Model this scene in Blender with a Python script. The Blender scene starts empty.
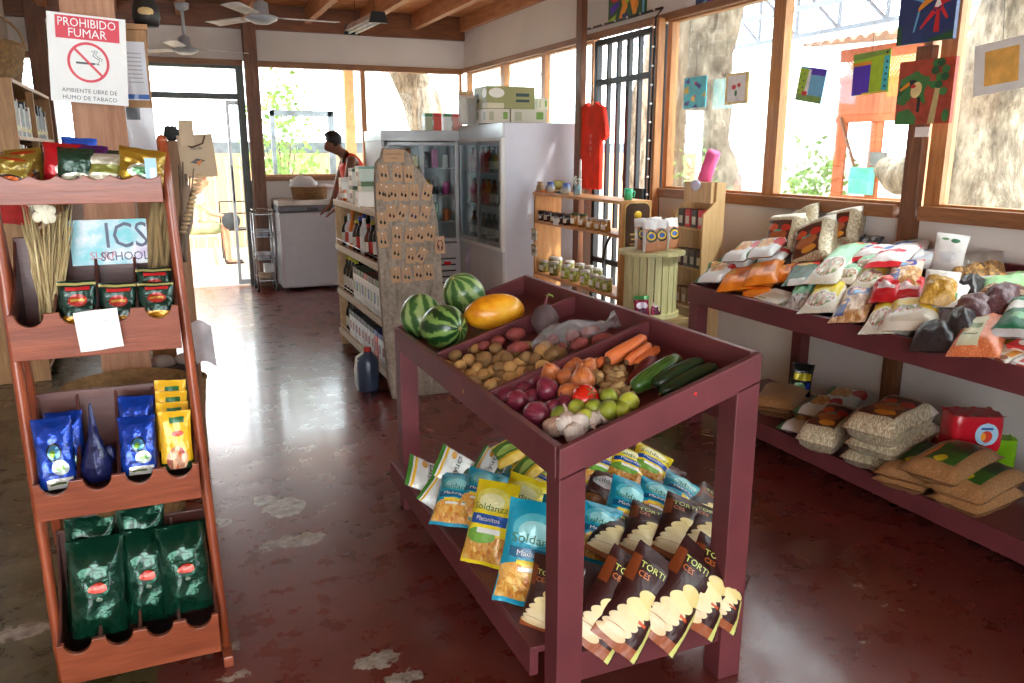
import bpy, math, random
from mathutils import Vector, Matrix, Euler, noise
PI = math.pi
random.seed(7)
C = bpy.context.scene.collection
sc = bpy.context.scene

# ---------------------------------------------------------------- camera model
FPX, YAW, PIT, CH = 808.0, math.radians(23.1), math.radians(13.2), 1.5
FW = Vector((math.sin(YAW)*math.cos(PIT), math.cos(YAW)*math.cos(PIT), -math.sin(PIT)))
RT = Vector((math.cos(YAW), -math.sin(YAW), 0)); UP = RT.cross(FW)
EYE = Vector((0, 0, CH))
def ray(x, y): return FW + RT*((x-512)/FPX) - UP*((y-341.5)/FPX)
def at(x, y, ax, v):
    d = ray(x, y); i = 'xyz'.index(ax)
    return EYE + d*((v-EYE[i])/d[i])
def hit(x, y, p0, n):
    d = ray(x, y); return EYE + d*((p0-EYE).dot(n)/d.dot(n))
cam = bpy.data.cameras.new('camera'); co = bpy.data.objects.new('camera', cam); C.objects.link(co)
cam.sensor_width = 36; cam.lens = FPX*36/1024; cam.clip_start = .05; cam.clip_end = 300
co.matrix_world = Matrix(((RT.x, UP.x, -FW.x, 0), (RT.y, UP.y, -FW.y, 0), (RT.z, UP.z, -FW.z, CH), (0, 0, 0, 1)))
sc.camera = co

# ---------------------------------------------------------------- materials
def lin(c):
    r = []
    for k in c[:3]:
        k = k/255.0
        r.append(k/12.92 if k <= .04045 else ((k+.055)/1.055)**2.4)
    return (r[0], r[1], r[2], 1)
class NT:
    def __init__(s, name):
        s.m = bpy.data.materials.new(name); s.m.use_nodes = True
        s.t = s.m.node_tree; s.b = s.t.nodes['Principled BSDF']; s.out = s.t.nodes['Material Output']
    def n(s, typ, **k):
        q = s.t.nodes.new(typ)
        for a, v in k.items():
            if hasattr(q, a): setattr(q, a, v)
            else: q.inputs[a].default_value = v
        return q
    def l(s, a, b): s.t.links.new(a, b)
    def math(s, op, a, b=None):
        q = s.n('ShaderNodeMath', operation=op)
        for i, x in enumerate((a, b)):
            if x is None: continue
            if isinstance(x, (int, float)): q.inputs[i].default_value = x
            else: s.l(x, q.inputs[i])
        return q.outputs[0]
    def mix(s, f, a, b):
        q = s.n('ShaderNodeMix', data_type='RGBA')
        for sock, x in ((q.inputs[0], f), (q.inputs[6], a), (q.inputs[7], b)):
            if isinstance(x, (int, float, tuple)): sock.default_value = x
            else: s.l(x, sock)
        return q.outputs[2]
    def noise(s, vec, scale, detail=3, rough=.5):
        q = s.n('ShaderNodeTexNoise'); q.inputs['Scale'].default_value = scale
        q.inputs['Detail'].default_value = detail; q.inputs['Roughness'].default_value = rough
        if vec is not None: s.l(vec, q.inputs['Vector'])
        return q
    def ramp(s, f, stops):
        q = s.n('ShaderNodeValToRGB'); e = q.color_ramp.elements
        while len(e) < len(stops): e.new(.5)
        for k, (p, c) in zip(e, stops): k.position = p; k.color = c
        s.l(f, q.inputs[0]); return q.outputs[0]
    def coord(s, kind='Object', scale=(1, 1, 1)):
        tc = s.n('ShaderNodeTexCoord')
        mp = s.n('ShaderNodeMapping'); mp.inputs['Scale'].default_value = scale
        s.l(tc.outputs[kind], mp.inputs['Vector']); return mp.outputs[0]
    def setup(s, rough=.5, metal=0, spec=.5, coat=0, trans=0):
        s.b.inputs['Roughness'].default_value = rough; s.b.inputs['Metallic'].default_value = metal
        s.b.inputs['Specular IOR Level'].default_value = spec; s.b.inputs['Coat Weight'].default_value = coat
        s.b.inputs['Coat Roughness'].default_value = .1
    def bump(s, h, strength=.3, dist=.01):
        q = s.n('ShaderNodeBump'); q.inputs['Strength'].default_value = strength; q.inputs['Distance'].default_value = dist
        s.l(h, q.inputs['Height']); s.l(q.outputs[0], s.b.inputs['Normal'])
def shade(c, k): return tuple(min(255, x*k) for x in c[:3])
MATS = {}
def mat(name, c, rough=.5, metal=0, vary=.12, vs=9, bump=0, bs=60, coat=0, c2=None, spec=.5):
    if name in MATS: return MATS[name]
    t = NT(name); t.setup(rough, metal, spec, coat)
    v = t.coord('Object')
    nz = t.noise(v, vs, 4)
    a = lin(shade(c, 1-vary)); b = lin(shade(c2 or c, 1+vary))
    t.l(t.ramp(nz.outputs[0], [(.3, a), (.7, b)]), t.b.inputs['Base Color'])
    if bump:
        n2 = t.noise(v, bs, 3); t.bump(n2.outputs[0], bump)
    MATS[name] = t.m; return t.m
def wood(name, c1, c2, axis='x', rough=.45, scale=3.5, stretch=9, coat=0, bump=.15):
    if name in MATS: return MATS[name]
    t = NT(name); t.setup(rough, 0, .5, coat)
    s = [stretch]*3; s['xyz'.index(axis)] = 1
    v = t.coord('Object', tuple(s)); nz = t.noise(v, scale, 6, .62); n2 = t.noise(v, scale*5, 3)
    f = t.math('ADD', t.math('MULTIPLY', nz.outputs[0], .75), t.math('MULTIPLY', n2.outputs[0], .25))
    t.l(t.ramp(f, [(.3, lin(c1)), (.52, lin([(a+b)/2 for a, b in zip(c1, c2)])), (.72, lin(c2))]), t.b.inputs['Base Color'])
    t.bump(f, bump); MATS[name] = t.m; return t.m
def speck(t, vec, cols, scale):
    q = t.n('ShaderNodeTexVoronoi'); q.inputs['Scale'].default_value = scale; t.l(vec, q.inputs['Vector'])
    sep = t.n('ShaderNodeSeparateColor'); t.l(q.outputs['Color'], sep.inputs[0])
    return t.ramp(sep.outputs[0], [(i/(len(cols)-.999), lin(c)) for i, c in enumerate(cols)])
def pmat(name, base, shapes=(), rough=.3, metal=0, coat=0, crinkle=.25, bs=14, alpha=1):
    """printed film, foil, card: shapes laid out in the item's own 0..1 UV space
    ('r',u0,v0,u1,v1,col) rect; ('e',cu,cv,ru,rv,col) ellipse; a list of colours = speckled content"""
    if name in MATS: return MATS[name]
    t = NT(name); t.setup(rough, metal, .5, coat)
    tc = t.n('ShaderNodeTexCoord'); sep = t.n('ShaderNodeSeparateXYZ'); t.l(tc.outputs['UV'], sep.inputs[0])
    U, V = sep.outputs[0], sep.outputs[1]
    def colour(c):
        if isinstance(c, list):
            sc_ = 45
            if isinstance(c[-1], (int, float)): sc_ = c[-1]; c = c[:-1]
            return speck(t, tc.outputs['UV'], c, sc_)
        return lin(c)
    cur = colour(base)
    for s in shapes:
        if s[0] == 'r':
            _, u0, v0, u1, v1, c = s
            a = t.math('LESS_THAN', t.math('ABSOLUTE', t.math('SUBTRACT', U, (u0+u1)/2)), (u1-u0)/2)
            b = t.math('LESS_THAN', t.math('ABSOLUTE', t.math('SUBTRACT', V, (v0+v1)/2)), (v1-v0)/2)
            f = t.math('MULTIPLY', a, b)
        else:
            _, cu, cv, ru, rv, c = s
            a = t.math('POWER', t.math('ABSOLUTE', t.math('MULTIPLY', t.math('SUBTRACT', U, cu), 1/ru)), 2)
            b = t.math('POWER', t.math('ABSOLUTE', t.math('MULTIPLY', t.math('SUBTRACT', V, cv), 1/rv)), 2)
            f = t.math('LESS_THAN', t.math('ADD', a, b), 1)
        cur = t.mix(f, cur, colour(c))
    if isinstance(cur, tuple): t.b.inputs['Base Color'].default_value = cur
    else: t.l(cur, t.b.inputs['Base Color'])
    if crinkle:
        nz = t.noise(t.coord('Object'), bs, 4, .6); h = nz.outputs[0]
        if metal > .3:
            dv = t.n('ShaderNodeVectorMath', operation='ADD'); t.l(t.coord('Object'), dv.inputs[0])
            sc_ = t.n('ShaderNodeVectorMath', operation='SCALE'); t.l(nz.outputs['Color'], sc_.inputs[0]); sc_.inputs['Scale'].default_value = .06; t.l(sc_.outputs[0], dv.inputs[1])
            vo = t.n('ShaderNodeTexVoronoi'); vo.inputs['Scale'].default_value = bs*1.5; t.l(dv.outputs[0], vo.inputs['Vector'])
            h = t.math('ADD', t.math('MULTIPLY', vo.outputs['Distance'], .8), t.math('MULTIPLY', h, .5))
        t.bump(h, crinkle, .02)
    MATS[name] = t.m; return t.m
def glassmat(name, tint=(245, 250, 250), refl=.022, rough=.02):
    """thin clear sheet: mostly passes light, mirrors a little by angle"""
    if name in MATS: return MATS[name]
    t = NT(name)
    tr = t.n('ShaderNodeBsdfTransparent'); tr.inputs[0].default_value = lin(tint)
    gl = t.n('ShaderNodeBsdfGlossy'); gl.inputs['Roughness'].default_value = rough
    fr = t.n('ShaderNodeFresnel'); fr.inputs[0].default_value = 1.45
    f = t.math('MULTIPLY', fr.outputs[0], refl/.04)
    f = t.math('MINIMUM', f, .9)
    mx = t.n('ShaderNodeMixShader'); t.l(f, mx.inputs[0]); t.l(tr.outputs[0], mx.inputs[1]); t.l(gl.outputs[0], mx.inputs[2])
    t.l(mx.outputs[0], t.out.inputs[0]); MATS[name] = t.m; return t.m
def filmmat(name, tint=(230, 230, 230), rough=.12, cover=.25):
    """crinkled clear plastic"""
    if name in MATS: return MATS[name]
    t = NT(name)
    tr = t.n('ShaderNodeBsdfTransparent'); tr.inputs[0].default_value = lin((250, 250, 250))
    pb = t.b; pb.inputs['Base Color'].default_value = lin(tint); pb.inputs['Roughness'].default_value = rough
    nz = t.noise(t.coord('Object'), 30, 5, .65); t.bump(nz.outputs[0], .9, .03)
    fr = t.n('ShaderNodeFresnel'); fr.inputs[0].default_value = 1.4
    f = t.math('MINIMUM', t.math('ADD', t.math('MULTIPLY', fr.outputs[0], .9), cover), max(.3, cover+.1))
    mx = t.n('ShaderNodeMixShader'); t.l(f, mx.inputs[0]); t.l(tr.outputs[0], mx.inputs[1]); t.l(pb.outputs[0], mx.inputs[2])
    t.l(mx.outputs[0], t.out.inputs[0]); MATS[name] = t.m; return t.m

# ---------------------------------------------------------------- mesh builder
class MB:
    def __init__(s): s.v, s.f, s.m, s.s, s.uv = [], [], [], [], []
    def add(s, vs, fs, mi=0, T=None, sm=False, uv=None):
        o = len(s.v)
        s.v += [tuple(T @ Vector(p)) if T is not None else tuple(p) for p in vs]
        s.uv += uv if uv else [(0, 0)]*len(vs)
        for f in fs:
            s.f.append([i+o for i in f]); s.m.append(mi); s.s.append(sm)
        return s
    def box(s, x0, x1, y0, y1, z0, z1, mi=0, T=None):
        vs = [(x, y, z) for z in (z0, z1) for y in (y0, y1) for x in (x0, x1)]
        fs = [(0, 2, 3, 1), (4, 5, 7, 6), (0, 1, 5, 4), (2, 6, 7, 3), (0, 4, 6, 2), (1, 3, 7, 5)]
        # every face gets its own corners so that prints can use the front's 0..1 UVs
        vv, ff, uv = [], [], []
        for f in fs:
            ff.append(tuple(range(len(vv), len(vv)+4)))
            for i in f:
                vv.append(vs[i]); x, y, z = i & 1, (i >> 1) & 1, (i >> 2) & 1
                uv.append((x, z) if f[0] == 0 and f[1] == 1 or f == fs[3] else ((x, y) if f in (fs[0], fs[1]) else (y, z)))
        return s.add(vv, ff, mi, T, False, uv)
    def bar(s, p0, p1, w, d, mi=0, up=Vector((0, 0, 1))):
        p0, p1 = Vector(p0), Vector(p1); z = (p1-p0); L = z.length; z.normalize()
        if abs(z.dot(up)) > .98: up = Vector((0, 1, 0))
        x = up.cross(z).normalized(); y = z.cross(x)
        T = Matrix(((x.x, y.x, z.x, p0.x), (x.y, y.y, z.y, p0.y), (x.z, y.z, z.z, p0.z), (0, 0, 0, 1)))
        return s.box(-w/2, w/2, -d/2, d/2, 0, L, mi, T)
    def tube(s, pts, r, n=8, mi=0, T=None, cap=True):
        pts = [Vector(p) for p in pts]; k = len(pts)
        rs = r if isinstance(r, (list, tuple)) else [r]*k
        vs, fs, uv = [], [], []; px = None
        for i, p in enumerate(pts):
            d = (pts[min(i+1, k-1)]-pts[max(i-1, 0)]).normalized()
            if px is None: px = d.orthogonal().normalized()
            px = (px-d*px.dot(d)).normalized(); py = d.cross(px)
            for j in range(n):
                a = 2*PI*j/n; vs.append(p+(px*math.cos(a)+py*math.sin(a))*rs[i]); uv.append((j/n, i/(k-1)))
        for i in range(k-1):
            for j in range(n):
                a, b = i*n+j, i*n+(j+1) % n; fs.append((a, b, b+n, a+n))
        if cap:
            fs.append(tuple(reversed(range(n)))); fs.append(tuple(range((k-1)*n, k*n)))
        return s.add(vs, fs, mi, T, True, uv)
    def lathe(s, prof, n=16, mi=0, T=None, sm=True):
        vs, fs, uv = [], [], []; k = len(prof)
        for i, (r, z) in enumerate(prof):
            for j in range(n+1):
                a = 2*PI*j/n; vs.append((r*math.sin(a), -r*math.cos(a), z)); uv.append((j/n, i/(k-1)))
        for i in range(k-1):
            for j in range(n): a = i*(n+1)+j; fs.append((a, a+1, a+n+2, a+n+1))
        return s.add(vs, fs, mi, T, sm, uv)
    def ell(s, c, r, nu=14, nv=9, mi=0, T=None, fn=None):
        vs, fs, uv = [], [], []; c = Vector(c)
        if isinstance(r, (int, float)): r = (r, r, r)
        for i in range(nv+1):
            t = PI*i/nv
            for j in range(nu+1):
                a = 2*PI*j/nu; d = Vector((math.sin(t)*math.cos(a), math.sin(t)*math.sin(a), -math.cos(t)))
                k = fn(d) if fn else 1
                vs.append(c+Vector((d.x*r[0], d.y*r[1], d.z*r[2]))*k); uv.append((j/nu, i/nv))
        for i in range(nv):
            for j in range(nu): a = i*(nu+1)+j; fs.append((a, a+1, a+nu+2, a+nu+1))
        return s.add(vs, fs, mi, T, True, uv)
    def grid(s, fn, nu, nv, mi=0, T=None, flip=False, sm=True, uvf=None):
        vs, fs, uv = [], [], []
        for i in range(nv+1):
            for j in range(nu+1):
                u, v = j/nu, i/nv; vs.append(fn(u, v)); uv.append(uvf(u, v) if uvf else (u, v))
        for i in range(nv):
            for j in range(nu):
                a = i*(nu+1)+j; q = (a, a+1, a+nu+2, a+nu+1); fs.append(q[::-1] if flip else q)
        return s.add(vs, fs, mi, T, sm, uv)
    def prism(s, pts, y0, y1, mi=0, T=None, sm=False):
        """outline in XZ extruded along Y"""
        n = len(pts); vs = [(x, y0, z) for x, z in pts]+[(x, y1, z) for x, z in pts]
        fs = [tuple(range(n)), tuple(reversed(range(n, 2*n)))]+[(i+n, (i+1) % n+n, (i+1) % n, i) for i in range(n)]
        xs = [p[0] for p in pts]; zs = [p[1] for p in pts]
        uv = [((x-min(xs))/(max(xs)-min(xs)+1e-9), (z-min(zs))/(max(zs)-min(zs)+1e-9)) for x, z in pts]*2
        return s.add(vs, fs, mi, T, sm, uv)
    def text(s, body, size, fn, mi=0, cx=0, cy=0, sx=1, spacing=1, bold=0):
        """lettering, centred on (cx,cy); fn maps a text-plane point to the surface"""
        cu = bpy.data.curves.new('t', 'FONT'); cu.body = body; cu.size = size; cu.align_x = 'CENTER'; cu.align_y = 'CENTER'
        cu.resolution_u = 2; cu.space_character = spacing; cu.offset = bold
        o = bpy.data.objects.new('t', cu); me = bpy.data.meshes.new_from_object(o)
        vs = [fn(cx+v.co.x*sx, cy+v.co.y) for v in me.vertices]
        fs = [tuple(p.vertices) for p in me.polygons]
        bpy.data.objects.remove(o); bpy.data.curves.remove(cu); bpy.data.meshes.remove(me)
        return s.add(vs, fs, mi)
    def build(s, name, mats, parent=None, loc=None, bev=0, rot=None):
        me = bpy.data.meshes.new(name); me.from_pydata(s.v, [], s.f)
        me.polygons.foreach_set('material_index', s.m); me.polygons.foreach_set('use_smooth', s.s)
        ul = me.uv_layers.new(name='UVMap'); li = [0]*len(me.loops); me.loops.foreach_get('vertex_index', li)
        flat = []
        for i in li: flat += s.uv[i]
        ul.data.foreach_set('uv', flat)
        for m in (mats if isinstance(mats, (list, tuple)) else [mats]): me.materials.append(m)
        o = bpy.data.objects.new(name, me); C.objects.link(o)
        if parent: o.parent = parent
        if loc is not None: o.location = loc
        if rot is not None: o.rotation_euler = rot
        if bev:
            b = o.modifiers.new('bevel', 'BEVEL'); b.width = bev; b.segments = 2; b.limit_method = 'ANGLE'
            w = o.modifiers.new('weld', 'WELD'); w.merge_threshold = 1e-5
            while o.modifiers[0].name != 'weld': o.modifiers.move(1, 0)
        return o
def tag(o, label=None, cat=None, group=None, kind=None):
    if label: o['label'] = label
    if cat: o['category'] = cat
    if group: o['group'] = group
    if kind: o['kind'] = kind
    return o
def empty(name, label, cat, loc=(0, 0, 0), rz=0, group=None):
    o = bpy.data.objects.new(name, None); C.objects.link(o); o.location = loc; o.rotation_euler = (0, 0, rz)
    o.empty_display_size = .05
    return tag(o, label, cat, group)
def struct(mb, name, mats, bev=0, parent=None):
    o = mb.build(name, mats, parent, bev=bev)
    if not parent: o['kind'] = 'structure'
    return o
def dup(o, label=None, group=None, M=None, parent=None):
    c = o.copy(); C.objects.link(c)
    if parent: c.parent = parent
    if label: c['label'] = label
    if group: c['group'] = group
    if M is not None: c.matrix_world = M; 
    for ch in KIDS.get(o.name, []) or [x for x in o.children]: dup(ch, parent=c)
    return c
KIDS = {}
ORD = ['first', 'second', 'third', 'fourth', 'fifth', 'sixth', 'seventh', 'eighth', 'ninth', 'tenth', 'eleventh', 'twelfth']
def frame(P0, P1, n):
    """matrix whose Z runs P0->P1 and whose -Y looks along n"""
    z = (P1-P0).normalized(); y = -(n-z*n.dot(z)).normalized(); x = y.cross(z)
    return Matrix(((x.x, y.x, z.x, P0.x), (x.y, y.y, z.y, P0.y), (x.z, y.z, z.z, P0.z), (0, 0, 0, 1)))
def planar(T): return lambda x, y: T @ Vector((x, 0, y))

# ---------------------------------------------------------------- bags
def bagfn(w, h, t, ex=2.4, ez=3, seed=0, wr=.006, cr=.05, foot=False):
    def S(u, v, side=-1, off=0):
        a = abs(2*u-1)
        vv = min(1, max(0, (v-(0 if foot else cr))/(1-cr*(1 if foot else 2))))
        b = abs(2*vv-1)
        if foot and vv < .5: b = b*.93
        p = max(0, 1-a**ex)**.5*max(0, 1-b**ez)**.55
        pull = 1-.07*max(0, 1-b**2)
        if foot: pull = 1-.05*max(0, 1-b**2)
        x = (u-.5)*w*pull
        n1 = noise.noise(Vector((u*5+seed*3.1, v*7, side*4+seed)))*wr*(.35+p)
        n2 = abs(noise.noise(Vector((u*11, v*4+seed, side*7+9))))*wr*.9*(b**2)
        z = v*h+noise.noise(Vector((u*3, seed, v*2)))*wr*.8
        y = side*(t/2*p+.0012+n1*(1 if p > .05 else .15)+n2*p+off)
        y += .004*math.sin(v*5+seed)*wr/.006
        return Vector((x, y, z))
    return S
def bagmesh(w, h, t, mats, name='bag', ex=2.4, ez=3, seed=0, wr=.006, cr=.05, foot=False, nu=12, nv=16, texts=(), parent=None):
    S = bagfn(w, h, t, ex, ez, seed, wr, cr, foot); mb = MB()
    mb.grid(lambda u, v: S(u, v, -1), nu, nv, 0)
    mb.grid(lambda u, v: S(u, v, 1), nu, nv, 1 if len(mats) > 1 and mats[1] else 0, flip=True)
    for (body, size, cu, cv, mi, sx) in texts:
        mb.text(body, size, lambda x, y: S(min(.98, max(.02, x/w)), min(.98, max(.02, y/h)), -1, .0042), mi, cu*w, cv*h, sx)
    return mb.build(name, [m for m in mats if m], parent)

# ================================================================ ROOM
XR, YB, XL = 3.49, 9.66, -1.25       # right wall, back wall, left wall
ZH, ZS, ZC = 2.44, 1.22, 2.84        # window head, sill, underside of rafters
WALL = mat('wall_paint', (222, 214, 206), .7, vary=.03, vs=1.5, bump=.05)
TRIM = wood('trim_wood', (158, 100, 56), (214, 158, 102), 'z', .45)
TRIMX = wood('trim_wood_x', (112, 72, 42), (170, 116, 70), 'x', .45)
TRIMY = wood('trim_wood_y', (112, 70, 42), (172, 116, 70), 'y', .45)
POSTW = wood('post_wood', (84, 50, 32), (146, 96, 62), 'z', .5)
RAFT = wood('rafter_wood', (160, 98, 60), (220, 164, 116), 'y', .5)
SLAT = wood('slat_wood', (176, 104, 58), (232, 168, 106), 'x', .5)
DGREY = mat('door_metal', (84, 88, 84), .45, .3, .06)
BLACK = mat('black_iron', (26, 30, 34), .45, .3, .1)
GLASS = glassmat('window_glass')
# floor: waxed red cement with worn grey patches and an older olive area
def floor_mat():
    t = NT('red_cement'); t.setup(.2, 0, .5, .25)
    g = t.n('ShaderNodeNewGeometry'); P = g.outputs['Position']
    nz = t.noise(P, 1.1, 6, .6); n2 = t.noise(P, 7, 6, .65); n3 = t.noise(P, 26, 4, .6)
    red = t.ramp(nz.outputs[0], [(.3, lin((80, 28, 22))), (.5, lin((102, 38, 30))), (.62, lin((108, 47, 38))), (.78, lin((116, 68, 60)))])
    red = t.mix(t.math('MULTIPLY', t.ramp(n2.outputs[0], [(.4, (0, 0, 0, 1)), (.8, (1, 1, 1, 1))]), .28), red, lin((132, 92, 86)))
    olive = t.ramp(n2.outputs[0], [(.35, lin((66, 56, 30))), (.55, lin((88, 78, 48))), (.7, lin((114, 106, 80)))])
    sep = t.n('ShaderNodeSeparateXYZ'); t.l(P, sep.inputs[0])
    X = t.math('ADD', sep.outputs[0], t.math('MULTIPLY', t.math('SUBTRACT', n2.outputs[0], .5), .14))
    Y = t.math('ADD', sep.outputs[1], t.math('MULTIPLY', t.math('SUBTRACT', n3.outputs[0], .5), .12))
    f = t.math('LESS_THAN', X, -.13)
    cur = t.mix(f, red, olive)
    # grey worn border strip beside the olive area
    worn = t.ramp(n3.outputs[0], [(.35, lin((120, 108, 96))), (.65, lin((176, 168, 156)))])
    patches = [(22, 632, .1, .045), (286, 507, .085, .1), (272, 545, .06, .04), (300, 540, .1, .055), (262, 500, .05, .05), (378, 660, .07, .04),
               (400, 678, .06, .03), (222, 522, .03, .05), (232, 648, .03, .03), (236, 676, .05, .02)]
    for (px, py, rx, ry) in patches:
        c = at(px, py, 'z', 0)
        a = t.math('POWER', t.math('MULTIPLY', t.math('SUBTRACT', X, c.x), 1/rx), 2)
        a = t.math('POWER', t.math('ABSOLUTE', t.math('MULTIPLY', t.math('SUBTRACT', X, c.x), 1/rx)), 2)
        b = t.math('POWER', t.math('ABSOLUTE', t.math('MULTIPLY', t.math('SUBTRACT', Y, c.y), 1/ry)), 2)
        cur = t.mix(t.math('LESS_THAN', t.math('ADD', a, b), 1), cur, worn)
    # scattered chips
    ch = t.noise(P, 16, 3, .5); ch2 = t.noise(P, 1.7, 2, .5)
    c = at(878, 618, 'z', 0)
    d = t.math('ADD', t.math('POWER', t.math('ABSOLUTE', t.math('MULTIPLY', t.math('SUBTRACT', sep.outputs[0], c.x), 2.6)), 2),
               t.math('POWER', t.math('ABSOLUTE', t.math('MULTIPLY', t.math('SUBTRACT', sep.outputs[1], c.y), 3.4)), 2))
    thr = t.math('ADD', .66, t.math('MULTIPLY', t.math('MINIMUM', d, 1), .12))
    cur = t.mix(t.math('GREATER_THAN', ch.outputs[0], thr), cur, lin((176, 160, 140)))
    t.l(cur, t.b.inputs['Base Color'])
    rr = t.math('ADD', .15, t.math('MULTIPLY', n2.outputs[0], .28)); t.l(rr, t.b.inputs['Roughness'])
    h = t.math('ADD', t.math('MULTIPLY', n2.outputs[0], .7), t.math('MULTIPLY', nz.outputs[0], .8)); t.bump(h, .13, .012)
    return t.m
mb = MB(); mb.box(-4.2, XR+.1, -2.5, YB+.1, -.12, 0)
struct(mb, 'floor', floor_mat())
# back wall: sill band, upper band, doorway between x .25 and .87
mb = MB()
mb.box(.93, XR+.1, YB, YB+.15, 0, ZS-.03); mb.box(XL-.1, XR+.1, YB, YB+.15, ZH+.03, 3.05); mb.box(XL-.1, -.62, YB, YB+.15, 0, ZS-.03)
mb.box(-.62, -.1, YB, YB+.15, 0, ZH+.03)
struct(mb, 'wall_back', WALL)
YD0, YD1 = 5.31, 6.39                  # gate doorway in the right wall
mb = MB()
mb.box(XR, XR+.14, -2.5, YD0, 0, ZS-.03); mb.box(XR, XR+.14, YD1, YB+.15, 0, ZS-.03); mb.box(XR, XR+.14, -2.5, YB+.15, ZH+.03, 3.05)
struct(mb, 'wall_right', WALL)
mb = MB(); mb.box(XL-.12, XL, 6.2, YB+.15, 0, 3.05)
struct(mb, 'wall_left', WALL)
mb = MB(); mb.box(-4.3, -4.2, -2.5, 6.2, 0, 3.05); mb.box(-4.3, XL-.12, 6.2, 6.3, 0, 3.05)
struct(mb, 'wall_west', WALL)
mb = MB(); mb.box(-4.3, -2.6, -2.6, -2.5, 0, 3.05); mb.box(.9, XR+.14, -2.6, -2.5, 0, 3.05); mb.box(-2.6, .9, -2.6, -2.5, 2.5, 3.05)
struct(mb, 'wall_front', WALL)
# ceiling: boards above rafters
mb = MB(); mb.box(-4.2, XR+.14, -2.5, YB+.15, 3.1, 3.14, 1)
y = 1.0
while y < YB:
    mb.box(-4.2, XR, y, y+.105, 3.055, 3.085, 0); y += .125
struct(mb, 'ceiling', [SLAT, mat('ceiling_board', (92, 52, 30), .7)])
k = 0
def trim(mb, m, bev=0):
    global k; k += 1; return struct(mb, 'trim_%d' % k, m, bev)
for px in (-180, -85, 47, 116, 180, 244, 307, 362, 413):
    x = at(px, 31, 'y', YB).x
    mb = MB(); mb.box(x-.035, x+.035, -2.5, YB-.02, ZC+.04, 3.055); trim(mb, RAFT)
mb = MB(); mb.box(XR-.07, XR-.005, -2.5, YB-.02, ZC+.05, 3.05); trim(mb, RAFT)
mb = MB(); mb.box(XL, XR-.01, YB-.07, YB-.002, ZC-.05, 3.05); trim(mb, wood('plate_wood', (92, 50, 28), (150, 92, 52), 'x'))
# head and sill trims
mb = MB(); mb.box(1.08, XR-.02, YB-.04, YB-.002, ZH-.03, ZH+.03); mb.box(XL, .93, YB-.04, YB-.002, ZH-.03, ZH+.03); trim(mb, TRIMX)
mb = MB(); mb.box(1.08, XR-.02, YB-.07, YB-.002, ZS-.04, ZS+.01); trim(mb, TRIMX)
mb = MB(); mb.box(XR-.05, XR-.002, -2.5, YB-.05, ZH-.02, ZH+.03); trim(mb, TRIMY)
mb = MB(); mb.box(XR-.07, XR-.002, -2.5, 2.92, ZS-.05, ZS+.02); mb.box(XR-.06, XR-.002, 3.08, YD0-.02, ZS-.05, ZS+.015); mb.box(XR-.06, XR-.002, YD1+.05, YB-.08, ZS-.05, ZS+.015); trim(mb, TRIMY)
# posts
def post(x0, x1, y0, y1, z0, z1, m=POSTW):
    mb = MB(); mb.box(x0, x1, y0, y1, z0, z1); trim(mb, m, .006)
post(.94, 1.075, YB-.16, YB-.01, 0, 2.98)                      # beside the doorway
xp = at(47, 100, 'y', YB).x; post(xp-.09, xp+.07, YB-.16, YB-.01, 0, 2.98)
post(XR-.05, XR-.003, 2.955, 3.05, 0, 2.0)                      # stub post on the right wall
mb = MB(); mb.box(XR-.13, XR-.075, YD1+.0, YD1+.1, 0, 3.05); trim(mb, POSTW, .004)
mb = MB(); mb.box(XR-.1, XR-.04, YD0-.05, YD0+.03, 0, ZH); trim(mb, TRIM, .004)
# windows -------------------------------------------------------
wn = 0
def window(axis, fixed, a0, a1, z0=ZS, z1=ZH, w=.045, m=TRIM, glass=True):
    """wooden frame in the plane axis=fixed, from a0 to a1"""
    global wn; wn += 1; mb = MB()
    def bx(p0, p1, q0, q1, t0=0, t1=.06, b=None):
        b = b or mb
        if axis == 'y': b.box(p0, p1, fixed+t0, fixed+t1, q0, q1)
        else: b.box(fixed+t0, fixed+t1, p0, p1, q0, q1)
    bx(a0, a0+w, z0, z1); bx(a1-w, a1, z0, z1); bx(a0+w, a1-w, z0, z0+.03); bx(a0+w, a1-w, z1-.03, z1)
    o = struct(mb, 'window_%d' % wn, m)
    if glass:
        g = MB(); bx(a0+w, a1-w, z0+.03, z1-.03, .027, .033, g); g.build('glass_pane', GLASS, o)
    return o
xm = at(364, 100, 'y', YB).x
window('y', YB+.02, 1.075, xm, w=.025); window('y', YB+.02, xm, XR-.02, w=.03); window('y', YB+.02, XL, -.66, w=.03)
ym = [at(501, 110, 'x', XR).y, at(541, 90, 'x', XR).y]
window('x', XR+.02, ym[0], YB-.03, w=.05); window('x', XR+.02, ym[1], ym[0], w=.045); window('x', XR+.02, YD1+.05, ym[1], w=.04)
yp = at(774, 100, 'x', XR).y
window('x', XR+.0, yp, YD0-.02, w=.055); window('x', XR+.0, 3.0, yp, w=.05); window('x', XR+.0, .9, 2.95, w=.09); window('x', XR, -1.5, .9, w=.1)
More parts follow.
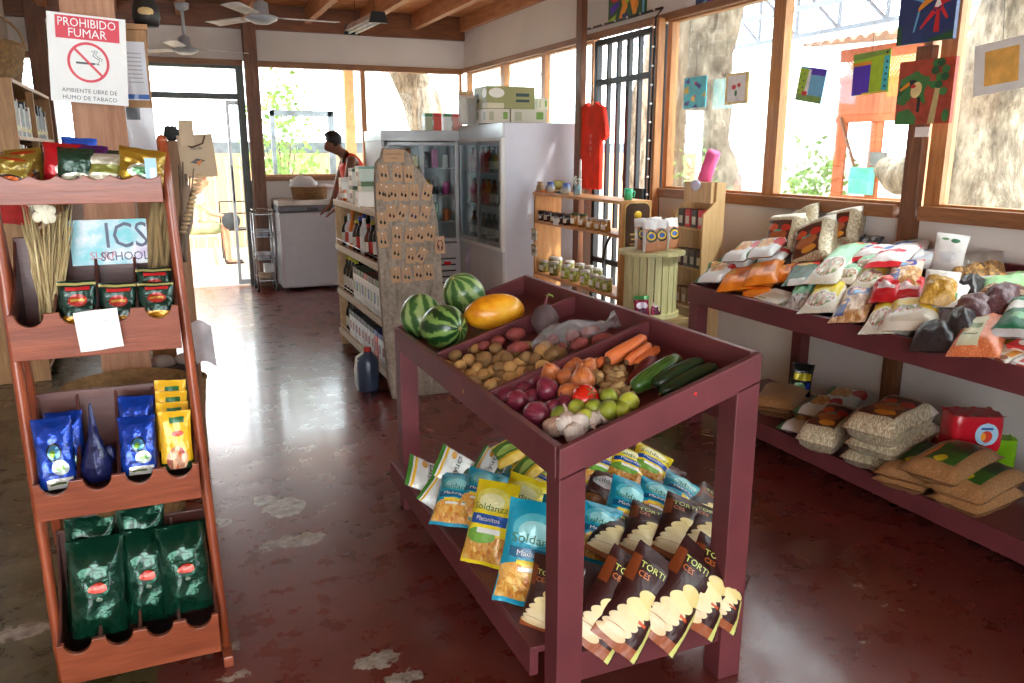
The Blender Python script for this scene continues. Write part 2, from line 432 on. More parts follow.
# door 1: dark metal frame with a transom and an opened sliding leaf
mb = MB()
mb.box(-.1, -.02, YB-.03, YB+.08, 0, ZH); mb.box(.85, .93, YB-.03, YB+.08, 0, ZH)
mb.box(-.02, .85, YB-.03, YB+.08, 2.06, 2.12); mb.box(-.02, .85, YB-.03, YB+.08, ZH-.06, ZH)
d1 = struct(mb, 'door_1', DGREY, .003)
g = MB(); g.box(-.02, .85, YB+.02, YB+.026, 2.12, ZH-.06); g.build('glass_pane', GLASS, d1)
mb = MB(); a = .72
mb.box(a, a+.035, YB-.0, YB+.03, .02, 2.05); mb.box(a+.035, .85, YB, YB+.03, .02, .08); mb.box(a+.035, .85, YB, YB+.03, 2.0, 2.05)
mb.build('sliding_leaf', mat('aluminium', (190, 194, 196), .35, .7, .04), d1, bev=.002)
g = MB(); g.box(a+.035, .85, YB+.012, YB+.018, .08, 2.0); g.build('glass_pane', GLASS, d1)
mb = MB(); mb.tube([(a+.017, YB-.03, .95), (a+.017, YB-.05, 1.0), (a+.017, YB-.05, 1.3), (a+.017, YB-.03, 1.35)], .008); mb.build('pull_handle', BLACK, d1)
# door 2: black bar gate in the right wall
mb = MB()
x = XR+.0
for y in (YD0+.03, YD1-.05): mb.box(x, x+.05, y, y+.05, 0, ZH-.03)
for z in (ZH-.07, 2.05, .55, .03): mb.box(x, x+.045, YD0+.05, YD1-.03, z, z+.045)
d2 = struct(mb, 'door_2', BLACK)
n = 6
for i in range(1, n):
    y = YD0+.055+(YD1-YD0-.11)*i/n; w = .05 if i == 3 else .028
    mb = MB(); mb.box(x+.005, x+.04, y-w/2, y+w/2, .07, ZH-.06); mb.build('gate_bar', BLACK, d2)
mb = MB(); mb.box(x-.02, x+.05, YD0+.22, YD0+.4, 1.1, 1.22); mb.build('lock_box', BLACK, d2, bev=.004)
# string lights along the gate frame
mb = MB(); L = [(XR-.06, YD1+.02, ZH+.07), (XR-.06, YD0-.03, ZH+.07), (XR-.115, YD0-.03, ZH), (XR-.115, YD0-.02, ZS-.1)]
mb.tube(L, .009, 6)
o = mb.build('string_light', BLACK); tag(o, 'black cord of small lights framing the barred gate', 'string light')
for i in range(16):
    p = Vector(L[0]).lerp(Vector(L[1]), (i+.5)/6) if i < 6 else Vector(L[2]).lerp(Vector(L[3]), (i-5.5)/10)
    b = MB(); b.ell(p+Vector((-.012, 0, 0)), (.012, .009, .009), 8, 5); b.build('bulb', mat('clear_bulb', (235, 235, 230), .2), o)

# ================================================================ OUTSIDE
GRD = mat('outside_paving', (206, 196, 180), .8, vary=.08, vs=2)
mb = MB(); mb.box(-30, 45, YB+.1, 60, -.25, -.02); mb.box(XR+.1, 45, -25, YB+.1, -.25, -.06)
struct(mb, 'ground_outside', GRD)
FENCE = wood('pale_boards', (214, 178, 138), (236, 208, 172), 'z', .6)
mb = MB()
for i in range(62): mb.box(-3+i*.2, -3+i*.2+.192, 14.0, 14.04, -.02, 1.48)
o = mb.build('board_fence', FENCE); tag(o, 'pale board fence across the patio behind the back windows', 'fence')
mb = MB(); mb.box(-.1, 9.5, 14.02, 14.1, 1.42, 1.66)
mb.build('top_panel', mat('fence_cap', (118, 132, 146), .6), o)
for i, px in enumerate((352, 505)):
    p = at(px, 170, 'y', 12.4); mb = MB(); mb.box(-.07, .07, -.07, .07, -.02, 3.2)
    o = mb.build('patio_post', mat('patio_post_wood', (212, 150, 100), .6), loc=(p.x, 12.4, 0), bev=.01)
    tag(o, ['orange brown patio post outside the first back window', 'patio post outside the far right windows'][i], 'post')
# patio roof beyond the back wall
mb = MB(); mb.box(-2.5, 4.2, 10.2, 13.2, 3.2, 3.25)
for i in range(8): mb.box(-2.4+i*.9, -2.32+i*.9, 10.2, 13.2, 3.05, 3.2)
mb.box(-2.5, 4.2, 12.3, 12.45, 2.95, 3.1)
o = mb.build('patio_roof', mat('patio_roof_wood', (226, 176, 124), .6)); tag(o, 'light wooden patio roof beyond the back doorway', 'roof')
# wooden-framed outside window/door seen through the glass
mb = MB(); mb.box(1.35, 2.15, 11.0, 11.05, 1.95, 2.02); mb.box(2.08, 2.16, 11.0, 11.05, -.02, 2.02); mb.box(1.35, 1.4, 11, 11.05, -.02, 2.02)
mb.box(1.4, 2.08, 11, 11.05, -.02, .05)
o = mb.build('outdoor_door_frame', mat('grey_blue_paint', (128, 140, 150), .5)); tag(o, 'grey frame standing on the patio outside the first back window', 'door frame')
BARK = None
def bark():
    t = NT('bark'); t.setup(.9, 0, .2)
    v = t.coord('Object', (1, 1, .35)); a = t.noise(v, 5, 8, .68); b = t.noise(v, 22, 6, .7)
    f = t.math('ADD', t.math('MULTIPLY', a.outputs[0], .6), t.math('MULTIPLY', b.outputs[0], .4))
    t.l(t.ramp(f, [(.34, lin((58, 50, 42))), (.47, lin((112, 100, 86))), (.6, lin((168, 154, 136)))]), t.b.inputs['Base Color'])
    t.bump(f, .8, .05); return t.m
BARK = bark()
LEAF = mat('leaf_green', (92, 136, 60), .6, vary=.3, vs=3, c2=(140, 176, 84))
def trunk(name, label, pts, rs, branches=(), crown=None, seed=0):
    t = empty(name, label, 'tree', pts[0])
    o0 = Vector(pts[0])
    def limb(mb, pts, rs):
        P = [Vector(p)-o0 for p in pts]; Q, R = [], []
        for i in range(len(P)-1):
            for s in range(6): f = s/6; Q.append(P[i].lerp(P[i+1], f)); R.append(rs[i]*(1-f)+rs[i+1]*f)
        Q.append(P[-1]); R.append(rs[-1])
        k0 = len(mb.v); mb.tube(Q, R, 18)
        for i in range(k0, len(mb.v)):
            p = Vector(mb.v[i]); j = min(range(len(Q)), key=lambda q: (Q[q]-p).length)
            d = p-Q[j]; mb.v[i] = tuple(p+d*(.22*noise.noise(p*2.3+Vector((seed, 0, 0)))+.1*noise.noise(p*7)))
    mb = MB(); limb(mb, pts, rs); mb.build('trunk', BARK, t)
    for bp, br in branches: mb = MB(); limb(mb, bp, br); mb.build('branch', BARK, t)
    if crown: leaves(t, crown, o0)
    return t
def leaves(parent, blobs, o0, name='foliage', m=None, size=.12, dens=260):
    mb = MB(); rnd = random.Random(3)
    for (cx, cy, cz, r) in blobs:
        for i in range(int(dens*r*r)):
            d = Vector((rnd.gauss(0, 1), rnd.gauss(0, 1), rnd.gauss(0, 1))).normalized()*r*rnd.random()**.4
            p = Vector((cx, cy, cz))+d-o0
            E_ = Euler((rnd.uniform(0, 6), rnd.uniform(0, 6), rnd.uniform(0, 6))).to_matrix().to_4x4()
            s = size*rnd.uniform(.6, 1.3)
            mb.add([(0, 0, 0), (s*.28, s*.4, .02*s), (0, s, 0), (-s*.28, s*.4, .02*s)], [(0, 1, 2, 3)], 0, Matrix.Translation(p) @ E_)
    o = mb.build(name, m or LEAF, parent); return o
X1 = 5.3
def tw(px, py, X=X1): return at(px, py, 'x', X)
def wpx(px0, px1, py, X=X1): return (at(px0, py, 'x', X)-at(px1, py, 'x', X)).length*.46
# big right trunk seen through the last window
a, b, c_, d_ = tw(1002, 30), tw(984, 110), tw(977, 200), tw(960, 330)
trunk('mango_tree', 'thick grey tree trunk filling the rightmost window', [(d_.x, d_.y+.05, -.1), tuple(c_), tuple(b), (a.x, a.y-.1, a.z), (a.x+.1, a.y-.5, a.z+1.4)], [.36, .31, .27, .27, .22],
      [([tuple(tw(960, 190)), tuple(tw(925, 170)), tuple(tw(900, 178)), tuple(tw(882, 166))], [.1, .12, .14, .08]),
       ([tuple(tw(935, 215)), tuple(tw(925, 160)), tuple(tw(940, 95)), tuple(tw(955, 20))], [.2, .12, .08, .06])], seed=1)
bx0 = 5.6
trunk('almond_tree', 'gnarled grey tree trunk outside the window beside the barred gate', [(at(715, 260, 'x', bx0).x, at(715, 260, 'x', bx0).y, -.1), tuple(at(708, 180, 'x', bx0)), tuple(at(703, 120, 'x', bx0)), tuple(at(706, 60, 'x', bx0)), tuple(at(700, -20, 'x', bx0)), tuple(at(690, -120, 'x', bx0))],
      [.36, .32, .30, .3, .3, .25], [([tuple(at(712, 70, 'x', bx0)), tuple(at(728, 30, 'x', bx0)), tuple(at(738, -30, 'x', bx0))], [.2, .12, .12])], seed=5)
p0 = at(655, 200, 'x', 6.4); trunk('shade_tree', 'speckled pale tree trunk behind the bars of the gate', [(p0.x, p0.y, -.1), tuple(at(650, 130, 'x', 6.4)), tuple(at(665, 60, 'x', 6.4)), tuple(at(680, -40, 'x', 6.4))], [.45, .35, .3, .25], seed=8)
q = at(432, 130, 'y', 13.2); r_ = at(404, 68, 'y', 13.2)
trunk('leaning_tree', 'pale leaning tree trunk outside the back window above the display cooler', [(q.x+.5, 13.2, -.1), tuple(q), tuple(at(418, 95, 'y', 13.2)), tuple(r_), tuple(at(385, 20, 'y', 13.2))], [.4, .34, .3, .28, .25], seed=3)
# shrubs
def shrub(label, c, r, n=4, m=None, size=.12):
    t = empty('garden_shrub', label, 'shrub', (c[0], c[1], -.05)); rnd = random.Random(int(c[0]*10))
    mb = MB()
    for i in range(n): mb.tube([(0, 0, 0), (rnd.uniform(-.1, .1), rnd.uniform(-.1, .1), c[2]*.6), (rnd.uniform(-r*.6, r*.6), rnd.uniform(-r*.6, r*.6), c[2]+r*.6)], [.02, .014, .005], 5)
    mb.build('stem', BARK, t)
    leaves(t, [(c[0]+rnd.uniform(-.4, .4)*r, c[1]+rnd.uniform(-.4, .4)*r, c[2]+rnd.uniform(-.6, .6)*r, r*.75) for i in range(5)], Vector((c[0], c[1], -.05)), m=m, size=size)
GL2 = mat('leaf_light', (150, 190, 110), .6, vary=.2, vs=4)
p = at(282, 150, 'y', 12.6); shrub('leafy green shrub outside the first back window', (p.x, 12.6, 1.2), .75, m=GL2)
p = at(282, 110, 'y', 13.3); shrub('taller green bush behind the grey frame on the patio', (p.x, 13.3, 2.0), .6, m=GL2)
p = at(815, 165, 'x', 8.5); shrub('low light green shrub beyond the middle right window', (8.5, p.y, 1.0), .65, m=GL2)
p = at(690, 165, 'x', 5.0); shrub('green vine growth on the tree beside the gate', (5.05, p.y+.05, 1.3), .33, m=GL2, size=.08)
p = at(505, 80, 'x', 9); shrub('pale green bush beyond the fridge windows', (9, p.y, 2.6), 1.2, m=GL2)
# palm fronds low at the right
t = empty('palm_plant', 'green palm fronds behind the tree trunk at the right', 'palm', tuple(tw(1035, 215, 6.2)))
o0 = t.location.copy(); rnd = random.Random(5)
for i in range(7):
    ang = math.radians(100+i*14+rnd.uniform(-5, 5)); mb = MB(); L = 1.0
    d = Vector((.15*rnd.uniform(-1, 1), math.cos(math.radians(20+i*18)), math.sin(math.radians(20+i*18))))
    pts = [d*L*f+Vector((0, 0, -.25*f*f)) for f in (0, .33, .66, 1)]
    mb.tube(pts, [.012, .01, .006, .002], 5)
    for j in range(26):
        f = .1+.88*j/26; p = d*L*f+Vector((0, 0, -.25*f*f))
        for s in (-1, 1):
            side = Vector((s*.28, -.1, -.1+.1*rnd.random()))*(1-.5*f); w = d*.02
            mb.add([p-w, p+side+d*.1, p+w], [(0, 1, 2)])
    if i == 0: tk = MB(); tk.tube([(0, 0, -t.location.z-.06), (0, 0, 0)], .05, 8); tk.build('trunk', BARK, t)
    mb.build('frond', mat('palm_green', (110, 170, 70), .5, vary=.2), t)
# orange wooden booth
OW = wood('booth_boards', (176, 84, 44), (206, 116, 70), 'z', .6)
BX = 8.2; 
def bp(px, py): return at(px, py, 'x', BX)
y1, y0 = bp(838, 100).y, bp(925, 100).y
zt = bp(860, 52).z; zb = bp(860, 118).z; z3 = bp(870, 78).z
t = empty('garden_booth', 'orange wooden booth with lattice and open hatch outside the right windows', 'booth', (BX, (y0+y1)/2, -.06))
def loc(mb, nm, m): 
    T = Matrix.Translation((-BX, -(y0+y1)/2, .06)); mb.v = [tuple(T @ Vector(v)) for v in mb.v]; return mb.build(nm, m, t)
mb = MB(); nb = 14
for i in range(nb):
    a = y0+(y1-y0)*i/nb; b = y0+(y1-y0)*(i+.94)/nb
    mb.box(BX, BX+.03, a, b, zb, z3)
    if i < 1 or i > nb-3 or i in (6, 7): mb.box(BX, BX+.03, a, b, -.06, zb)
    else: mb.box(BX, BX+.03, a, b, -.06, .95)
loc(mb, 'board_wall', OW)
mb = MB(); mb.box(BX-.02, BX+.05, y0, y1, z3-.03, z3+.05); mb.box(BX-.02, BX+.05, y0, y1, zb-.05, zb+.03); mb.box(BX-.03, BX+.06, y0, y1, zt-.1, zt+.05); loc(mb, 'rail', OW)
mb = MB()
for i in range(26):
    for s in (-1, 1):
        a = y0+(y1-y0)*i/26; b = a+s*(zt-z3)*.9
        if y0 <= b <= y1: mb.bar((BX+.01*s, a, z3), (BX+.01*s, b, zt), .03, .012)
loc(mb, 'lattice', mat('lattice_wood', (224, 170, 130), .6))
mb = MB(); mb.box(BX+1.5, BX+1.53, y0, y1, -.06, zt); mb.box(BX+.03, BX+1.5, y0-.03, y0, -.06, zt); loc(mb, 'inner_wall', mat('booth_inner', (240, 226, 210), .7))
mb = MB(); mb.grid(lambda u, v: Vector((BX-.5+2.3*v, y0-.2+(y1-y0+.4)*u, zt+.1+.25*v+.03*math.sin(u*60))), 60, 2); loc(mb, 'corrugated_roof', mat('booth_roof', (214, 180, 160), .5))
mb = MB(); a = bp(843, 118); b = bp(872, 166); mb.bar((BX-.04, a.y, a.z), (BX-.3, b.y, b.z), .03, .03); loc(mb, 'hatch_strut', POSTW)
a, b = bp(853, 167), bp(875, 195); mb = MB(); mb.box(BX-.06, BX-.04, b.y, a.y, b.z, a.z); loc(mb, 'teal_board', mat('teal_board', (96, 196, 172), .5))
a, b = bp(873, 152), bp(886, 166); mb = MB(); mb.box(BX-.06, BX-.0, b.y, a.y, b.z, a.z); loc(mb, 'meter_box', mat('grey_box', (110, 110, 106), .5))
# steel truss and roof outside the right windows
ST = mat('white_steel', (150, 164, 182), .45, .2, .05)
t = empty('canopy_roof', 'corrugated shed roof on pale steel trusses beyond the right windows', 'roof', (9, 6, 0))
def loc2(mb, nm, m): mb.v = [(v[0]-9, v[1]-6, v[2]) for v in mb.v]; return mb.build(nm, m, t)
for X in (8.6, 10.6):
    mb = MB(); A = at(780, 20, 'x', 8.6); za, zb_ = A.z+.1, A.z+.95
    mb.bar((X, 1, za), (X, 15, za), .07, .07); mb.bar((X, 1, zb_), (X, 15, zb_+.0), .07, .07)
    for i in range(14): mb.bar((X, 1+i, za), (X, 2+i, zb_), .045, .045); mb.bar((X, 1+i, za), (X, 1+i, zb_), .05, .05)
    loc2(mb, 'truss', ST)
mb = MB()
for i in range(6): mb.bar((7.8, 2+i*2.2, zb_+.05), (15, 2+i*2.2, zb_+.8), .06, .06)
loc2(mb, 'purlin', ST)
mb = MB(); mb.grid(lambda u, v: Vector((7.6+8*v, 0+14*u, zb_+.1+.9*v+.02*math.sin(u*420))), 400, 2); loc2(mb, 'corrugated_sheet', mat('roof_sheet', (176, 104, 74), .5, vary=.08))
mb = MB(); 
for y in (1.2, 14.8): mb.bar((8.6, y, -.06), (8.6, y, za), .1, .1)
loc2(mb, 'column', ST)
# yard wall far right so that the horizon closes
mb = MB(); mb.box(16, 16.1, -4, 26, -.06, 1.5)
o = mb.build('yard_wall', mat('yard_wall', (226, 222, 214), .8)); tag(o, 'pale low yard wall far beyond the right windows', 'wall')

# ================================================================ LIGHT
w = bpy.data.worlds.new('sky'); sc.world = w; w.use_nodes = True
bg = w.node_tree.nodes['Background']; bg.inputs[0].default_value = (.93, .97, 1, 1); bg.inputs[1].default_value = 7.0
sun = bpy.data.lights.new('sun', 'SUN'); sun.energy = 5; sun.angle = math.radians(3); sun.color = (1, .96, .9)
so = bpy.data.objects.new('sun', sun); C.objects.link(so); so.rotation_euler = (math.radians(38), math.radians(12), math.radians(20))
sc.view_settings.view_transform = 'Standard'; sc.view_settings.look = 'None'; sc.view_settings.gamma = 1
sc.view_settings.use_curve_mapping = False; sc.view_settings.exposure = .6
sc.cycles.max_bounces = 10; sc.cycles.diffuse_bounces = 5; sc.cycles.transparent_max_bounces = 16; sc.cycles.caustics_reflective = False
sc.cycles.use_denoising = True
sc.cycles.sample_clamp_indirect = 6

# ================================================================ VEGETABLE STAND
PAINT = mat('maroon_paint', (102, 48, 52), .42, vary=.1, vs=6, bump=.04, bs=40)
SX0, SX1, SY0, SY1 = .838, 1.44, 1.667, 3.215
ZLO, ZHI = .79, .977                       # rim heights: low (aisle) side, high side
SL = (ZHI-ZLO)/(SX1-SX0)
def rim(x): return ZLO+(x-SX0)*SL
stand = empty('produce_stand', 'maroon painted wooden produce stand with tilted divided tray', 'display stand', (SX0, SY0, 0))
OFF = Vector((SX0, SY0, 0))
def sb(mb, nm, m=PAINT, bev=.003):
    mb.v = [tuple(Vector(v)-OFF) for v in mb.v]; return mb.build(nm, m, stand, bev=bev)
LW = .075
for (x, y) in ((SX0, SY0), (SX0, SY1-LW), (SX1-LW, SY0), (SX1-LW, SY1-LW)):
    zt0 = rim(x)-.075; zt1 = rim(x+LW)-.075; mb = MB()
    mb.prism([(x, 0), (x+LW, 0), (x+LW, zt1), (x, zt0)], y+LW, y); sb(mb, 'leg')
def slab(x0, x1, y0, y1, d0, d1):
    """block following the tilt: d0,d1 = offsets below the rim"""
    mb = MB(); mb.prism([(x0, rim(x0)-d1), (x1, rim(x1)-d1), (x1, rim(x1)-d0), (x0, rim(x0)-d0)], y1, y0); return mb
DP = .085
for y in (SY0, SY1-.022): sb(slab(SX0, SX1, y, y+.022, 0, DP), 'end_board')
mb = MB(); mb.box(SX0-.002, SX0+.022, SY0+.022, SY1-.022, ZLO-DP, ZLO+.002); sb(mb, 'side_board')
mb = MB(); mb.box(SX1-.022, SX1+.001, SY0+.022, SY1-.022, ZHI-DP, ZHI); sb(mb, 'side_board')
sb(slab(SX0+.022, SX1-.022, SY0+.022, SY1-.022, DP-.012, DP), 'tray_bottom')
def rimpt(px, py, d=0): return hit(px, py, Vector((SX0, 0, ZLO-d)), Vector((-SL, 0, 1)))
DIV = [rimpt(489, 389.6).y, rimpt(434, 352).y]
DIVR = [rimpt(648, 319).y, rimpt(577, 294).y]
DV = [(a+b)/2 for a, b in zip(DIV, DIVR)]
for y in DV: sb(slab(SX0+.022, SX1-.022, y-.01, y+.01, .004, DP-.012), 'divider')
mb = MB(); mb.box(SX0-.03, SX1-.0, SY0+.08, SY1-.02, .185, .205); sb(mb, 'lower_shelf')
mb = MB(); mb.box(SX0+LW, SX1-LW, SY0+.01, SY0+.035, .12, .204); sb(mb, 'lower_rail')
mb = MB(); mb.box(SX0-.038, SX0-.012, SY0+.085, SY1-.0, .115, .203); sb(mb, 'lower_rail')
mb = MB(); mb.box(SX1-.03, SX1-.004, SY0+LW, SY1-LW, .12, .184); sb(mb, 'lower_rail')
mb = MB(); mb.lathe([(0, 0), (.005, 0), (.004, .0015), (0, .002)], 10, 0, Matrix.Translation((*(at(640, 414, 'y', SY0)-Vector((0, .0, 0))).xz.to_tuple()[:1], SY0, at(640, 414, 'y', SY0).z)) @ Matrix.Rotation(PI/2, 4, 'X'))
p = at(695.5, 394, 'y', SY0); mb = MB(); mb.lathe([(0, 0), (.005, 0), (.004, .0015), (0, .002)], 10, 0, Matrix.Translation((p.x, SY0, p.z)) @ Matrix.Rotation(PI/2, 4, 'X')); sb(mb, 'red_sticker', mat('red_dot', (226, 30, 26), .4), 0)['label'] = 'small round red sticker'
NT_ = Vector((-SL, 0, 1)).normalized()
FLd = DP-.012                              # tray floor depth below the rim
def tp(px, py, up=0):
    """point seen at the pixel, `up` metres above the tray floor"""
    return hit(px, py, Vector((SX0, 0, ZLO-FLd))+NT_*up, NT_)
def dmm(px, P): return px/FPX*((P-EYE).dot(FW))

# ---- produce
def melonmat(nm, a, b):
    t = NT(nm); t.setup(.28, 0, .5, .15)
    v = t.coord('Object'); sep = t.n('ShaderNodeSeparateXYZ'); nz = t.noise(v, 14, 5, .65)
    t.l(v, sep.inputs[0])
    ang = t.math('ARCTAN2', sep.outputs[1], sep.outputs[0])
    w = t.math('SINE', t.math('ADD', t.math('MULTIPLY', ang, 9), t.math('MULTIPLY', t.math('SUBTRACT', nz.outputs[0], .5), 9)))
    f = t.math('ADD', t.math('MULTIPLY', w, .4), t.math('MULTIPLY', nz.outputs[0], .8))
    t.l(t.ramp(f, [(.02, lin(a)), (.42, lin(shade(a, 1.2))), (.55, lin(b)), (.85, lin(shade(b, 1.1)))]), t.b.inputs['Base Color'])
    return t.m
MEL = melonmat('melon_dark', (26, 62, 26), (116, 146, 74)); MEL2 = melonmat('melon_pale', (58, 98, 48), (138, 162, 98))
def melon(px, py, r, label, axis, m):
    P = tp(px, py, .0)
    P = tp(px, py+0, r*.95); o = empty('watermelon', label, 'watermelon', P, 0, 'watermelons')
    o.rotation_mode = 'QUATERNION'; o.rotation_quaternion = Vector((0, 0, 1)).rotation_difference(Vector(axis).normalized())
    mb = MB(); mb.ell((0, 0, 0), (r, r, r*1.12), 36, 22); mb.build('rind', m, o)
    mb = MB(); mb.ell((0, 0, r*1.115), (.008, .008, .004), 8, 5); mb.build('stem_scar', mat('stem_brown', (176, 150, 96), .8), o)
melon(421, 316, .085, 'smaller pale striped watermelon at the tray corner', (.1, .5, .9), MEL2)
melon(444, 327, .087, 'boldly striped watermelon in front, its stem scar facing out', (.35, -.95, .1), MEL)
melon(464, 295, .09, 'pale striped watermelon farthest back beside the papaya', (-.5, -.2, .7), MEL2)
def blob(name, label, cat, P, R_, m, T=None, group=None, parts=(), seed=0, am=.06, fr=2.5, rot=(0, 0, 0), nu=16, nv=10, shp=None):
    mb = MB()
    def fn(d):
        k = 1+am*noise.noise(d*fr+Vector((seed, seed*.7, 0)))
        return k*(shp(d) if shp else 1)
    mb.ell((0, 0, 0), R_, nu, nv, 0, None, fn)
    o = mb.build(name, m, loc=P, rot=rot); tag(o, label, cat, group)
    for (nm, pb, pm) in parts: pb.build(nm, pm, o)
    return o
# papaya
t = NT('papaya_skin'); t.setup(.35, 0, .5, .2); nz = t.noise(t.coord('Object'), 9, 6, .6)
t.l(t.ramp(nz.outputs[0], [(.35, lin((206, 120, 20))), (.5, lin((238, 160, 26))), (.66, lin((246, 186, 60)))]), t.b.inputs['Base Color']); PAP = t.m
P = tp(493, 312, .07)
pb = MB(); pb.ell((-.14, 0, .0), (.006, .009, .009), 8, 6)
o = blob('papaya', 'large ripe orange papaya lying beside the watermelons', 'papaya', P, (.135, .073, .07), PAP, am=.04, fr=1.2, rot=(0, -.1, math.radians(-6)), nu=28, nv=18,
         parts=[('stem_end', pb, mat('stem_brown', (176, 150, 96), .8))], shp=lambda d: 1-.1*d.x*d.x+.05*d.x)
# beetroot-like jicama
P = tp(545, 318, .055); pb = MB(); pb.tube([(0, 0, .05), (.005, 0, .075), (.02, .01, .09)], [.006, .004, .003], 6)
lf = MB()
for a in range(5):
    T = Matrix.Translation((.02, .01, .088)) @ Matrix.Rotation(a*1.3, 4, 'Z') @ Matrix.Rotation(.5, 4, 'Y'); lf.add([(0, 0, 0), (.012, .008, .002), (.024, 0, 0), (.012, -.008, .002)], [(0, 1, 2, 3)], 0, T)
blob('beetroot', 'dusky grey purple root with small green sprouts beside the bagged sweet potatoes', 'beetroot', P, (.05, .05, .058), mat('beet_skin', (88, 72, 72), .8, vary=.2, vs=14, bump=.2), am=.08,
     parts=[('stem', pb, mat('sprout_stem', (120, 60, 70), .6)), ('sprout', lf, mat('sprout_green', (110, 160, 60), .5))], shp=lambda d: 1-.12*d.z)
# potatoes -----------------------------------------------------
POT = mat('potato_skin', (160, 120, 66), .75, vary=.22, vs=16, bump=.25, c2=(190, 148, 88))
POT2 = mat('potato_dark', (138, 104, 62), .8, vary=.22, vs=20, bump=.3)
RPOT = mat('sweet_potato_skin', (140, 64, 58), .7, vary=.22, vs=18, bump=.3)
PG = 'brown potatoes in the middle bin'
pot = [(455,358,8),(448,368,8),(463,378,9),(470,362,8),(466,350,0),(478,351,8),(475,385,9),(484,377,9),(485,362,22),(476,371,8),(503,361,18),(487,341,0),(495,351,9),(493,373,9),(502,378,9),(511,370,9),
       (517,354,13),(520,366,11),(527,360,10),(512,380,11),(501,388,8),(491,388,8),(482,392,9),(495,386,8),(508,362,9),(470,391,8),(536,362,13),(541,354,11),(531,374,10),(521,375,10),(552,358,0),(547,350,0),
       (560,355,13),(543,369,11),(479,361,8),(473,377,9),(500,370,8),(515,387,8),(506,395,8),(460,368,8),(526,349,9)]
rnd = random.Random(11); first = None
protos = []
for i in range(4):
    mb = MB(); mb.ell((0, 0, 0), (1, .84, .78), 18, 12, 0, None, lambda d: 1+.12*noise.noise(d*1.6+Vector((i*5, 0, 0)))+.03*noise.noise(d*5))
    protos.append(mb.build('potato', POT if i % 2 else POT2))
used = [False]*4
for i, (px, py, s) in enumerate(pot):
    if s == 0: s = 12
    r = (.018+.0011*min(s, 18))/1.1; lvl = r+.004 if i % 3 else r*1.4+.008
    j = i % 4; P = tp(px+rnd.uniform(-1, 1), py-2, lvl)
    o = protos[j] if not used[j] else dup(protos[j]); used[j] = True
    o.location = P; o.scale = (r*1.1,)*3; o.rotation_euler = (rnd.uniform(-.5, .5), rnd.uniform(-.5, .5), rnd.uniform(0, 6))
    tag(o, 'brown potato in the heap in the middle bin', 'potato', PG)
for (px, py, rx, lab) in ((516, 334, .041, 'oval red sweet potato topmost beside the beetroot'), (498, 341, .032, 'round red sweet potato between potatoes and divider'), (518, 349, .046, 'red sweet potato lowest of the loose reds'), (485, 346, .03, 'small red sweet potato at the divider'), ):
    blob('sweet_potato', lab, 'sweet potato', tp(px, py, .04), (rx, rx*.62, rx*.62), RPOT, rot=(0, 0, .2), seed=px, am=.12)
# bagged sweet potatoes
for i, (px, py, rx, rot) in enumerate(((553, 338, .042, .9), (572, 334, .045, .9), (590, 330, .045, .3), (580, 342, .045, .5), (604, 338, .045, -.2), (562, 345, .03, .9))):
    blob('sweet_potato', 'dark red sweet potato inside the clear plastic bag', 'sweet potato', tp(px, py+2, .035+.01*(i % 2)), (rx, rx*.5, rx*.5), RPOT, rot=(0, 0, rot), seed=i*3, am=.12, group='bagged sweet potatoes')
FILM = filmmat('produce_film', cover=.1)
P0, P1 = tp(534, 354, .03), tp(608, 326, .035); T = frame(P0, P1, NT_)
mb = MB(); L = (P1-P0).length
def fb(u, v):
    a = u*2*PI; rr = .062*max(.12, math.sin(min(1, v*1.15+.12)*PI*.93))**.6 if v < .86 else .012+.03*(v-.86)/.14
    k = 1+.22*noise.noise(Vector((math.cos(a)*2, math.sin(a)*2, v*6)))
    return T @ Vector((math.cos(a)*rr*1.0*k, -math.sin(a)*rr*(1.15 if math.sin(a) > 0 else .4)*k, v*L*1.12))
mb.grid(fb, 24, 26)
o = mb.build('produce_bag', FILM); tag(o, 'clear knotted plastic bag around the sweet potatoes', 'plastic bag')
# onions, tomato, limes, garlic, ginger ------------------------
def papery(nm, c1, c2, rough=.35):
    t = NT(nm); t.setup(rough, 0, .5, .15)
    tc = t.n('ShaderNodeTexCoord'); mp = t.n('ShaderNodeMapping'); mp.inputs['Scale'].default_value = (22, 1.2, 1); t.l(tc.outputs['UV'], mp.inputs[0])
    nz = t.noise(mp.outputs[0], 2.2, 4, .6); t.l(t.ramp(nz.outputs[0], [(.35, lin(c1)), (.65, lin(c2))]), t.b.inputs['Base Color']); t.bump(nz.outputs[0], .2, .01); return t.m
RON = papery('red_onion_skin', (84, 18, 38), (150, 52, 74)); BON = papery('brown_onion_skin', (176, 84, 34), (224, 140, 80))
GAR = papery('garlic_skin', (216, 200, 186), (244, 236, 224), .6)
def bulbshape(d): return 1+(.35*max(0, d.z-.72)/.28 if d.z > .72 else 0)
def onion(kind, px, py, r, label, up, tilt, grp=None):
    m = {'r': RON, 'b': BON}[kind]
    rt = MB(); rt.tube([(0, 0, r*1.2), (.002, 0, r*1.5), (.006, .002, r*1.65)], [r*.14, r*.08, r*.02], 6)
    o = blob('red_onion' if kind == 'r' else 'brown_onion', label, 'onion', tp(px, py, up), (r, r, r*.9), m, rot=tilt, am=.05, seed=px, nu=20, nv=14, shp=bulbshape, parts=[('stalk', rt, m)], group=grp)
RG, BG = 'red onions in the near bin', 'brown onions in the near bin'
